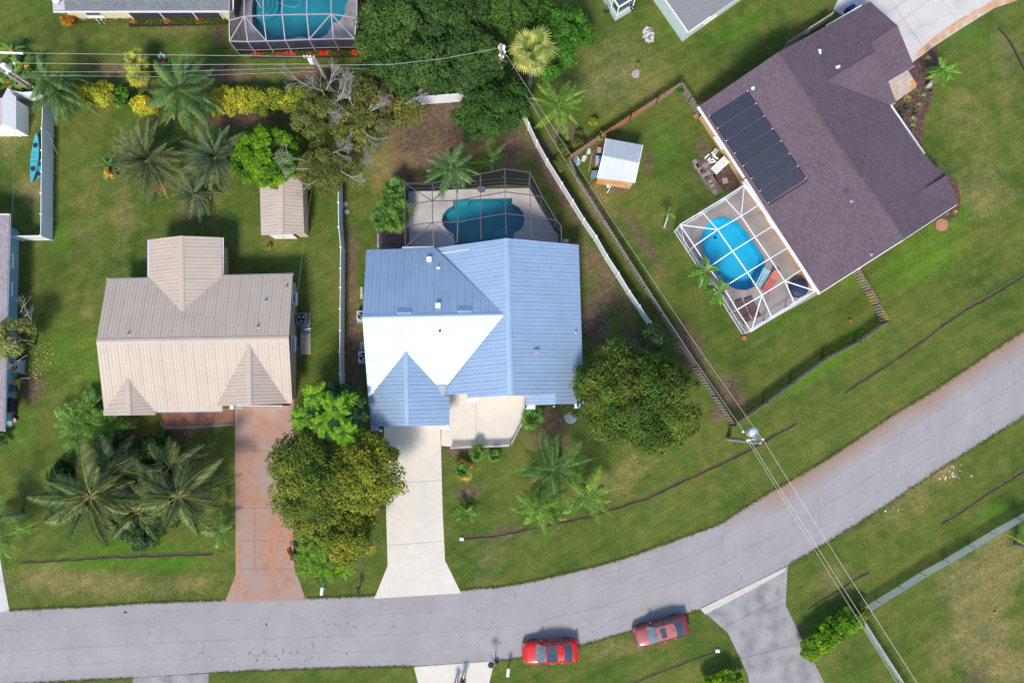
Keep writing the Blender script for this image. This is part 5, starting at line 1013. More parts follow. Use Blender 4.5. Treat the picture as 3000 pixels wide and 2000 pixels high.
# ================= vegetation =================
def lin(c): return np.array(c,np.float32)
def leafcloud(P,Nn,size,cols,asp=.55,jit=.35,seed=0):
    """P (n,3) centres, Nn (n,3) preferred normals -> pointed leaf quads"""
    r=np.random.RandomState(seed); n=len(P); N_=Nn+r.normal(0,jit,(n,3)); N_/=np.linalg.norm(N_,axis=1,keepdims=True)+1e-9
    a=r.normal(0,1,(n,3)); u=np.cross(N_,a); u/=np.linalg.norm(u,axis=1,keepdims=True)+1e-9; v=np.cross(N_,u); s=size*r.uniform(.6,1.3,(n,1))
    V=np.stack([P-u*s*.5,P+v*s*asp*.5+N_*s*.08,P+u*s*.5,P-v*s*asp*.5+N_*s*.08],1).reshape(-1,3); Q=np.arange(4*n).reshape(n,4)
    return V,Q,np.repeat(cols,4,0)
def pal_cols(n,pal,r,clump=None):
    pal=np.array(pal,np.float32); 
    i=r.randint(0,len(pal),n); c=pal[i]*r.uniform(.75,1.3,(n,1)); return c
def branch(m,p,d_,r_,L_,depth,rr,spread=.5,tip=None,n=5,up=.1):
    q=p+d_*L_; mid=(p+q)/2+Vector((rr.uniform(-1,1),rr.uniform(-1,1),rr.uniform(-.5,.5)))*L_*.08
    m.tube([p,mid,q],[r_,r_*.85,r_*.68],n if r_>.04 else 3,cap=False)
    if depth==0:
        if tip is not None: tip.append(q)
        return
    k=2 if rr.random()<.5 else 3
    for i in range(k):
        nd=(d_+Vector((rr.gauss(0,spread),rr.gauss(0,spread),rr.gauss(up,spread*.5)))).normalized(); branch(m,q,nd,r_*.62,L_*rr.uniform(.66,.9),depth-1,rr,spread,tip,n,up)
def tree(name,label,px,py,rx,ry,h,pal,n=9000,leaf=.28,clumps=60,cr=.8,base=None,group=None,cat='tree',flat=.62,seed=1,bare=0,lobes=None,trunk=.22,asp=.55,jit=.6,zc=None,hole=0.0,lowpal=None,mt=None,multi=1):
    """rx, ry crown radii in px (of 3000), h height in m; crown of leaf clumps carried on limbs"""
    r=np.random.RandomState(seed); rr=random.Random(seed); zc=zc or h*.62; c=G(px,py,zc); k=(H-zc)/FPX; Rx,Ry=rx*k,ry*k; Rz=(h-zc) 
    b=G(*base) if base else Vector((c.x,c.y,0)); t=thing(name,label,cat,b,group)
    # clump centres on an uneven dome
    C_=[];tries=0
    lob=[(r.uniform(0,2*math.pi),r.uniform(.72,1.22)) for _ in range(9)]
    def lobed(th):
        v=1.0
        for a,s in lob: v+= (s-1)*math.exp(-((math.atan2(math.sin(th-a),math.cos(th-a)))/.5)**2)
        return v
    while len(C_)<clumps and tries<clumps*60:
        tries+=1; th=r.uniform(0,2*math.pi); q=math.sqrt(r.uniform(0,1)); lb=lobed(th)
        x=q*math.cos(th); y=q*math.sin(th); zz=math.sqrt(max(0,1-q*q*.97)); z=zz*r.uniform(.62,1.12) if r.uniform()<.8 else zz*r.uniform(-.25,.6)
        p=np.array([x*Rx*lb*.9,y*Ry*lb*.9,z*Rz-.2*Rz])
        if hole and r.uniform()<hole and q<.8: continue
        if all(np.linalg.norm(p-o)>cr*.62 for o in C_): C_.append(p)
    C_=np.array(C_); cc=np.array(c); nc=len(C_); per=n//nc; Pn=[];Nn=[];cols=[]
    pal=np.array(pal,np.float32)
    for i in range(nc):
        rc=cr*r.uniform(.7,1.25); m_=int(per*(rc/cr)**2); dv=r.normal(0,1,(m_,3)); dv/=np.linalg.norm(dv,axis=1,keepdims=True); dv[:,2]=np.abs(dv[:,2])*.9-.12*(r.uniform(0,1,m_)<.35)
        # twiggy tufts: radius noise
        rad=rc*(r.uniform(.35,1.0,(m_,1))**.4)*(1+.22*np.sin(dv[:,:1]*7+i)*np.cos(dv[:,1:2]*6+2*i)); p=cc+C_[i]+dv*rad*np.array([1,1,flat]); Pn.append(p); 
        out=C_[i]/np.array([Rx,Ry,Rz]); Nn.append(dv*.8+np.array([0,0,.7])+out*.25)
        base_c=pal[r.randint(len(pal))]*r.uniform(.72,1.3); cl=base_c*.65+pal[r.randint(0,len(pal),m_)]*.4; cols.append(cl*r.uniform(.7,1.35,(m_,1)))
    P=np.concatenate(Pn);Nn=np.concatenate(Nn);cols=np.concatenate(cols).astype(np.float32)
    V,Q,cl=leafcloud(P-np.array(b),Nn,leaf,cols,asp,jit,seed); ob=link('crown',npmesh(V,Q,cl),t,mt or LEAF)
    # trunk and limbs
    m=MB(); hb=max(.4,zc*.45); top=Vector((b.x*.5+c.x*.5,b.y*.5+c.y*.5,hb)); m.tube([b-Vector((0,0,.1)),(b+top)/2,top],[trunk*1.25,trunk,trunk*.85],9); m.build('trunk',bark,t,smooth=True)
    for i in rr.sample(range(nc),min(nc,9)):
        e=Vector(cc+C_[i]*.92); m=MB(); md=top.lerp(e,.5)+Vector((0,0,.25)); m.tube([top,md,e],[trunk*.55,trunk*.34,.03],6); m.build('limb',bark,t,smooth=True)
    return t
DG=[(.030,.075,.014),(.042,.100,.018),(.065,.125,.022),(.080,.125,.026),(.048,.100,.026)]
OL=[(.070,.130,.016),(.105,.165,.020),(.145,.195,.024),(.040,.082,.013),(.175,.205,.028)]
YO=[(.14,.185,.020),(.20,.21,.022),(.11,.165,.018),(.26,.235,.024),(.085,.14,.018),(.17,.20,.022)]
BG=[(.110,.245,.010),(.165,.33,.012),(.22,.38,.016),(.065,.16,.010)]
MG=[(.055,.17,.014),(.085,.22,.018),(.042,.12,.014)]
YL=[(.50,.46,.03),(.40,.40,.03),(.24,.30,.03),(.09,.15,.02),(.55,.50,.05)]
G1='big trees massed north of the bare yard'
tree('broadleaf_tree','dark green feathery tree touching the top left pool cage corner',1165,95,125,115,8.5,DG,15000,.26,80,.75,group=G1,seed=11)
tree('broadleaf_tree','dark green tree at the top edge beside the thin pale branches',1330,45,120,110,9.0,DG+[(.07,.10,.022)],14000,.26,75,.75,group=G1,seed=12)
tree('broadleaf_tree','broad dark tree under the curving wire, middle of the big tree mass',1235,200,130,85,8.0,DG,14000,.26,80,.72,group=G1,seed=13)
tree('broadleaf_tree','dark tree around the hidden utility pole',1390,190,110,105,8.2,DG,13000,.26,70,.72,group=G1,seed=14)
tree('broadleaf_tree','dark green tree drooping over the bare brown yard and white fence',1430,320,105,95,7.0,[(.035,.095,.014),(.045,.11,.018),(.028,.07,.014)],12000,.25,70,.65,group=G1,seed=15)
tree('broadleaf_tree','dark drooping foliage hiding the corner of the white fences',1492,300,52,80,6.0,[(.035,.095,.014),(.045,.11,.018)],7000,.24,44,.6,group=G1,seed=19)
tree('broadleaf_tree','dark tree at the top edge left of the glossy green tree',1480,50,85,100,8.0,DG[:3],9000,.26,50,.72,group=G1,seed=16)
tree('broadleaf_tree','low dark tree west end of the mass beside the red flower strip',1110,225,70,45,5.5,DG,6000,.24,35,.6,group=G1,seed=17)
tree('broadleaf_tree','glossy bright green tree right of the fan palm at the top',1645,110,95,125,6.5,MG,12000,.30,70,.6,seed=18)
tree('broadleaf_tree','vivid lime green round tree overlapping the tan shed corner',778,466,100,98,5.0,BG,16000,.24,90,.5,seed=20,trunk=.18)
tree('broadleaf_tree','large olive green oak with yellowish tips right of the galvanised roof house',1880,1160,185,170,8.5,OL+YO[:1],34000,.22,130,.85,seed=21,trunk=.32,hole=.08)
tree('broadleaf_tree','olive tree between the two driveways, dark green western one',910,1405,115,145,7.5,OL,18000,.2,70,.8,seed=22)
tree('broadleaf_tree','golden yellow tipped tree leaning over the cream driveway',1085,1400,112,130,7.0,YO+OL[:3],18000,.2,70,.75,seed=23)
tree('broadleaf_tree','olive yellow low tree south of the golden tipped tree',1010,1560,105,85,5.8,OL+YO,12000,.21,60,.6,seed=24)
tree('broadleaf_tree','dark bluish green round tree behind the lime fern like fronds',972,1203,112,98,6.3,[(.030,.085,.028),(.045,.115,.036),(.062,.14,.046)],22000,.17,120,.45,seed=25)
tree('broadleaf_tree','deep green low crown under the feathery rosettes at the road end',950,1625,88,62,4.4,[(.035,.09,.018),(.055,.125,.022)],9000,.2,60,.5,seed=29)
tree('broadleaf_tree','small dark oak branch crown over the south east roof corner',1728,1120,42,55,6.5,OL,5000,.22,28,.55,seed=26)
tree('broadleaf_tree','pale olive sparse tree north west of the bare branched tree',1085,300,85,75,6.5,[(.10,.105,.022),(.14,.125,.035),(.075,.09,.02)],7000,.2,45,.6,seed=27,hole=.2)
G2='half dead olive trees with grey bare branches'
def halfdead(label,px,py,rx,ry,h,seed,nb,n=6500):
    t=tree('half_dead_tree',label,px,py,rx,ry,h,[(.105,.140,.024),(.150,.170,.032),(.070,.105,.018),(.19,.185,.045)],int(n*1.5),.17,60,.5,group=G2,seed=seed,hole=.35); rr=random.Random(seed)
    c=G(px,py,h*.62); k=(H-h*.6)/FPX
    for i in range(nb):
        a=rr.uniform(0,2*math.pi); q=rr.uniform(.1,.75); p=Vector((c.x+math.cos(a)*rx*k*q,c.y+math.sin(a)*ry*k*q,h*.84)); m=MB(); dd=Vector((math.cos(a+rr.uniform(-.9,.9)),math.sin(a+rr.uniform(-.9,.9)),.35)).normalized(); branch(m,p,dd,.045,.66,6,rr,.27,n=4,up=.02); m.build('bare_branch',barkg,t)
halfdead('half dead tree with a fan of grey bare twigs over the yellow hedge end',950,335,110,100,6.5,31,6)
halfdead('half dead tree with twisted grey limbs beside the bare brown yard',1060,370,95,85,6.3,32,7,5000)
halfdead('half dead tree with grey twigs above the narrow white fence',960,490,95,95,5.8,33,5)
halfdead('sparse tree end with pale twigs on the bare brown ground',1160,330,70,45,5.0,34,4,3000)
t=tree('sparse_shrub','yellow green leaved shrub with bare grey twigs over the teal blue house eave',45,1000,58,62,4.6,[(.22,.24,.05),(.32,.32,.10),(.15,.19,.035)],1500,.34,16,.5,seed=35,trunk=.1,asp=.32)
for i,(x,y) in enumerate(((70,925),(90,960),(100,1000),(80,1040),(60,915))): m=MB(); p=G(x,y,3); branch(m,p,Vector((math.cos(i*1.3),math.sin(i*1.7)+.4,.3)).normalized(),.035,.5,5,random.Random(50+i),.45); m.build('bare_branch',barkg,t)
def bush(name,label,px,py,rx,ry,h,pal,n=2500,leaf=.2,cr=.4,cl=None,group=None,seed=1,cat='shrub',asp=.55): return tree(name,label,px,py,rx,ry,h,pal,n,leaf,cl or max(6,int(rx*ry/60)),cr,group=group,cat=cat,seed=seed,trunk=.05,asp=asp,zc=h*.55)
GH='yellow leaved hedge shrubs'
for i,(x,y,rx,ry,w_) in enumerate([(212,275,36,28,'green fringed leftmost'),(258,280,36,32,'second from the left'),(305,285,36,34,'brightest, third from the left'),(420,310,34,18,'lone low one before the big feather palm'),(652,300,42,42,'at the right of the big feather palm'),(715,290,42,44,'bright, north of the second date palm'),(770,290,42,42,'dark centred'),(825,290,42,42,'before the dead twigs'),(875,285,40,38,'east end of the hedge'),(925,282,38,34,'last one under the middle pole')]):
    pl=YL if i in(1,2,3,4,5) else YL[1:4]+[(.08,.13,.02),(.10,.16,.02)]; bush('croton_shrub','yellow leaved hedge shrub, '+w_,x,y,rx*1.15,ry*1.05,2.2,pl,4600,.2,.42,36,GH,60+i)
bush('shrub','small mid green shrub in the gap of the yellow hedge',360,286,27,27,2.0,MG,1500,.26,.35,12,None,71); bush('shrub','dark round shrub beside the yellow fan palms',545,235,40,34,2.5,DG,1500,.25,.4,14,None,72)
bush('croton_shrub','round orange leaved shrub at the corner of the cream wall',201,59,24,21,1.4,[(.60,.22,.02),(.55,.28,.03),(.40,.14,.02),(.25,.16,.02)],1500,.18,.3,14,None,73)
for i in range(6): bush('lime_hedge','glossy lime green hedge bush, '+['lowest one by the grey driveway','second up from the driveway','third up from the driveway','fourth up from the driveway','fifth up from the driveway','top one under the wires'][i],2378+24*i,1895-17*i,32,30,2.2,BG,2200,.24,.4,16,'lime hedge bushes beside the chain link fence',80+i)
bush('lime_hedge','glossy lime green bush cut by the bottom edge near the right driveway',2125,1998,60,32,2.0,BG,3000,.26,.4,24,None,90)
bush('lime_hedge','yellowish faint bush at the chain link corner',2525,1785,22,26,1.6,[(.14,.15,.02),(.10,.13,.02)],900,.22,.35,8,None,91)
def flowers(label,x0,x1,y0,y1,n,fl,seed,den=.5,vert=False):
    r=np.random.RandomState(seed); a=G(x0,y1,0);b=G(x1,y0,0); P=np.stack([r.uniform(a.x,b.x,n),r.uniform(a.y,b.y,n),r.uniform(.15,.6,n)],-1)
    nz=np.sin(P[:,0]*1.9+seed)*.5+np.sin(P[:,0]*4.3)*.3+r.normal(0,.4,n); fc=np.array(fl)[r.randint(0,len(fl),n)]; gc=np.array([(.05,.10,.015),(.035,.075,.012),(.09,.13,.02)])[r.randint(0,3,n)]
    cols=np.where((nz>den)[:,None]&(P[:,2:]>.3),fc,gc); V,Q,cl=leafcloud(P,np.tile([0,0,1.],(n,1)),.11,cols,.8,.5,seed); props(link('flower_bed',npmesh(V,Q,cl),None,LEAF),label,kind='stuff')
flowers('strip of red flowers under the top left pool cage',740,1050,149,167,5200,[(.65,.06,.02),(.6,.10,.03),(.5,.05,.02)],3,.15)
flowers('red flower strip right of the top left pool cage',1058,1080,-20,64,1300,[(.65,.06,.02),(.5,.05,.02)],4,.1)
flowers('orange flowered bed under the dark screened porch',385,668,44,74,9000,[(.65,.16,.03),(.6,.3,.04),(.6,.08,.03)],5,.75)
flowers('green planting strip beside the cream wall',225,385,52,70,1500,[(.5,.3,.05),(.2,.25,.05)],6,1.2)
# ---- palms ----
def frondmesh(key,L,npair,ll,lw,droop,leafdroop,tilt,col,colt=None,rach=(.16,.15,.05),seed=0,base=.15,taper=True,vee=.25,twist=0):
    r=random.Random(seed); V=[];F=[];Cc=[]
    bend=r.uniform(-.16,.16)
    def pt(u): return Vector((L*u*(1-.12*droop*u*u),L*bend*u*u,L*(math.sin(tilt)*u-droop*u*u*.62)))
    def q4(p,c): 
        n=len(V); V.extend(p); F.append(tuple(range(n,n+len(p)))); Cc.extend([c]*len(p))
    n=9; rw=.035
    for i in range(n):
        a,b=pt(i/n),pt((i+1)/n); w0=rw*(1-i/n*.8); w1=rw*(1-(i+1)/n*.8); q4([a+Vector((0,-w0,0)),b+Vector((0,-w1,0)),b+Vector((0,w1,.01)),a+Vector((0,w0,.01))],rach)
    for i in range(npair):
        u=base+(1-base)*(i+.5)/npair; p=pt(u); d_=(pt(min(1,u+.03))-pt(u-.03)).normalized(); env=math.sin(math.pi*min(1,(.18+.82*u))**.9)**.6 if taper else 1
        l=ll*max(.25,env)*r.uniform(.88,1.1)
        for s in(-1,1):
            fw=.55+u*.5; dv=Vector((fw*d_.x,s,vee+d_.z*fw+r.uniform(-.12,.12)-leafdroop*.15)).normalized(); md=p+dv*l*.5; tp=p+dv*l-Vector((0,0,leafdroop*l*.55*r.uniform(.8,1.2)))+Vector((r.uniform(-.03,.03),0,0)); w=lw*r.uniform(.85,1.15)
            wd=Vector((w,0,0)) if abs(dv.y)>.4 else Vector((w*.6,w*.6,0)); k_=r.uniform(.5,1.6); c=[x*k_ for x in col]; c2=c if colt is None else [x*.55+y*.45*k_ for x,y in zip(c,colt)]
            q4([p-wd*.35,p+wd*.35,md+wd*.55,md-wd*.55],c); q4([md-wd*.55,md+wd*.55,tp+wd*.06,tp-wd*.06],c2)
    return mkmesh(V,F,cols=np.array(Cc))
def fanmesh(L,R_,nseg,col,colt,droop,seed=0,span=5.2,tilt=.3):
    r=random.Random(seed); V=[];F=[];Cc=[]
    def q4(p,c): 
        n=len(V); V.extend(p); F.append(tuple(range(n,n+len(p)))); Cc.extend([c]*len(p))
    h_=Vector((L,0,L*math.sin(tilt)*.8-droop*.1)); q4([Vector((0,-.025,0)),h_+Vector((0,-.02,0)),h_+Vector((0,.02,0)),Vector((0,.025,0))],(.2,.2,.06))
    for i in range(nseg):
        a=-span/2+span*(i+.5)/nseg; l=R_*(.82+.18*math.cos(a))*r.uniform(.92,1.06); d_=Vector((math.cos(a),math.sin(a),0)); p=Vector((-d_.y,d_.x,0)); w=span/nseg*l*.52*.62
        mid=h_+d_*l*.55+Vector((0,0,.06-.10*droop+(.03 if i%2 else -.02))); tp=h_+d_*l+Vector((0,0,-.28*droop*r.uniform(.7,1.5)*l)); c=[x*r.uniform(.8,1.2) for x in col]
        q4([h_-p*.01,h_+p*.01,mid+p*w,mid-p*w],c); q4([mid-p*w,mid+p*w,tp+p*.012,tp-p*.012],colt if r.random()<.7 else c)
    return mkmesh(V,F,cols=np.array(Cc))
FM={}
def fam(key,f,n=4):
    if key not in FM:
        FM[key]=[f(i) for i in range(n)]
        for m_ in FM[key]: m_.materials.append(FROND)
    return FM[key]
def palm(name,label,px,py,h,L,nf,key,f,group=None,base=None,trunkr=.16,tm=None,e0=1.2,e1=-.6,scale=1,seed=0,dead=0,az0=None,skip=None,kinds=1,layer=3):
    rr=random.Random(seed); ms=fam(key,f); c=G(px,py,h); b=G(*base) if base else Vector((c.x,c.y,0)); t=thing(name,label,'palm tree' if h>1.2 else 'palm',b,group)
    if h>.5:
        m=MB(); md=b.lerp(c,.5); md.x=md.x*.6+b.x*.4; md.y=md.y*.6+b.y*.4; K_=7; P=[]
        for k in range(K_+1): u=k/K_; P.append(b*(1-u)**2+md*2*u*(1-u)+c*u*u)
        m.tube(P,[trunkr*(1.25-.5*k/K_) for k in range(K_+1)],8); m.build('trunk',tm or palmt,t,smooth=True)
    m=MB(); m.lathe(c-Vector((0,0,.25)),[(.05,0),(trunkr*1.2,.1),(trunkr*.9,.3),(.03,.5)],8); m.build('crown_shaft',mat('green_shaft',(.12,.17,.05),.6,var=.2),t)
    first=None
    for i in range(nf):
        u=(i+.5)/nf; az=i*2.39996+rr.uniform(-.55,.55)+(seed%7); el=e0+(e1-e0)*u**.8+rr.uniform(-.25,.22); me=ms[rr.randrange(len(ms))]
        if dead and i>=nf-dead: me=fam(key+'_dry',DRY[key])[rr.randrange(2)]
        o=bpy.data.objects.new('frond',me); COL.objects.link(o); o.parent=t; s=scale*rr.uniform(.72,1.1)*(.7+.3*min(1,u*2.2)); o.location=c-b+Vector((0,0,.12-.25*u)); o.rotation_euler=(rr.uniform(-.45,.45),-el,az); o.scale=(s,s,s)
    return t
DRY={}
def reg(key,L,npair,ll,lw,droop,ld,col,colt=None,vee=.25,tilt=0,rach=(.16,.15,.05),base=.15):
    DRY[key]=lambda i:frondmesh(key,L,npair,ll*.9,lw,droop*1.2,ld*1.2,tilt,(.30,.17,.05),(.36,.24,.10),seed=i+40,vee=vee,base=base)
    return lambda i:frondmesh(key,L*(1+.06*(i-1.5)),npair,ll,lw,droop*(1+.25*(i-1.5)),ld,tilt,[x*(.85+.1*i) for x in col],colt,rach=rach,seed=i+1,vee=vee,base=base)
date=reg('date',3.6,42,.46,.05,.26,.15,(.070,.105,.040),(.24,.24,.09),.55,rach=(.22,.22,.08))
sylv=reg('sylv',3.3,42,.44,.05,.20,.12,(.085,.130,.062),(.15,.20,.10),.55,rach=(.16,.18,.08))
coco=reg('coco',4.0,36,.95,.066,.70,1.0,(.062,.104,.026),(.34,.37,.17),.05,rach=(.30,.29,.09),base=.2)  # dark leaflet bases and pale tips put highlight contrast into the colour
queen=reg('queen',3.0,38,.62,.05,.62,.8,(.070,.150,.042),(.17,.26,.07),.30,rach=(.14,.18,.05))
queenb=reg('queenb',2.8,32,.55,.045,.50,.55,(.085,.205,.022),(.30,.40,.05),.30,rach=(.20,.24,.05))
queend=reg('queend',3.1,34,.52,.046,.42,.40,(.040,.110,.020),(.17,.29,.05),.30,rach=(.10,.20,.05))
areca=reg('areca',2.2,17,.55,.062,.50,.45,(.085,.215,.032),(.23,.38,.07),.4,rach=(.24,.26,.06))
fern=reg('fern',1.35,11,.42,.070,.40,.3,(.115,.270,.010),(.19,.38,.016),.1,rach=(.06,.15,.02))
fernd=reg('fernd',1.45,12,.42,.070,.35,.25,(.085,.195,.010),(.22,.33,.02),.1,rach=(.06,.15,.02))
adon=reg('adon',1.6,24,.30,.060,.55,.35,(.070,.190,.020),(.20,.38,.04),.55,rach=(.2,.26,.05))
banana=lambda i:mkmesh(*(lambda:(lambda V,F,Cc:(V,F,False,np.array(Cc)))(*bananaVF(i)))())
def bananaVF(i):
    V=[];F=[];Cc=[]; n=8; L=1.5
    for k in range(n+1):
        u=k/n; w=.24*math.sin(math.pi*(.08+.9*u))**.7; p=Vector((L*u,0,.12*u-.45*u*u)); V+=[p+Vector((0,-w,.06)),p,p+Vector((0,w,.06))]; c=(.05+.02*i,.14+.02*i,.02); Cc+=[c,(.12,.2,.05),[x*1.3 for x in c]]
    for k in range(n): F+=[(3*k,3*k+3,3*k+4,3*k+1),(3*k+1,3*k+4,3*k+5,3*k+2)]
    return V,F,Cc
wash=lambda i:fanmesh(.85,1.05,26,[x*(.85+.1*i) for x in (.19,.26,.045)],(.36,.38,.10),.8+.3*i,seed=i); DRY['wash']=lambda i:fanmesh(.8,.95,22,(.34,.22,.06),(.4,.3,.1),1.6,seed=i+9)
fan=lambda i:fanmesh(.45,.75,20,[x*(.85+.1*i) for x in (.05,.15,.022)],(.13,.24,.035),.5+.2*i,seed=i+20); DRY['fan']=lambda i:fanmesh(.5,.7,18,(.55,.33,.02),(.6,.28,.02),.9,seed=i+29)
fany=lambda i:fanmesh(.45,.8,20,[x*(.85+.1*i) for x in (.22,.27,.03)],(.40,.40,.05),.6+.2*i,seed=i+20); DRY['fany']=DRY['fan']
palm('date_palm','larger date palm with stiff grey green fronds on the left lawn',432,470,2.6,3.1,84,'date',date,'date palms on the left lawn',trunkr=.32,e0=1.3,e1=-.22,seed=1,dead=4)
palm('date_palm','bluish date palm beside the lime green tree',632,462,2.6,2.8,74,'sylv',sylv,'date palms on the left lawn',trunkr=.3,e0=1.3,e1=-.1,seed=2)
palm('date_palm','small date palm with orange dead fronds below the two larger ones',568,570,1.6,2.8,40,'sylv',sylv,'date palms on the left lawn',trunkr=.22,scale=.70,seed=3,dead=3)
palm('queen_palm','big shaggy feather palm rising through the yellow hedge',528,262,5.2,3.0,52,'queen',queen,None,base=(556,300),seed=4,dead=3,scale=1.2,e0=1.25,e1=-.85)
palm('queen_palm','lower feather palm with yellow green fronds over the hedge front',520,318,2.8,3,14,'queenb',queenb,None,seed=5,scale=.85)
palm('fan_palm','yellow green fan palm, upper of the pair under the wires',395,180,2.4,1,16,'fany',fany,'yellow fan palms under the wires',seed=6,scale=1.1); palm('fan_palm','yellow green fan palm, lower of the pair under the wires',400,222,2.2,1,14,'fany',fany,'yellow fan palms under the wires',seed=7,scale=1.0)
palm('queen_palm','soft feather palm by the left fence corner, upper fronds',140,232,4.2,3,26,'queen',queen,'feather palms by the left pole',seed=8,scale=.95); palm('queen_palm','soft feather palm drooping over the left fence corner',170,272,3.0,3,24,'queen',queen,'feather palms by the left pole',seed=9,scale=1.0)
for i,(x,y,w_) in enumerate(((35,150,'top one above the white crossarm'),(70,195,'one under the second wire'),(12,215,'one at the left edge'),(30,245,'lowest one beside the white shed'),(95,245,'one with orange bracts by the pole'))): palm('bird_of_paradise','broad leaved bird of paradise clump, '+w_,x,y,1.3,1,9,'banana',banana,'broad leaved plants at the left pole',seed=20+i,scale=1.1,trunkr=.1); bush('orange_bract_plant','small orange flowered plant amid broad leaves, '+w_,x+8,y+3,9,8,2.0,[(.65,.30,.02),(.6,.4,.03)],50,.2,.2,3,None,120+i,'plant')
palm('heliconia','small plant with broad leaves and red orange bracts at the date palm edge',318,486,.6,1,10,'banana',banana,seed=30,scale=.95,trunkr=.08); bush('heliconia_flower','orange red bracts beside the larger date palm',325,500,14,20,1.1,[(.6,.14,.03),(.55,.30,.04)],90,.24,.25,6,None,131,'plant')
palm('fan_palm','tall pale yellow green fan palm in front of the dark trees',1556,148,7.2,1,34,'wash',wash,None,trunkr=.25,e0=1.3,e1=-.45,seed=31,scale=1.12,dead=3)
palm('queen_palm','green feather palm at the end of the diagonal white fence',1638,305,5.0,3,26,'queenb',queenb,None,seed=32,scale=1.05,e0=1.0,e1=-.4)
palm('queen_palm','feather palm hanging over the bronze pool cage',1322,488,6.2,3,24,'queen',queen,None,base=(1345,520),seed=33,scale=.85,e0=.9,e1=-.5)
palm('queen_palm','dark feather palm in shade behind the bronze cage top',1440,470,3.0,3,10,'queend',queend,None,seed=34,scale=.7)
for i,(x,y,w_) in enumerate(((1160,552,'dark top one'),(1135,600,'middle one'),(1112,640,'left lower one'),(1160,650,'right lower one'),(1172,610,'one touching the screen'))): palm('fan_palm','small fan palm west of the bronze cage, '+w_,x,y,2.0,1,15,'fan',fan,'small fan palms west of the bronze cage',seed=40+i,scale=1.05)
AP='short palms leaning on the white cage'
palm('young_palm','upper of two short palms overlapping the white pool cage',2062,795,3.4,1,13,'adon',adon,AP,base=(2048,838),tm=palmw,seed=50,scale=1.0,trunkr=.12,e0=.7,e1=-.5); palm('young_palm','lower of two short palms overlapping the white pool cage',2104,852,3.2,1,12,'adon',adon,AP,base=(2120,880),tm=palmw,seed=51,scale=.95,trunkr=.12,e0=.7,e1=-.5)
palm('young_palm','little palm with a white trunk alone on the fenced lawn',1958,625,1.7,1,9,'adon',adon,None,base=(1945,668),tm=palmw,seed=52,scale=.5,trunkr=.08)
palm('young_palm','palm with a curved white trunk in the mulch bed by the tiled porch',2762,208,2.6,1,22,'adon',adon,None,base=(2713,258),tm=palmw,seed=53,scale=.98,trunkr=.15,e0=.8,e1=-.5)
CP='coconut palms on the front lawn'
palm('coconut_palm','largest coconut palm, leftmost crown of the front lawn group',268,1452,4.6,4,46,'coco',coco,CP,base=(300,1440),seed=60,e0=1.3,e1=-.95,scale=1.18,trunkr=.2,dead=5); palm('coconut_palm','second largest coconut palm, rightmost front crown near the terracotta driveway',522,1452,4.4,4,42,'coco',coco,CP,base=(520,1440),seed=61,e0=1.3,e1=-.95,scale=1.08,trunkr=.19,dead=4); palm('coconut_palm','dark shaded coconut crown behind the larger left one',330,1365,3.4,4,22,'coco',coco,CP,seed=62,e0=1.1,e1=-.8,scale=.85,trunkr=.15); palm('coconut_palm','low coconut crown between the two big ones',402,1500,3.2,4,20,'coco',coco,CP,seed=63,e0=1.1,e1=-.8,scale=.78,trunkr=.15); palm('coconut_palm','dark shaded coconut crown behind the right one',500,1365,3.2,4,20,'coco',coco,CP,seed=64,e0=1.1,e1=-.8,scale=.75,trunkr=.15)
for i,(x,y,w_) in enumerate(((255,1195,'top one by the small gable'),(215,1230,'left one'),(270,1235,'middle one'),(325,1240,'right one'),(230,1275,'lower left one'),(290,1280,'lower right one'))): palm('areca_palm','arching areca palm clump at the tan house corner, '+w_,x,y,2.0-.15*i,1,24,'areca',areca,'areca palms at the tan house corner',seed=70+i,scale=1.0,trunkr=.07)
for i,(x,y,rx,ry,w_) in enumerate(((370,1330,75,45,'dark one north of the coconut palms'),(465,1310,60,45,'deep green one beside the right coconut palm'),(400,1420,55,60,'black green one between the coconut palms'),(190,1400,50,40,'dark one west of the left coconut palm'),(420,1570,75,40,'broad leaved one under the coconut fronds'),(330,1500,60,50,'shaded one at the left coconut foot'),(330,1400,80,60,'added dark shade filler behind the left coconut'),(480,1400,70,50,'added dark shade filler behind the right coconut'),(460,1500,60,55,'added dark shade filler at the right coconut foot'),(230,1460,70,60,'added dark shade filler below the left coconut crown'))): bush('shrub','shrub under the coconut palms, '+w_,x,y,rx,ry,1.8,[(.018,.045,.012),(.028,.065,.016),(.04,.085,.02)] if i!=4 else [(.05,.10,.03),(.07,.13,.04)],3000,.3,.45,26,'shrubs under the coconut palms',140+i)  # extra near-black shrubs added to fill in the dark shade between the palms
palm('young_palm','faint green young palm beside the terracotta driveway end',640,1560,1.6,1,14,'areca',areca,None,seed=80,scale=.85,trunkr=.08); palm('fern_palm','low pale green plant on the shaded lawn by the terracotta driveway',622,1300,.5,1,10,'adon',adon,None,seed=81,scale=.55)
palm('queen_palm','yellow green palm cut by the left edge at the swale end',-8,1570,3.2,3,22,'queenb',queenb,None,seed=82,scale=1.0); palm('queen_palm','dark frond palm behind the yellow green one at the left edge',-20,1520,3.8,3,9,'queen',queen,None,seed=83,scale=.9)
palm('queen_palm','deep green feather palm, topmost of the three by the curved swale',1620,1372,4.4,3,26,'queend',queend,'feather palms by the curved swale',base=(1640,1350),seed=84,scale=1.15,e0=1.0,e1=-.4,dead=2)
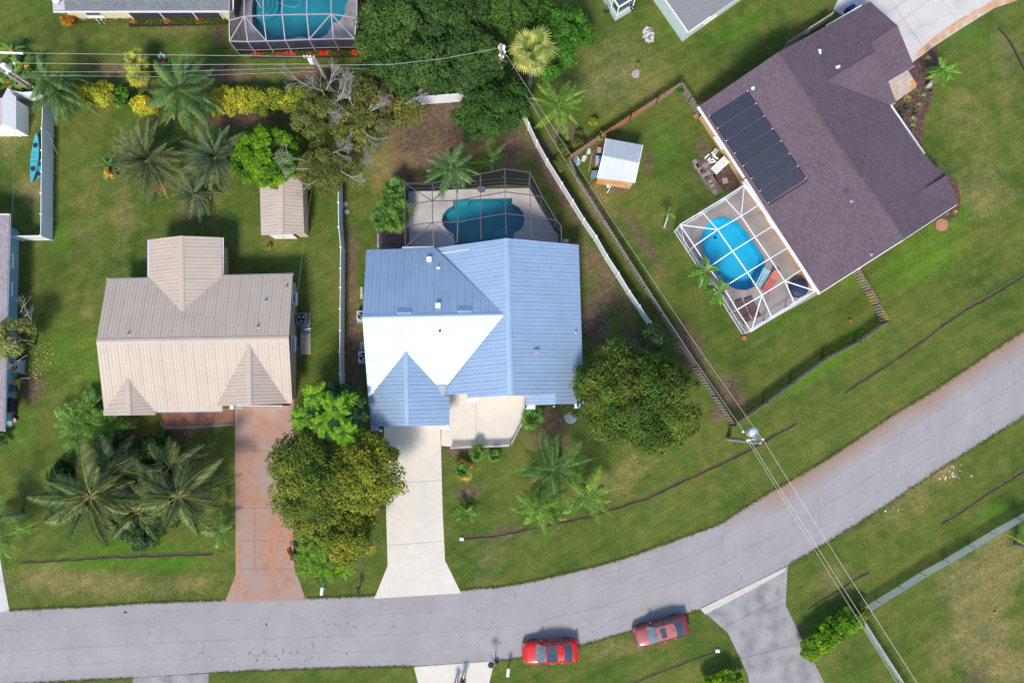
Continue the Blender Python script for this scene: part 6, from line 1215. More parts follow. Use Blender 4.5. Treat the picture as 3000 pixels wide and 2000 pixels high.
palm('queen_palm','green yellow palm, lower left of the three by the curved swale',1580,1490,3.6,3,22,'queenb',queenb,'feather palms by the curved swale',seed=85,scale=.92,dead=1); palm('queen_palm','yellowish palm, right one of the three by the curved swale',1718,1450,3.8,3,19,'queenb',queenb,'feather palms by the curved swale',seed=86,scale=1.05)
palm('queen_palm','dark second crown between the three feather palms',1600,1470,3.2,3,9,'queend',queend,None,seed=87,scale=.8)
palm('fan_palm','round little palm ringed by yellow orange leaves beside the cream driveway',1358,1377,.9,1,26,'fan',fan,None,seed=88,scale=.85,dead=10,e0=1.3,e1=-.1)
palm('fan_palm','small green palm beside the patio railing, left one',1400,1325,.9,1,18,'fan',fan,'little palms by the patio railing',seed=89,scale=.8); palm('fan_palm','small green palm beside the patio railing, right one',1448,1336,.8,1,16,'fan',fan,'little palms by the patio railing',seed=90,scale=.6)
palm('young_palm','spiky small palm right of the cream driveway near the swale start',1362,1503,.9,1,18,'adon',adon,None,seed=91,scale=.78,e0=1.2,e1=-.1)
palm('fan_palm','wide fan palm at the corner of the patio under the eave return',1562,1222,1.4,1,20,'fan',fan,None,seed=92,scale=1.1)
palm('queen_palm','pale frond reaching over the chain link fence from the right edge',3040,1610,3.0,3,8,'queenb',queenb,None,seed=93,scale=1.15,e0=.6,e1=-.3)
for i,(x,y,z,s,w_) in enumerate(((918,1160,6.0,1.0,'upper left one'),(982,1195,6.5,1.08,'large middle one'),(1008,1268,5.9,.98,'lowest bright one'),(880,1225,5.6,.85,'leftmost one'),(940,1240,6.0,.9,'one between the big rosettes'),(1020,1170,5.7,.65,'darker right one'))): palm('feathery_tree','lime feathery rosette crown on the dark round tree, '+w_,x,y,z,1,26,'fern',fern,'lime feathery crowns between the driveways',seed=100+i,scale=s,e0=.5,e1=-.35,trunkr=.07)
for i,(x,y,z,s,w_) in enumerate(((945,1598,4.6,1.0,'dark topmost one'),(905,1620,4.3,1.0,'left one'),(985,1620,4.3,1.0,'right one'),(950,1655,4.2,1.1,'middle front one'),(1008,1665,3.6,.8,'bright lower right one'),(900,1665,3.7,.8,'lower left one'))): palm('feathery_tree','feathery crown at the road end of the planting strip, '+w_,x,y,z,1,26,'fernd' if i!=4 else 'fern',fernd if i!=4 else fern,'feathery crowns at the road end of the strip',seed=110+i,scale=s,e0=.5,e1=-.35,trunkr=.07)
# small tufts in the mulch bed
for i,(x,y,r_,c_) in enumerate([(2684,271,13,0),(2656,290,14,0),(2722,262,20,0),(2702,284,12,0),(2689,311,14,0),(2652,316,13,1),(2634,326,14,1),(2678,330,13,1),(2672,352,14,0),(2671,372,13,0),(2640,340,10,1),(2716,176,14,0),(2783,552,6,2),(2797,622,9,2),(2774,628,5,2)]):
    pl=[(.30,.32,.16),(.22,.26,.10),(.40,.40,.22)] if c_==0 else ([(.08,.12,.08),(.11,.15,.10)] if c_==1 else [(.40,.40,.08),(.25,.30,.05)])
    nm=['pale tuft','grey green tuft','yellow plant'][c_]; rr=random.Random(200+i); c=G(x,y,0); n=int(60+r_*5); V=[];F=[];Cc=[]
    for k in range(n):
        a=rr.uniform(0,6.283); e=rr.uniform(.1,1.2); l=r_/33*rr.uniform(.7,1.15); d_=Vector((math.cos(a)*math.cos(e*.9),math.sin(a)*math.cos(e*.9),math.sin(e))); p=Vector((-d_.y,d_.x,0)).normalized()*.03; q=d_*l; n0=len(V); V+=[-p,p,q*.6+p*1.1,q+Vector((0,0,-.1*l)),q*.6-p*1.1]; F.append(tuple(range(n0,n0+5))); Cc+=[[v*rr.uniform(.8,1.25) for v in pl[rr.randrange(len(pl))]]]*5
    o=link('grass_tuft',mkmesh(V,F,cols=np.array(Cc)),None,LEAF); o.location=c
    wh=['nearest the tiled porch','left of the pair by the tiles','largest one at the palm foot','beside the largest one','in the bed middle','grey one against the eave, upper','grey one against the eave, lower','grey one at the bed centre','upper one of the lower row','lowest of the lower row','grey one at the gutter corner','by the driveway edge','in the narrow bed at the small gable','in the bed tip by the round terracotta disc','tiny one beside the terracotta disc'][i]
    props(o,nm+' in the mulch bed, '+wh,'plant','tufts in the mulch beds')
# ================= small things =================
# paver strip, porch tiles, stones
pv=[mat('dark_paver',(.10,.065,.055),.9,var=.2),mat('grey_paver',(.22,.19,.175),.9,var=.15),mat('pinkish_paver',(.34,.22,.18),.9,var=.12)]
base=sheet('paver_strip',gpoly(C(2010,400,10.453,[(210,860),(420,690),(560,570),(660,700),(1060,1560),(1120,1700),(900,1820),(620,1568)])),.03,.06,mat('sandy_soil',(.14,.11,.09),.95,var=.2),kind='structure')
for i,(x,y,c_) in enumerate([(2047,483,0),(2060,501,0),(2072,523,0),(2086,543,2),(2058,470,0),(2036,474,1),(2066,486,1),(2050,498,1),(2075,506,1),(2064,515,1),(2094,560,1),(2082,533,1),(2040,488,1)]):
    m=MB(); c=G(x,y,.055); m.box((c.x,c.y,.05),(.43,.43,.05),math.radians(-33+R.uniform(-3,3)+60)); m.build('paver',pv[c_],base)
m=MB(); c=G(2124,530,.06); m.box((c.x,c.y,.06),(.52,.52,.05),math.radians(15)); m.build('stepping_stone',mat('carved_stone',(.34,.31,.26),.9,var=.3,scale=9),label='square carved stepping stone alone in the red mulch',cat='stepping stone')
t=thing('leaning_gate','slatted white and dark gate panel lying between the pavers and the brown house','gate',G(2103,484,.1)); q0,q1=G(2088,500,.12),G(2127,463,.9); dd=(q1-q0); s=Vector((-dd.y,dd.x,0)).normalized()*.55
for k in range(11): c=q0+dd*(k+.5)/11; m=MB(); m.bar(c-s*.9,c+s*.5,.11,.025); m.build('slat',wpaint,t)
for e in(-.7,.3): m=MB(); m.bar(q0+s*e-Vector((0,0,.04)),q1+s*e-Vector((0,0,.04)),.06,.03); m.build('rail',wpaint,t)
for i,(x,y,a,l) in enumerate([(2071,458,.8,.55),(2077,466,.9,.35),(2090,452,-.9,.5),(2096,461,-.6,.6),(2083,469,.5,.5),(2088,475,.3,.5),(2095,473,-.8,.7),(2078,476,.9,.4)]):
    m=MB(); c=G(x,y,.12+.02*(i%3)); m.box(c,(l,.12,.12),a); m.build('stone_block',[wpaint,mat('peach_block',(.60,.40,.26),.8)][i==7],label=['white edging block at the west edge of the jumbled pile','short white block, second from the west in the pile','white block nearest the pinkish grey crate','long white block closest to the brown house wall','middle white block of the jumbled pile','white block just right of the pile middle','longest white block touching the slatted gate','peach coloured edging block at the pile foot'][i] ,cat='block',group='jumbled pale edging blocks')
m=MB(); c=G(2095,444,.2); m.box(c,(.5,.42,.3),.9); m.build('crate',mat('pinkish_grey_crate',(.40,.34,.34),.8),label='pinkish grey crate at the top of the jumbled blocks',cat='crate')
pt=sheet('porch_floor',gpoly([(2600,240),(2658,207),(2683,246),(2683,258),(2623,299)]),.10,.14,mat('tile_grout',(.30,.26,.24),.9),kind='structure')
tile=[mat('beige_tile_%d'%i,c,.6,var=.06) for i,c in enumerate([(.46,.38,.33),(.50,.42,.36),(.43,.35,.31)])]; tr_=mat('orange_stained_tile',(.55,.27,.10),.7,var=.15)
poly_=[Vector((*p,.1)) for p in gpoly([(2602,241),(2657,209),(2682,246),(2682,257),(2624,297)])]; u_=(poly_[1]-poly_[0]).normalized(); v_=Vector((-u_.y,u_.x,0))
for i in range(-1,8):
    for j in range(-9,9):
        q=poly_; o0=poly_[0]
        for nn_,dd_ in((u_,u_.dot(o0)+i*.33+.008),(-u_,-(u_.dot(o0)+(i+1)*.33-.008)),(v_,v_.dot(o0)+j*.33+.008),(-v_,-(v_.dot(o0)+(j+1)*.33-.008))):
            q=clip3(q,nn_,dd_) if len(q)>2 else []
        if len(q)>2 and area3(q)>.012:
            cen=sum(q,Vector((0,0,0)))/len(q); m=MB(); m.slab([p+Vector((0,0,.018)) for p in q],[p-Vector((0,0,.01)) for p in q]); m.build('tile',tr_ if (cen-G(2680,255,.1)).length<.55 else tile[R.randrange(3)],pt)
def sphereish(c,r,n,seed,squash=.6):
    bm=bmesh.new(); bmesh.ops.create_icosphere(bm,subdivisions=1,radius=r); rr=random.Random(seed)
    for v in bm.verts: v.co=Vector((v.co.x*rr.uniform(.75,1.2),v.co.y*rr.uniform(.75,1.2),v.co.z*squash*rr.uniform(.8,1.1)))+Vector(c)
    V=[v.co.copy() for v in bm.verts]; F=[tuple(v.index for v in f.verts) for f in bm.faces]; bm.free(); return V,F
stone=mat('pale_rubble',(.50,.46,.45),.9,var=.2,scale=5); t=thing('rubble_pile','pile of pale broken concrete pieces on the lawn below the grill','rubble pile',G(1900,102)); k=0
for i in range(34):
    a=R.uniform(0,6.28); q=math.sqrt(R.random()); x=1900+q*14*math.cos(a)+ (q*3*math.sin(a)); y=102+q*22*math.sin(a); m=MB(); c=G(x,y,.06+.22*(1-q)*R.random()); m.box(c,(R.uniform(.12,.4),R.uniform(.08,.2),R.uniform(.07,.14)),M=Matrix.Rotation(R.uniform(0,3),3,'Z')@Matrix.Rotation(R.uniform(-.4,.4),3,'X')); m.build('rubble_piece',stone,t)
sheet('ash_ring',gpoly([(1882+0,102),(1886,85),(1896,78),(1910,80),(1919,98),(1917,116),(1905,128),(1891,124)]),.012,.02,mat('ash_soil',(.16,.13,.12),.95,var=.3),kind='structure')
sheet('sand_patch',gpoly([(1849,219),(1853,210),(1866,203),(1873,207),(1872,226),(1865,230),(1855,228)]),.012,.02,mat('grey_sand',(.33,.29,.28),.95,var=.2,fine=.3),kind='structure')
palm('small_plant','tiny dark plant above the grey sand patch on the north lawn',1870,188,.4,1,7,'adon',adon,None,seed=301,scale=.25)
sand=mat('white_sand',(.56,.52,.50),.95,var=.12,scale=4,fine=.2)
for pts in([(1722,436),(1729,434),(1731,448),(1727,453),(1718,452),(1720,442)],[(1707,458),(1713,454),(1720,458),(1716,468),(1712,474),(1702,473),(1705,464)]): sheet('sand_patch',gpoly(pts),.012,.02,sand,kind='structure')
# kettle grill
t=thing('kettle_grill','black round kettle grill on the lawn near the top edge','grill',G(1850,34)); c=G(1850,34); m=MB(); m.lathe(c+Vector((0,0,.55)),[(.05,0),(.22,.08),(.30,.22),(.31,.28)],18); m.build('bowl',dark,t,smooth=True); m=MB(); m.lathe(c+Vector((0,0,.83)),[(.31,0),(.28,.10),(.18,.18),(.04,.21)],18); m.build('lid',mat('gloss_black',(.012,.012,.02),.12,spec=.8,coat=1),t,smooth=True)
for a in(0,2.1,4.2): m=MB(); m.bar(c+Vector((.2*math.cos(a),.2*math.sin(a),.6)),c+Vector((.34*math.cos(a),.34*math.sin(a),0)),.03); m.build('leg',steel,t)
m=MB(); m.bar(c+Vector((-.09,0,1.06)),c+Vector((.09,0,1.06)),.03); m.build('handle',dark,t)
t=thing('fire_pit','dark burnt stump and twigs left of the kettle grill','fire pit',G(1778,36)); m=MB(); 
for i in range(9): a=i*.7; p=G(1777,36); m.bar(p+Vector((0,0,.05)),p+Vector((.3*math.cos(a),.2*math.sin(a),.1+.02*i)),.05)
m.build('charred_wood',dark,t)
# air conditioners
def ac(label,px,py,w_,rot,body,h_=.75,sq=True):
    c=G(px,py); t=thing('air_conditioner',label,'air conditioner',c,'air conditioner units'); m=MB(); m.box((c.x,c.y,h_/2+.06),(w_,w_,h_),rot); m.build('cabinet',body,t); m=MB(); m.box((c.x,c.y,.04),(w_+.25,w_+.25,.08),rot); m.build('pad',conc_g,t)
    m=MB(); m.lathe((c.x,c.y,h_+.05),[(w_*.40,0),(w_*.40,.03),(w_*.36,.03),(w_*.36,-.0)],22); m.build('fan_ring',dark,t); m=MB(); m.lathe((c.x,c.y,h_+.062),[(.01,0),(w_*.36,.0),(w_*.36,.004),(.01,.004)],22); m.build('fan_well',mat('fan_black',(.008,.008,.012),.7),t)
    for k in range(3): a=k*2.09+.5; m=MB(); m.add([Vector((c.x,c.y,h_+.075))+Vector((math.cos(a+o)*r_,math.sin(a+o)*r_,z)) for r_,o,z in((.07,-.3,0),(w_*.31,-.42,.0),(w_*.33,.0,.01),(w_*.31,.42,.03),(.07,.3,.02))],[(0,1,2,3,4)]); m.build('fan_blade',mat('fan_blade_grey',(.42,.46,.50),.35,metal=.4),t)
    for k in range(7): m=MB(); m.bar((c.x-w_*.36,c.y-w_*.3+w_*.1*k,h_+.10),(c.x+w_*.36,c.y-w_*.3+w_*.1*k,h_+.10),.008,.008); m.build('guard_wire',dark,t)
slate=mat('slate_blue_steel',(.12,.15,.19),.5,var=.1); lg=mat('light_grey_steel',(.42,.44,.46),.5,var=.06)
ac('dark slate air conditioner beside the east wall of the tan house',890,935,.92,0,slate); ac('grey air conditioner half under the west eave of the galvanised house, upper one',1064,928,.85,0,lg); ac('grey air conditioner half under the west eave of the galvanised house, lower one',1070,1047,.95,0,lg)
ac('grey air conditioner under the leafy shrub at the teal blue house',54,1074,1.05,0,lg)
sheet('ac_slab',gpoly([(881,976),(911,976),(911,1038),(882,1038)]),.10,.12,mat('tan_slab',(.38,.31,.25),.85,var=.12,scale=2,fine=.2),kind='structure'); sheet('ac_slab',gpoly([(884,950),(909,950),(911,972),(882,975)]),.05,.07,conc_g,kind='structure'); sheet('ac_slab',gpoly([(1054,1001),(1072,1001),(1072,1033),(1054,1033)]),.06,.08,conc_g,kind='structure'); sheet('ac_slab',gpoly([(36,1060),(50,1060),(50,1170),(35,1170)]),.05,.07,conc_g,kind='structure')
m=MB(); m.tube([G(891,966,.15),G(899,963,.15),G(911,961,.15)],.07,8); m.build('pipe_elbow',wpaint,label='white pipe lying between the dark air conditioner and the tan slab',cat='pipe')
t=thing('twig_heap','heap of grey dead twigs against the tan house wall','twig heap',G(872,1030)); m=MB(); rr=random.Random(5)
for i in range(26): p=G(872+rr.uniform(-6,8),1030+rr.uniform(-18,18),.05); a=rr.uniform(0,6.28); m.bar(p,p+Vector((math.cos(a)*.35,math.sin(a)*.35,rr.uniform(.05,.35))),.018)
m.build('twig',barkg,t,kind='stuff')
# bins and pots along the teal blue house
def pot(label,px,py,r_,h_,mt,soilc=None,name='flower_pot',cat='pot',grp=None):
    c=G(px,py); t=thing(name,label,cat,c,grp); m=MB(); m.lathe(c,[(r_*.7,0),(r_*.98,h_-.04),(r_*1.05,h_-.03),(r_*1.05,h_),(r_*.88,h_),(r_*.84,h_-.06)],16); m.build('pot_body',mt,t,smooth=False); m=MB(); m.lathe(c+Vector((0,0,h_-.09)),[(.01,0),(r_*.86,0),(r_*.86,.02),(.01,.03)],14); m.build('soil',soilc or soil,t); return t
def bin_(label,px,py,w_,l_,h_,mt,lidm,rot=0):
    c=G(px,py); t=thing('wheelie_bin',label,'bin',c,'bins beside the teal blue house'); m=MB(); top=[(-w_/2,-l_/2),(w_/2,-l_/2),(w_/2,l_/2),(-w_/2,l_/2)]; m.slab([Vector((c.x+x,c.y+y,h_)) for x,y in top],[Vector((c.x+x*.75,c.y+y*.75,.08)) for x,y in top]); m.build('bin_body',mt,t)
    m=MB(); m.box((c.x,c.y,h_+.04),(w_+.08,l_+.08,.07)); m.box((c.x,c.y,h_+.09),(w_-.1,l_-.1,.04)); m.build('lid',lidm,t)
    for s in(-1,1): m=MB(); m.lathe((c.x+w_*.36,c.y+s*l_*.3,.13),[(.02,0),(.13,.01),(.13,.05),(.02,.06)],12,Matrix.Rotation(math.pi/2,3,'X')); m.build('wheel',dark,t)
    m=MB(); m.bar((c.x+w_/2+.06,c.y-l_*.3,h_),(c.x+w_/2+.06,c.y+l_*.3,h_),.035); m.build('handle',dark,t)
bk=mat('bin_black',(.03,.032,.05),.5,var=.1); bin_('black wheelie bin beside the teal blue wall, upper of two',42,1177,.62,.68,1.0,bk,bk); bin_('black wheelie bin beside the teal blue wall, lower of two',40,1197,.66,.66,1.0,bk,bk); bin_('blue grey bin beside the orange tub at the teal blue wall',44,1138,.58,.60,.9,mat('bin_slate',(.09,.14,.18),.5),mat('bin_slate',(.1,.1,.1))); bin_('low grey tote at the teal blue wall below the black bins',27,1208,.45,.4,.35,mat('tote_grey',(.30,.36,.38),.6),mat('tote_grey',(.3,.3,.3)))
m=MB(); c=G(40,1120); m.lathe(c,[(.24,0),(.29,.6),(.31,.62),(.29,.66),(.20,.68),(.02,.68)],18); m.build('tub',mat('orange_tub',(.62,.38,.13),.6,var=.05),label='round orange yellow tub beside the teal blue wall',cat='tub',smooth=False)
m=MB(); c=G(52,1120); m.box((c.x,c.y,.25),(.5,.5,.5)); m.build('box',mat('orange_box',(.58,.32,.10),.7),label='orange box tucked beside the round orange tub',cat='box')
m=MB(); c=G(48,1096,.2); m.lathe(c,[(.15,0),(.2,.25),(.1,.35),(.03,.45)],10); m.build('watering_can',mat('green_plastic',(.03,.30,.17),.5),label='green watering can below the grey air conditioner by the teal wall',cat='watering can')
t=thing('pallet','pale plank pallet lying between the bins at the teal blue house','pallet',G(38,1157))
for k in range(3): m=MB(); a_,b2=G(34+4*k,1146,.1),G(34+4*k,1168,.1); m.bar(a_,b2,.09,.03); m.build('plank',mat('pale_plank',(.42,.38,.34),.8),t)
for y in(1149,1165): m=MB(); m.bar(G(32,y,.06),G(44,y,.06),.07,.04); m.build('crosspiece',mat('pale_plank',(.4,.4,.4)),t)
m=MB(); m.tube([G(55,1109,.08),G(55,1138,.08)],.055,8); m.build('pipe',wpaint,label='white pipe standing along the teal house strip, vertical one',cat='pipe'); m=MB(); m.tube([G(61,1108,.08),G(86,1107,.08)],.045,8); m.build('pipe',wpaint,label='white pipe lying out onto the lawn by the bins',cat='pipe')
pot('dark pot below the black bins with a pale rim beside it',42,1219,.26,.45,bk); pot('white rimmed round pot below the black bins',33,1229,.2,.3,wpaint); pot('red centred pot, lowest by the teal wall',35,1241,.24,.35,mat('grey_blue_pot',(.2,.25,.3),.6),mat('red_fill',(.45,.09,.06),.8)); pot('pink pot on the lawn side of the lowest pots',47,1231,.2,.3,mat('pink_plastic',(.62,.26,.28),.6),mat('pink_fill',(.6,.35,.35),.8))
for px,py,l,mt_ in((1672,1222,'round blue grey well cover on the mulch by the big oak',(.22,.30,.32)),(2758,658,'round terracotta septic cover at the mulch bed tip',(.38,.15,.09))):
    c=G(px,py); m=MB(); r_=.57; m.lathe(c,[(r_,0),(r_,.10),(r_*.9,.13),(r_*.3,.14),(.02,.14)],26); m.build('round_cover',mat('cover_%d'%px,mt_,.7,var=.2,scale=3,col2=(.22,.19,.16),c2=(.5,.65),c2s=1.5),label=l,cat='cover')
for px,py,l in((1012,598,'upper grey round paving stone beside the narrow white fence'),(1016,621,'lower grey round paving stone beside the narrow white fence')):
    m=MB(); m.lathe(G(px,py),[(.24,0),(.24,.08),(.2,.1),(.02,.1)],18); m.build('round_paver',mat('grey_lid',(.30,.28,.27),.8,var=.2,scale=6),label=l,cat='paver')
for px,py,l in((2178,991,'terracotta pot at the lower tip of the white cage'),(2491,938,'small red brown ball on the fenced lawn'),(2916,1794,'small pink ball on the brown patched lawn'),(2037,344,'clay pot by the orange wall of the brown house')):
    if 'ball' in l:
        V,F=sphereish(G(px,py,.12),.17 if px<2900 else .13,0,px,1.0); m=MB(); m.add(V,F); m.build('ball',mat('ball_%d'%px,(.34,.07,.05) if px<2900 else (.60,.18,.14),.6),label=l,cat='ball',smooth=True)
    else: pot(l,px,py,.22 if px<2100 else .2,.28,mat('terracotta',(.36,.15,.09),.8,var=.15))
# pots and frame by the cream wall
pot('wide terracotta pot by the cream wall of the top left house',362,60,.27,.35,mat('terracotta_orange',(.44,.17,.08),.8,var=.1),mat('sandy_soil',(.3,.2,.12))); m=MB(); c=G(343,55); m.box((c.x,c.y,.2),(.5,.4,.4),.1); m.build('planter_box',mat('pale_pink_box',(.55,.42,.36),.8),label='pale square planter beside the wide terracotta pot',cat='planter')
t=thing('garden_chair','small white framed chair by the cream wall','chair',G(301,62)); c=G(301,62); m=MB(); m.box((c.x,c.y,.42),(.42,.42,.04)); m.build('seat',mat('grey_slat',(.30,.30,.30),.7),t); 
for s in(-1,1): m=MB(); m.bar(c+Vector((s*.22,-.3,0)),c+Vector((s*.22,-.15,.62)),.035); m.bar(c+Vector((s*.22,.2,0)),c+Vector((s*.22,.28,.95)),.035); m.bar(c+Vector((s*.22,-.3,.6)),c+Vector((s*.22,.25,.64)),.04); m.build('frame_side',wpaint,t)
m=MB(); m.box((c.x,c.y+.27,.75),(.44,.03,.3)); m.build('backrest',wpaint,t)
# kayaks
def kayak(label,a,b,w_,mt,z=.0):
    A_,B_=G(*a),G(*b); dd=(B_-A_); L_=dd.length; dd/=L_; s=Vector((-dd.y,dd.x,0)); t=thing('kayak',label,'kayak',A_,'turquoise kayaks beside the fence'); n=18; V=[];F=[]; k=8
    for i in range(n+1):
        u=i/n; ww=max(.02,w_/2*math.sin(math.pi*u)**.62); p=A_.lerp(B_,u); rise=.12*abs(2*u-1)**3
        for yy,zz in((-1,.24),(-.8,.32),(-.45,.30),(0,.29),(.45,.30),(.8,.32),(1,.24),(.75,.06),(0,0),(-.75,.06)): V.append(p+s*yy*ww+Vector((0,0,zz+rise+z)))
    k=10; F=[(i*k+j,i*k+(j+1)%k,(i+1)*k+(j+1)%k,(i+1)*k+j) for i in range(n) for j in range(k)]+[tuple(range(k)),tuple(range(len(V)-1,len(V)-k-1,-1))]; m=MB(); m.add(V,F); o=m.build('hull',mt,t,smooth=True); bm=bmesh.new(); bm.from_mesh(o.data); bmesh.ops.recalc_face_normals(bm,faces=bm.faces); bm.to_mesh(o.data); bm.free()
    for u in(.26,.74): c=A_.lerp(B_,u); m=MB(); m.lathe(c+Vector((0,0,.31+z)),[(.01,0),(.19,0),(.21,.03),(.17,.05),(.02,.03)],14); m.build('seat',dark,t); m=MB(); m.bar(c-s*.2-dd*.12+Vector((0,0,.36+z)),c+s*.2-dd*.12+Vector((0,0,.44+z)),.06,.16); m.build('seat_back',dark,t)
    for u in(.12,.42,.5,.58,.88): c=A_.lerp(B_,u); m=MB(); m.bar(c-s*w_*.3+Vector((0,0,.335+z)),c+s*w_*.3+Vector((0,0,.335+z)),.04,.02); m.build('deck_strap',mat('turquoise_dark',(.03,.26,.30),.5),t)
    return t
tq=mat('turquoise_plastic',(.06,.36,.41),.35,var=.08,scale=2,spec=.6)
kayak('long turquoise kayak with two black seats beside the bluish fence',(114,394),(99,536),.78,tq); kayak('second turquoise kayak half hidden against the fence base',(128,470),(118,528),.5,tq)
m=MB(); m.bar(G(137,385,1.3),G(169,452,.05),.035); m.build('leaning_pole',mat('tan_pole',(.44,.36,.22),.7),label='thin tan pole leaning on the outside of the bluish fence',cat='pole')
m=MB(); m.tube([G(46,397,.1),G(52,395,.12),G(57,400,.12),G(62,399,.08)],.04,6); m.build('hose_piece',wpaint,label='short white hose piece on the left yard grass',cat='hose')
m=MB(); c=G(58,289); m.box((c.x,c.y,.25),(.6,.35,.5),.4); m.build('box',mat('pinkish_grey_crate',(.4,.34,.34)),label='pale grey box beside the white shed corner',cat='box')
m=MB(); c=G(54,676); m.lathe(c,[(.12,0),(.16,.2),(.05,.3)],8); m.build('hose_reel',dark,label='dark hose reel in the corner of the left yard',cat='hose reel')
# mailboxes
def mbox(label,px,py,col,tilt_,grp='mailboxes along the road'):
    c=G(px,py); t=thing('mailbox',label,'mailbox',c,grp); m=MB(); m.box((c.x,c.y,.5),(.1,.1,1.0)); m.build('post',wpaint if col is wpaint else dark,t)
    M=Matrix.Rotation(tilt_,3,'Z'); m=MB(); prof=[(-.13,0),(.13,0),(.13,.15),(.10,.23),(.04,.27),(-.04,.27),(-.10,.23),(-.13,.15)]; V=[Vector((c.x,c.y,1.0))+M@Vector((x,y,z)) for y in(-.36,.28) for x,z in prof]; n=8; m.add(V,[tuple(range(n)),tuple(range(2*n-1,n-1,-1))]+[(i,n+i,n+(i+1)%n,(i+1)%n) for i in range(n)]); m.build('box_body',col,t); m=MB(); m.bar(Vector((c.x,c.y,1.1))+M@Vector((.14,-.1,0)),Vector((c.x,c.y,1.1))+M@Vector((.14,-.1,.22)),.03,.02); m.build('flag',mat('mailbox_flag',(.5,.05,.03)),t)
mbox('white mailbox between the terracotta driveway and the feathery trees',952,1721,wpaint,-.1); mbox('dark mailbox left of the cream driveway mouth',1054,1720,bk,.15); mbox('white mailbox in the grass left of the bright red car',1489,1955,wpaint,-.12)
# disc on pole, dark tubes shaped like its forked shadow
t=thing('pole_with_disc','thin pole carrying a black disc at the corner of the bottom cream driveway','pole',G(1450,1928)); b=G(1450,1928); m=MB(); m.tube([b,b+Vector((0,0,2.0))],.03,8); m.build('pole_shaft',wpaint,t); m=MB(); m.lathe(G(1438,1946,1.75),[(.02,0),(.24,.02),(.27,.06),(.24,.10),(.02,.13)],20,Matrix.Rotation(.25,3,'Y')); m.build('disc',mat('disc_black',(.02,.022,.035),.4),t); m=MB(); m.bar(G(1442,1944,1.8),b+Vector((0,0,1.8)),.04); m.build('bracket',dark,t); 
m=MB(); m.tube([b+Vector((0,0,.9)),b+Vector((-.05,0,1.0)),G(1438,1916,.9)],.022,5); m.tube([b+Vector((0,0,.9)),G(1453,1907,1.0)],.022,5); m.build('forked_shadow',dark,t); m=MB(); m.lathe(b+Vector((.1,-.25,.25)),[(.20,0),(.24,.02),(.24,.06),(.20,.08)],16,Matrix.Rotation(1.2,3,'X')); m.build('hoop',dark,t)
# blue chair, tarps near shed
t=thing('beach_chair','folded blue chair beside the picket fence corner','chair',G(1690,470)); bl_=mat('blue_canvas',(.08,.20,.33),.8,var=.15); c=G(1690,470)
q=[G(1679,472,.3),G(1687,457,.5),G(1698,478,.3),G(1690,489,.25)]; m=MB(); m.slab([p+Vector((0,0,.03)) for p in q],q); m.build('seat',bl_,t)
for a_,b2 in(((1690,457),(1700,473)),((1700,473),(1695,481)),((1688,478),(1698,483)),((1695,462),(1692,476))): m=MB(); m.bar(G(*a_,.55),G(*b2,.4),.045); m.build('frame_tube',wpaint,t)
V,F=sphereish(G(1757,464,.4),.36,0,77,1.0); m=MB(); m.add(V,F); m.build('blue_bag',mat('bright_blue_plastic',(.02,.20,.55),.4),label='bright blue plastic bag against the metal shed',cat='bag')
t=thing('crate','lilac grey crate leaning below the blue bag','crate',G(1749,473)); c=G(1749,474); m=MB(); m.box((c.x,c.y,.3),(.34,.75,.6),-.12); m.build('crate_body',mat('lilac_grey',(.36,.38,.46),.6),t); 
for k in range(5): m=MB(); m.box((c.x,c.y-.28+.14*k,.61),(.34,.04,.02),-.12); m.build('slat',mat('lilac_light',(.46,.48,.55),.6),t)
m=MB(); c=G(1755,443); m.box((c.x,c.y,.2),(.36,.5,.4),-.1); m.build('box',mat('sand_box',(.36,.31,.27),.8),label='sand coloured box at the north west side of the metal shed',cat='box')
m=MB(); q=[G(1733,500,.5),G(1752,499,.55),G(1750,520,.45),G(1730,523,.4)]; m.slab(q,[p-Vector((0,0,.4)) for p in q]); m.build('covered_cart',mat('blue_grey_tarp',(.13,.18,.26),.55,var=.2,scale=6),label='blue grey tarp covered cart at the south west shed corner',cat='cart')
m=MB(); m.bar(G(1735,450,.1),G(1724,505,.1),.1,.08); m.build('board',wood,label='long weathered board standing beside the metal shed',cat='board')
t=thing('garden_tractor','small white mower with a bent handle below the metal shed','mower',G(1782,550)); c=G(1781,545,.3); m=MB(); m.box(c,(.24,.32,.25),-.1); m.build('engine_cover',mat('cream_cover',(.58,.56,.48),.6),t); m=MB(); m.tube([G(1790,541,.7),G(1785,556,.35),G(1778,565,.1)],.035,6); m.build('handle',wpaint,t)
for px,py in((1776,552),(1787,553)): m=MB(); m.lathe(G(px,py,.12),[(.02,0),(.11,.01),(.11,.05),(.02,.06)],12,Matrix.Rotation(math.pi/2,3,'Y')); m.build('wheel',dark,t)
m=MB(); c=G(1762,522,1.0); m.box(c,(.22,.12,.14)); m.build('lamp_box',lg,label='small grey box lamp on the stained shed wall',cat='lamp')
m=MB(); c=G(2505,787); m.box((c.x,c.y,.5),(.5,.3,1.0),.9); m.build('utility_cabinet',wpaint,label='white utility cabinet at the brown house south wall by the mossy fence',cat='cabinet')
m=MB(); q=gpoly([(2470,36),(2488,26),(2497,32),(2478,46)]); m.prism([Vector((*p,0)) for p in q],.05,.9); m.build('storage_bin',mat('deep_blue_plastic',(.015,.04,.16),.5),label='deep blue bin behind the brown house garage',cat='bin')
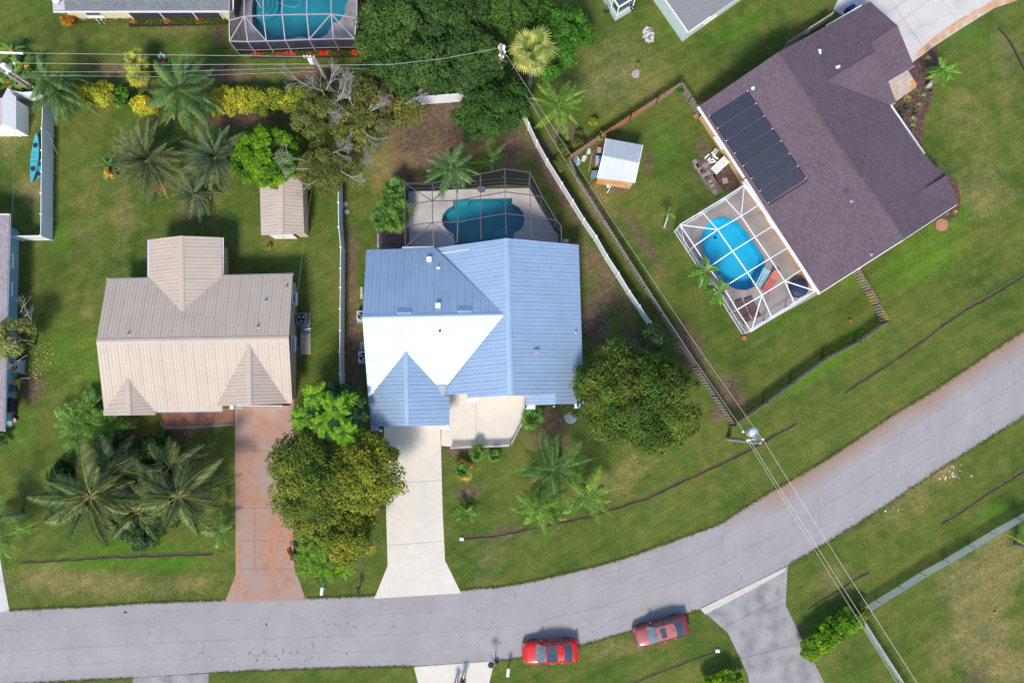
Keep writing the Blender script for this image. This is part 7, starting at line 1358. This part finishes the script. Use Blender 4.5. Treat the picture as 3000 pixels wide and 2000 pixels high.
# orange patio of the left neighbour: trampoline-like pieces skipped; dark red bench behind feather palm
t=thing('garden_bench','dark red garden bench with pale blue pots behind the feather palm','bench',G(477,180)); c=G(477,190); dr=mat('dark_red_paint',(.14,.02,.03),.6)
m=MB(); m.box((c.x,c.y,.42),(.8,.5,.05)); m.build('seat',dr,t); m=MB(); m.box((c.x,c.y-.26,.7),(.8,.05,.5)); m.build('backrest',dr,t)
for x in(-.35,.35):
    for y in(-.2,.2): m=MB(); m.box((c.x+x,c.y+y,.2),(.06,.06,.4)); m.build('leg',dr,t)
for i,(px,py) in enumerate(((470,170),(476,163),(484,168))): pot('pale blue ceramic pot on the dark spot behind the feather palm, '+['left','top','right'][i]+' one',px,py,.13,.35,mat('pale_blue_glaze',(.30,.40,.52),.3))
# entry rock bed, soil by walkway
sheet('gravel_edge',gpoly([(470,1228),(482,1247),(560,1246),(640,1243),(686,1240),(686,1246),(600,1252),(520,1257),(480,1256),(469,1240)]),.015,.03,mat('grey_gravel',(.22,.20,.20),.95,var=.4,scale=12,fine=.5),kind='structure')
sheet('brick_patio',gpoly(C(700,500,F3,[(1268,565),(1500,565),(1525,560),(1525,730),(1268,730)])),.03,.05,mat('patio_joint',(.12,.09,.08),.95),kind='structure')
bp=bpy.data.objects['brick_patio']; bks=[mat('old_brick_%d'%i,c,.9,var=.15) for i,c in enumerate([(.20,.115,.095),(.16,.10,.09),(.24,.17,.15),(.14,.11,.10)])]
a0_=G(1105,681); 
for i in range(8):
    for j in range(15):
        x=a0_.x+.17+i*.31; y=a0_.y-.1-j*.105-.0; 
        if y<G(0,731).y+.05: continue
        m=MB(); m.box((x+(j%2)*.0,y,.035),(.29,.095,.03)); m.build('brick',bks[R.randrange(4)],bp)
for k in range(4): m=MB(); c=G(1108,690+10*k,.06); m.box(c,(.2,.28,.08)); m.build('edging_stone',mat('pale_edging',(.38,.35,.33),.9,var=.2),bp)
m=MB(); c=G(1656,709); m.box((c.x,c.y,.3),(.5,.28,.6)); m.build('pool_pump',mat('beige_pump',(.45,.40,.36),.7),label='beige pump box at the north east corner of the galvanised house',cat='pump')
m=MB()
for k in range(7): m.tube([G(1062,842+k*5,.6),G(1056,843+k*5,.6)],.04,6)
m.build('meter_pipes',wpaint,label='row of white pipes on the west wall of the galvanised house',cat='pipes')
m=MB(); c=G(1622,1190); m.lathe(c,[(.05,0),(.06,.4),(.10,.42),(.09,.5),(.02,.54)],10); m.build('garden_light',wpaint,label='tiny white globe light on the brown bed under the eave',cat='light')
for px,py,l in((1116,1261,'small white meter box at the west corner of the garage'),(1735,1148,'short white roof drain beside the oak crown')):
    m=MB(); c=G(px,py,.2); m.box(c,(.2,.2,.3)); m.build('box',wpaint,label=l,cat='box')
bush('yellow_bush','bright yellow green sprig on the shaded north lawn',1738,360,14,12,.8,[(.30,.36,.02),(.22,.30,.02)],160,.22,.25,6,None,401); bush('yellow_bush','yellow flowered bush at the picket fence by the metal shed',1766,402,12,12,1.2,[(.40,.34,.05),(.10,.15,.02)],400,.2,.25,8,None,402); bush('shrub','small green bush inside the fence point by the brown house',1990,262,12,12,1.0,MG,400,.2,.25,8,None,403); bush('shrub','low shrub line beside the diagonal fence',1640,460,22,55,1.4,[(.09,.11,.02),(.06,.10,.02)],1800,.2,.35,16,None,404); bush('shrub','yellowish leafy patch below the green end palm',1700,415,25,30,1.0,[(.16,.17,.03),(.09,.12,.02)],900,.2,.3,10,None,405)
bush('shrub','dark red leaved sprig on the terracotta driveway edge',858,1620,14,16,1.0,[(.12,.03,.02),(.16,.05,.03),(.05,.05,.02)],420,.16,.25,8,None,406); bush('yellow_bush','tiny yellow plant beside the tan shed',786,722,6,9,.5,[(.30,.30,.04),(.14,.2,.03)],120,.15,.2,5,None,407); bush('shrub','dark leafy mass at the top end of the oak tree',1905,990,40,45,5.0,[(.05,.09,.03),(.08,.11,.03)],2600,.2,.45,20,None,408)
bush('shrub','green bush between the roof corner and the oak',1672,1200,32,24,1.6,[(.06,.10,.02),(.10,.13,.02)],1400,.2,.35,12,None,409); bush('shrub','bushy dark plants cut by the left edge below the teal house',8,1285,22,18,1.0,DG,700,.2,.3,8,None,410)
# leaves and debris scattered
def scatter(name,label,pts,n,col,size,z=.03,seed=1):
    r=np.random.RandomState(seed); P=[]
    for px,py,rx,ry,k in pts:
        c=G(px,py); a=r.normal(0,.5,(k,2)); P.append(np.stack([c.x+a[:,0]*rx/33,c.y+a[:,1]*ry/33,np.full(k,z)],-1))
    P=np.concatenate(P); n=len(P); cols=np.array(col,np.float32)[r.randint(0,len(col),n)]; V,Q,cl=leafcloud(P,np.tile([0,0,1.],(n,1)),size,cols,.7,.3,seed); props(link(name,npmesh(V,Q,cl),None,LEAF),label,kind='stuff')
scatter('fallen_leaves','yellow leaves fallen on the grass around the bare shrub',[(120,1050,60,70,120),(90,1100,50,40,40)],0,[(.50,.42,.12),(.40,.30,.10)],.16,seed=2)
scatter('fallen_leaves','tiny pale clover flowers on the north lawn',[(1830,170,150,100,420),(1760,260,120,70,260),(1800,120,60,60,120),(250,1000,300,300,60),(2450,1950,100,60,80),(1900,1700,300,80,30)],0,[(.42,.46,.40),(.5,.5,.42)],.07,seed=3)
scatter('fallen_leaves','brown leaf litter under the patio palms and railing',[(1360,1312,50,14,160),(1600,1215,60,30,220),(1480,1340,90,40,120),(1300,420,140,80,150)],0,[(.22,.12,.07),(.30,.18,.10),(.14,.08,.05)],.12,seed=4)
scatter('debris','white and tan scraps on the right verge lawn',[(2790,1390,45,30,22),(2560,1500,100,60,8)],0,[(.55,.50,.42),(.6,.6,.58)],.2,seed=5)
scatter('debris','dark oil spots and grit on the road',[(800,1920,160,20,26),(1000,1830,200,10,16),(740,1915,40,20,8),(1450,1830,200,60,10),(370,1792,8,3,7)],0,[(.03,.03,.035)],.13,z=.078,seed=6)
V,Q,cl=leafcloud(EDGEPTS,np.tile([0,0,1.],(len(EDGEPTS),1)),.10,np.array([(.085,.13,.024),(.11,.145,.03),(.15,.13,.07),(.075,.115,.022)],np.float32)[np.random.RandomState(4).randint(0,4,len(EDGEPTS))],.5,.7,8); props(link('verge_grass',npmesh(V,Q,cl),None,LEAF),'ragged grass blades creeping over the road edges',kind='stuff')
# ================= people =================
def skinbody(name,J,E,rad,mt,parent,sub=1):
    me=bpy.data.meshes.new('m'); me.from_pydata([tuple(Vector(p)-wloc(parent)) for p in J],E,[]); o=bpy.data.objects.new('tmp',me); COL.objects.link(o)
    mod=o.modifiers.new('s','SKIN'); sv=me.skin_vertices[0].data
    for i,r_ in enumerate(rad): sv[i].radius=(r_,r_) if not isinstance(r_,tuple) else r_
    sv[0].use_root=True; ss=o.modifiers.new('ss','SUBSURF'); ss.levels=sub; ss.render_levels=sub
    dg=bpy.context.evaluated_depsgraph_get(); m2=bpy.data.meshes.new_from_object(o.evaluated_get(dg)); bpy.data.objects.remove(o); m2.materials.clear(); m2.shade_smooth()
    return link(name,m2,parent,mt)
def person(label,px,py,face,shirt,trous,hair,skin,h_=1.72,arm=0):
    c=G(px,py); t=thing('person',label,'person',c,None); f=Vector((math.cos(face),math.sin(face),0)); s=Vector((-f.y,f.x,0)); k=h_/1.72
    def P(x,y,z): return c+(f*x+s*y+Vector((0,0,z)))*k
    J=[P(0,0,.95),P(0,0,1.15),P(0,0,1.38),P(0,0,1.48),P(.01,0,1.56),P(.02,0,1.66)]; E=[(0,1),(1,2),(2,3),(3,4),(4,5)]; rad=[.15,.14,.15,.065,.085,.088]
    for e in(-1,1):
        n=len(J); J+=[P(0,.09*e,.88),P(.03,.11*e,.50),P(-.02,.12*e,.09),P(.14,.14*e,.04)]; E+=[(0,n),(n,n+1),(n+1,n+2),(n+2,n+3)]; rad+=[.095,.062,.045,.038]
    for e in(-1,1):
        n=len(J); J+=[P(0,.19*e,1.38),P(.02,.25*e,1.12),P(.16,.24*e,.95),P(.22,.22*e,.92)]; E+=[(2,n),(n,n+1),(n+1,n+2),(n+2,n+3)]; rad+=[.062,.045,.034,.036]
        hb=J[-1]
        for q in range(5):
            n2=len(J); a=(q-2)*.018; ln=[.05,.075,.085,.078,.06][q]; o_=f*ln*.6+s*e*a*1.4-Vector((0,0,ln*.5)); J+=[hb+o_*.55+s*a,hb+o_]; E+=[(n+3,n2),(n2,n2+1)]; rad+=[.011,.008]
    skinbody('body',J,E,rad,skin,t)
    # shirt: torso with sleeves, trousers: two legs
    J=[P(0,0,.93),P(0,0,1.15),P(0,0,1.37),P(0,0,1.45)]; E=[(0,1),(1,2),(2,3)]; rad=[.172,.16,.17,.085]
    for e in(-1,1): n=len(J); J+=[P(0,.20*e,1.38),P(.01,.245*e,1.18)]; E+=[(2,n),(n,n+1)]; rad+=[.078,.066]
    skinbody('shirt',J,E,rad,shirt,t)
    J=[P(0,0,.96),P(0,0,.90)]; E=[(0,1)]; rad=[.168,.165]
    for e in(-1,1): n=len(J); J+=[P(0,.095*e,.82),P(.03,.11*e,.50),P(-.01,.12*e,.13)]; E+=[(1,n),(n,n+1),(n+1,n+2)]; rad+=[.112,.082,.066]
    skinbody('trousers',J,E,rad,trous,t)
    skinbody('hair',[P(0,0,1.68),P(-.03,0,1.72),P(-.06,0,1.64)],[(0,1),(1,2)],[.10,.085,.085],hair,t)
    for e in(-1,1): skinbody('shoe',[P(-.04,.125*e,.05),P(.05,.13*e,.045),P(.17,.145*e,.035)],[(0,1),(1,2)],[.05,.05,.038],dark,t)
    for e in(-1,1): V,F=sphereish(P(.10,.032*e,1.665),.012,0,1,1); m=MB(); m.add(V,F); m.build('eye',dark,t)
    m=MB(); m.add([P(.09,-.012,1.63),P(.09,.012,1.63),P(.125,0,1.625),P(.09,0,1.66)],[(0,1,2),(1,3,2),(3,0,2),(0,3,1)]); m.build('nose',skin,t); m=MB(); m.bar(P(.098,-.025,1.60),P(.098,.025,1.60),.012,.01); m.build('mouth',mat('lip',(.30,.10,.08),.6),t)
    return t
skn=mat('skin_tone',(.42,.24,.17),.6,var=.05); hr=mat('dark_hair',(.025,.018,.015),.6)
person('person in dark purple shirt and black trousers standing nearest the road on the bottom driveway',1358,1983,math.radians(75),mat('dark_purple_cloth',(.05,.025,.05),.9),mat('black_cloth',(.018,.016,.022),.9),hr,skn)
person('person in black shirt and dark trousers, left one on the bottom driveway',1337,1997,math.radians(60),mat('black_cloth',(.018,.016,.022)),mat('dark_purple_cloth',(.05,.025,.05)),hr,skn,h_=1.65)
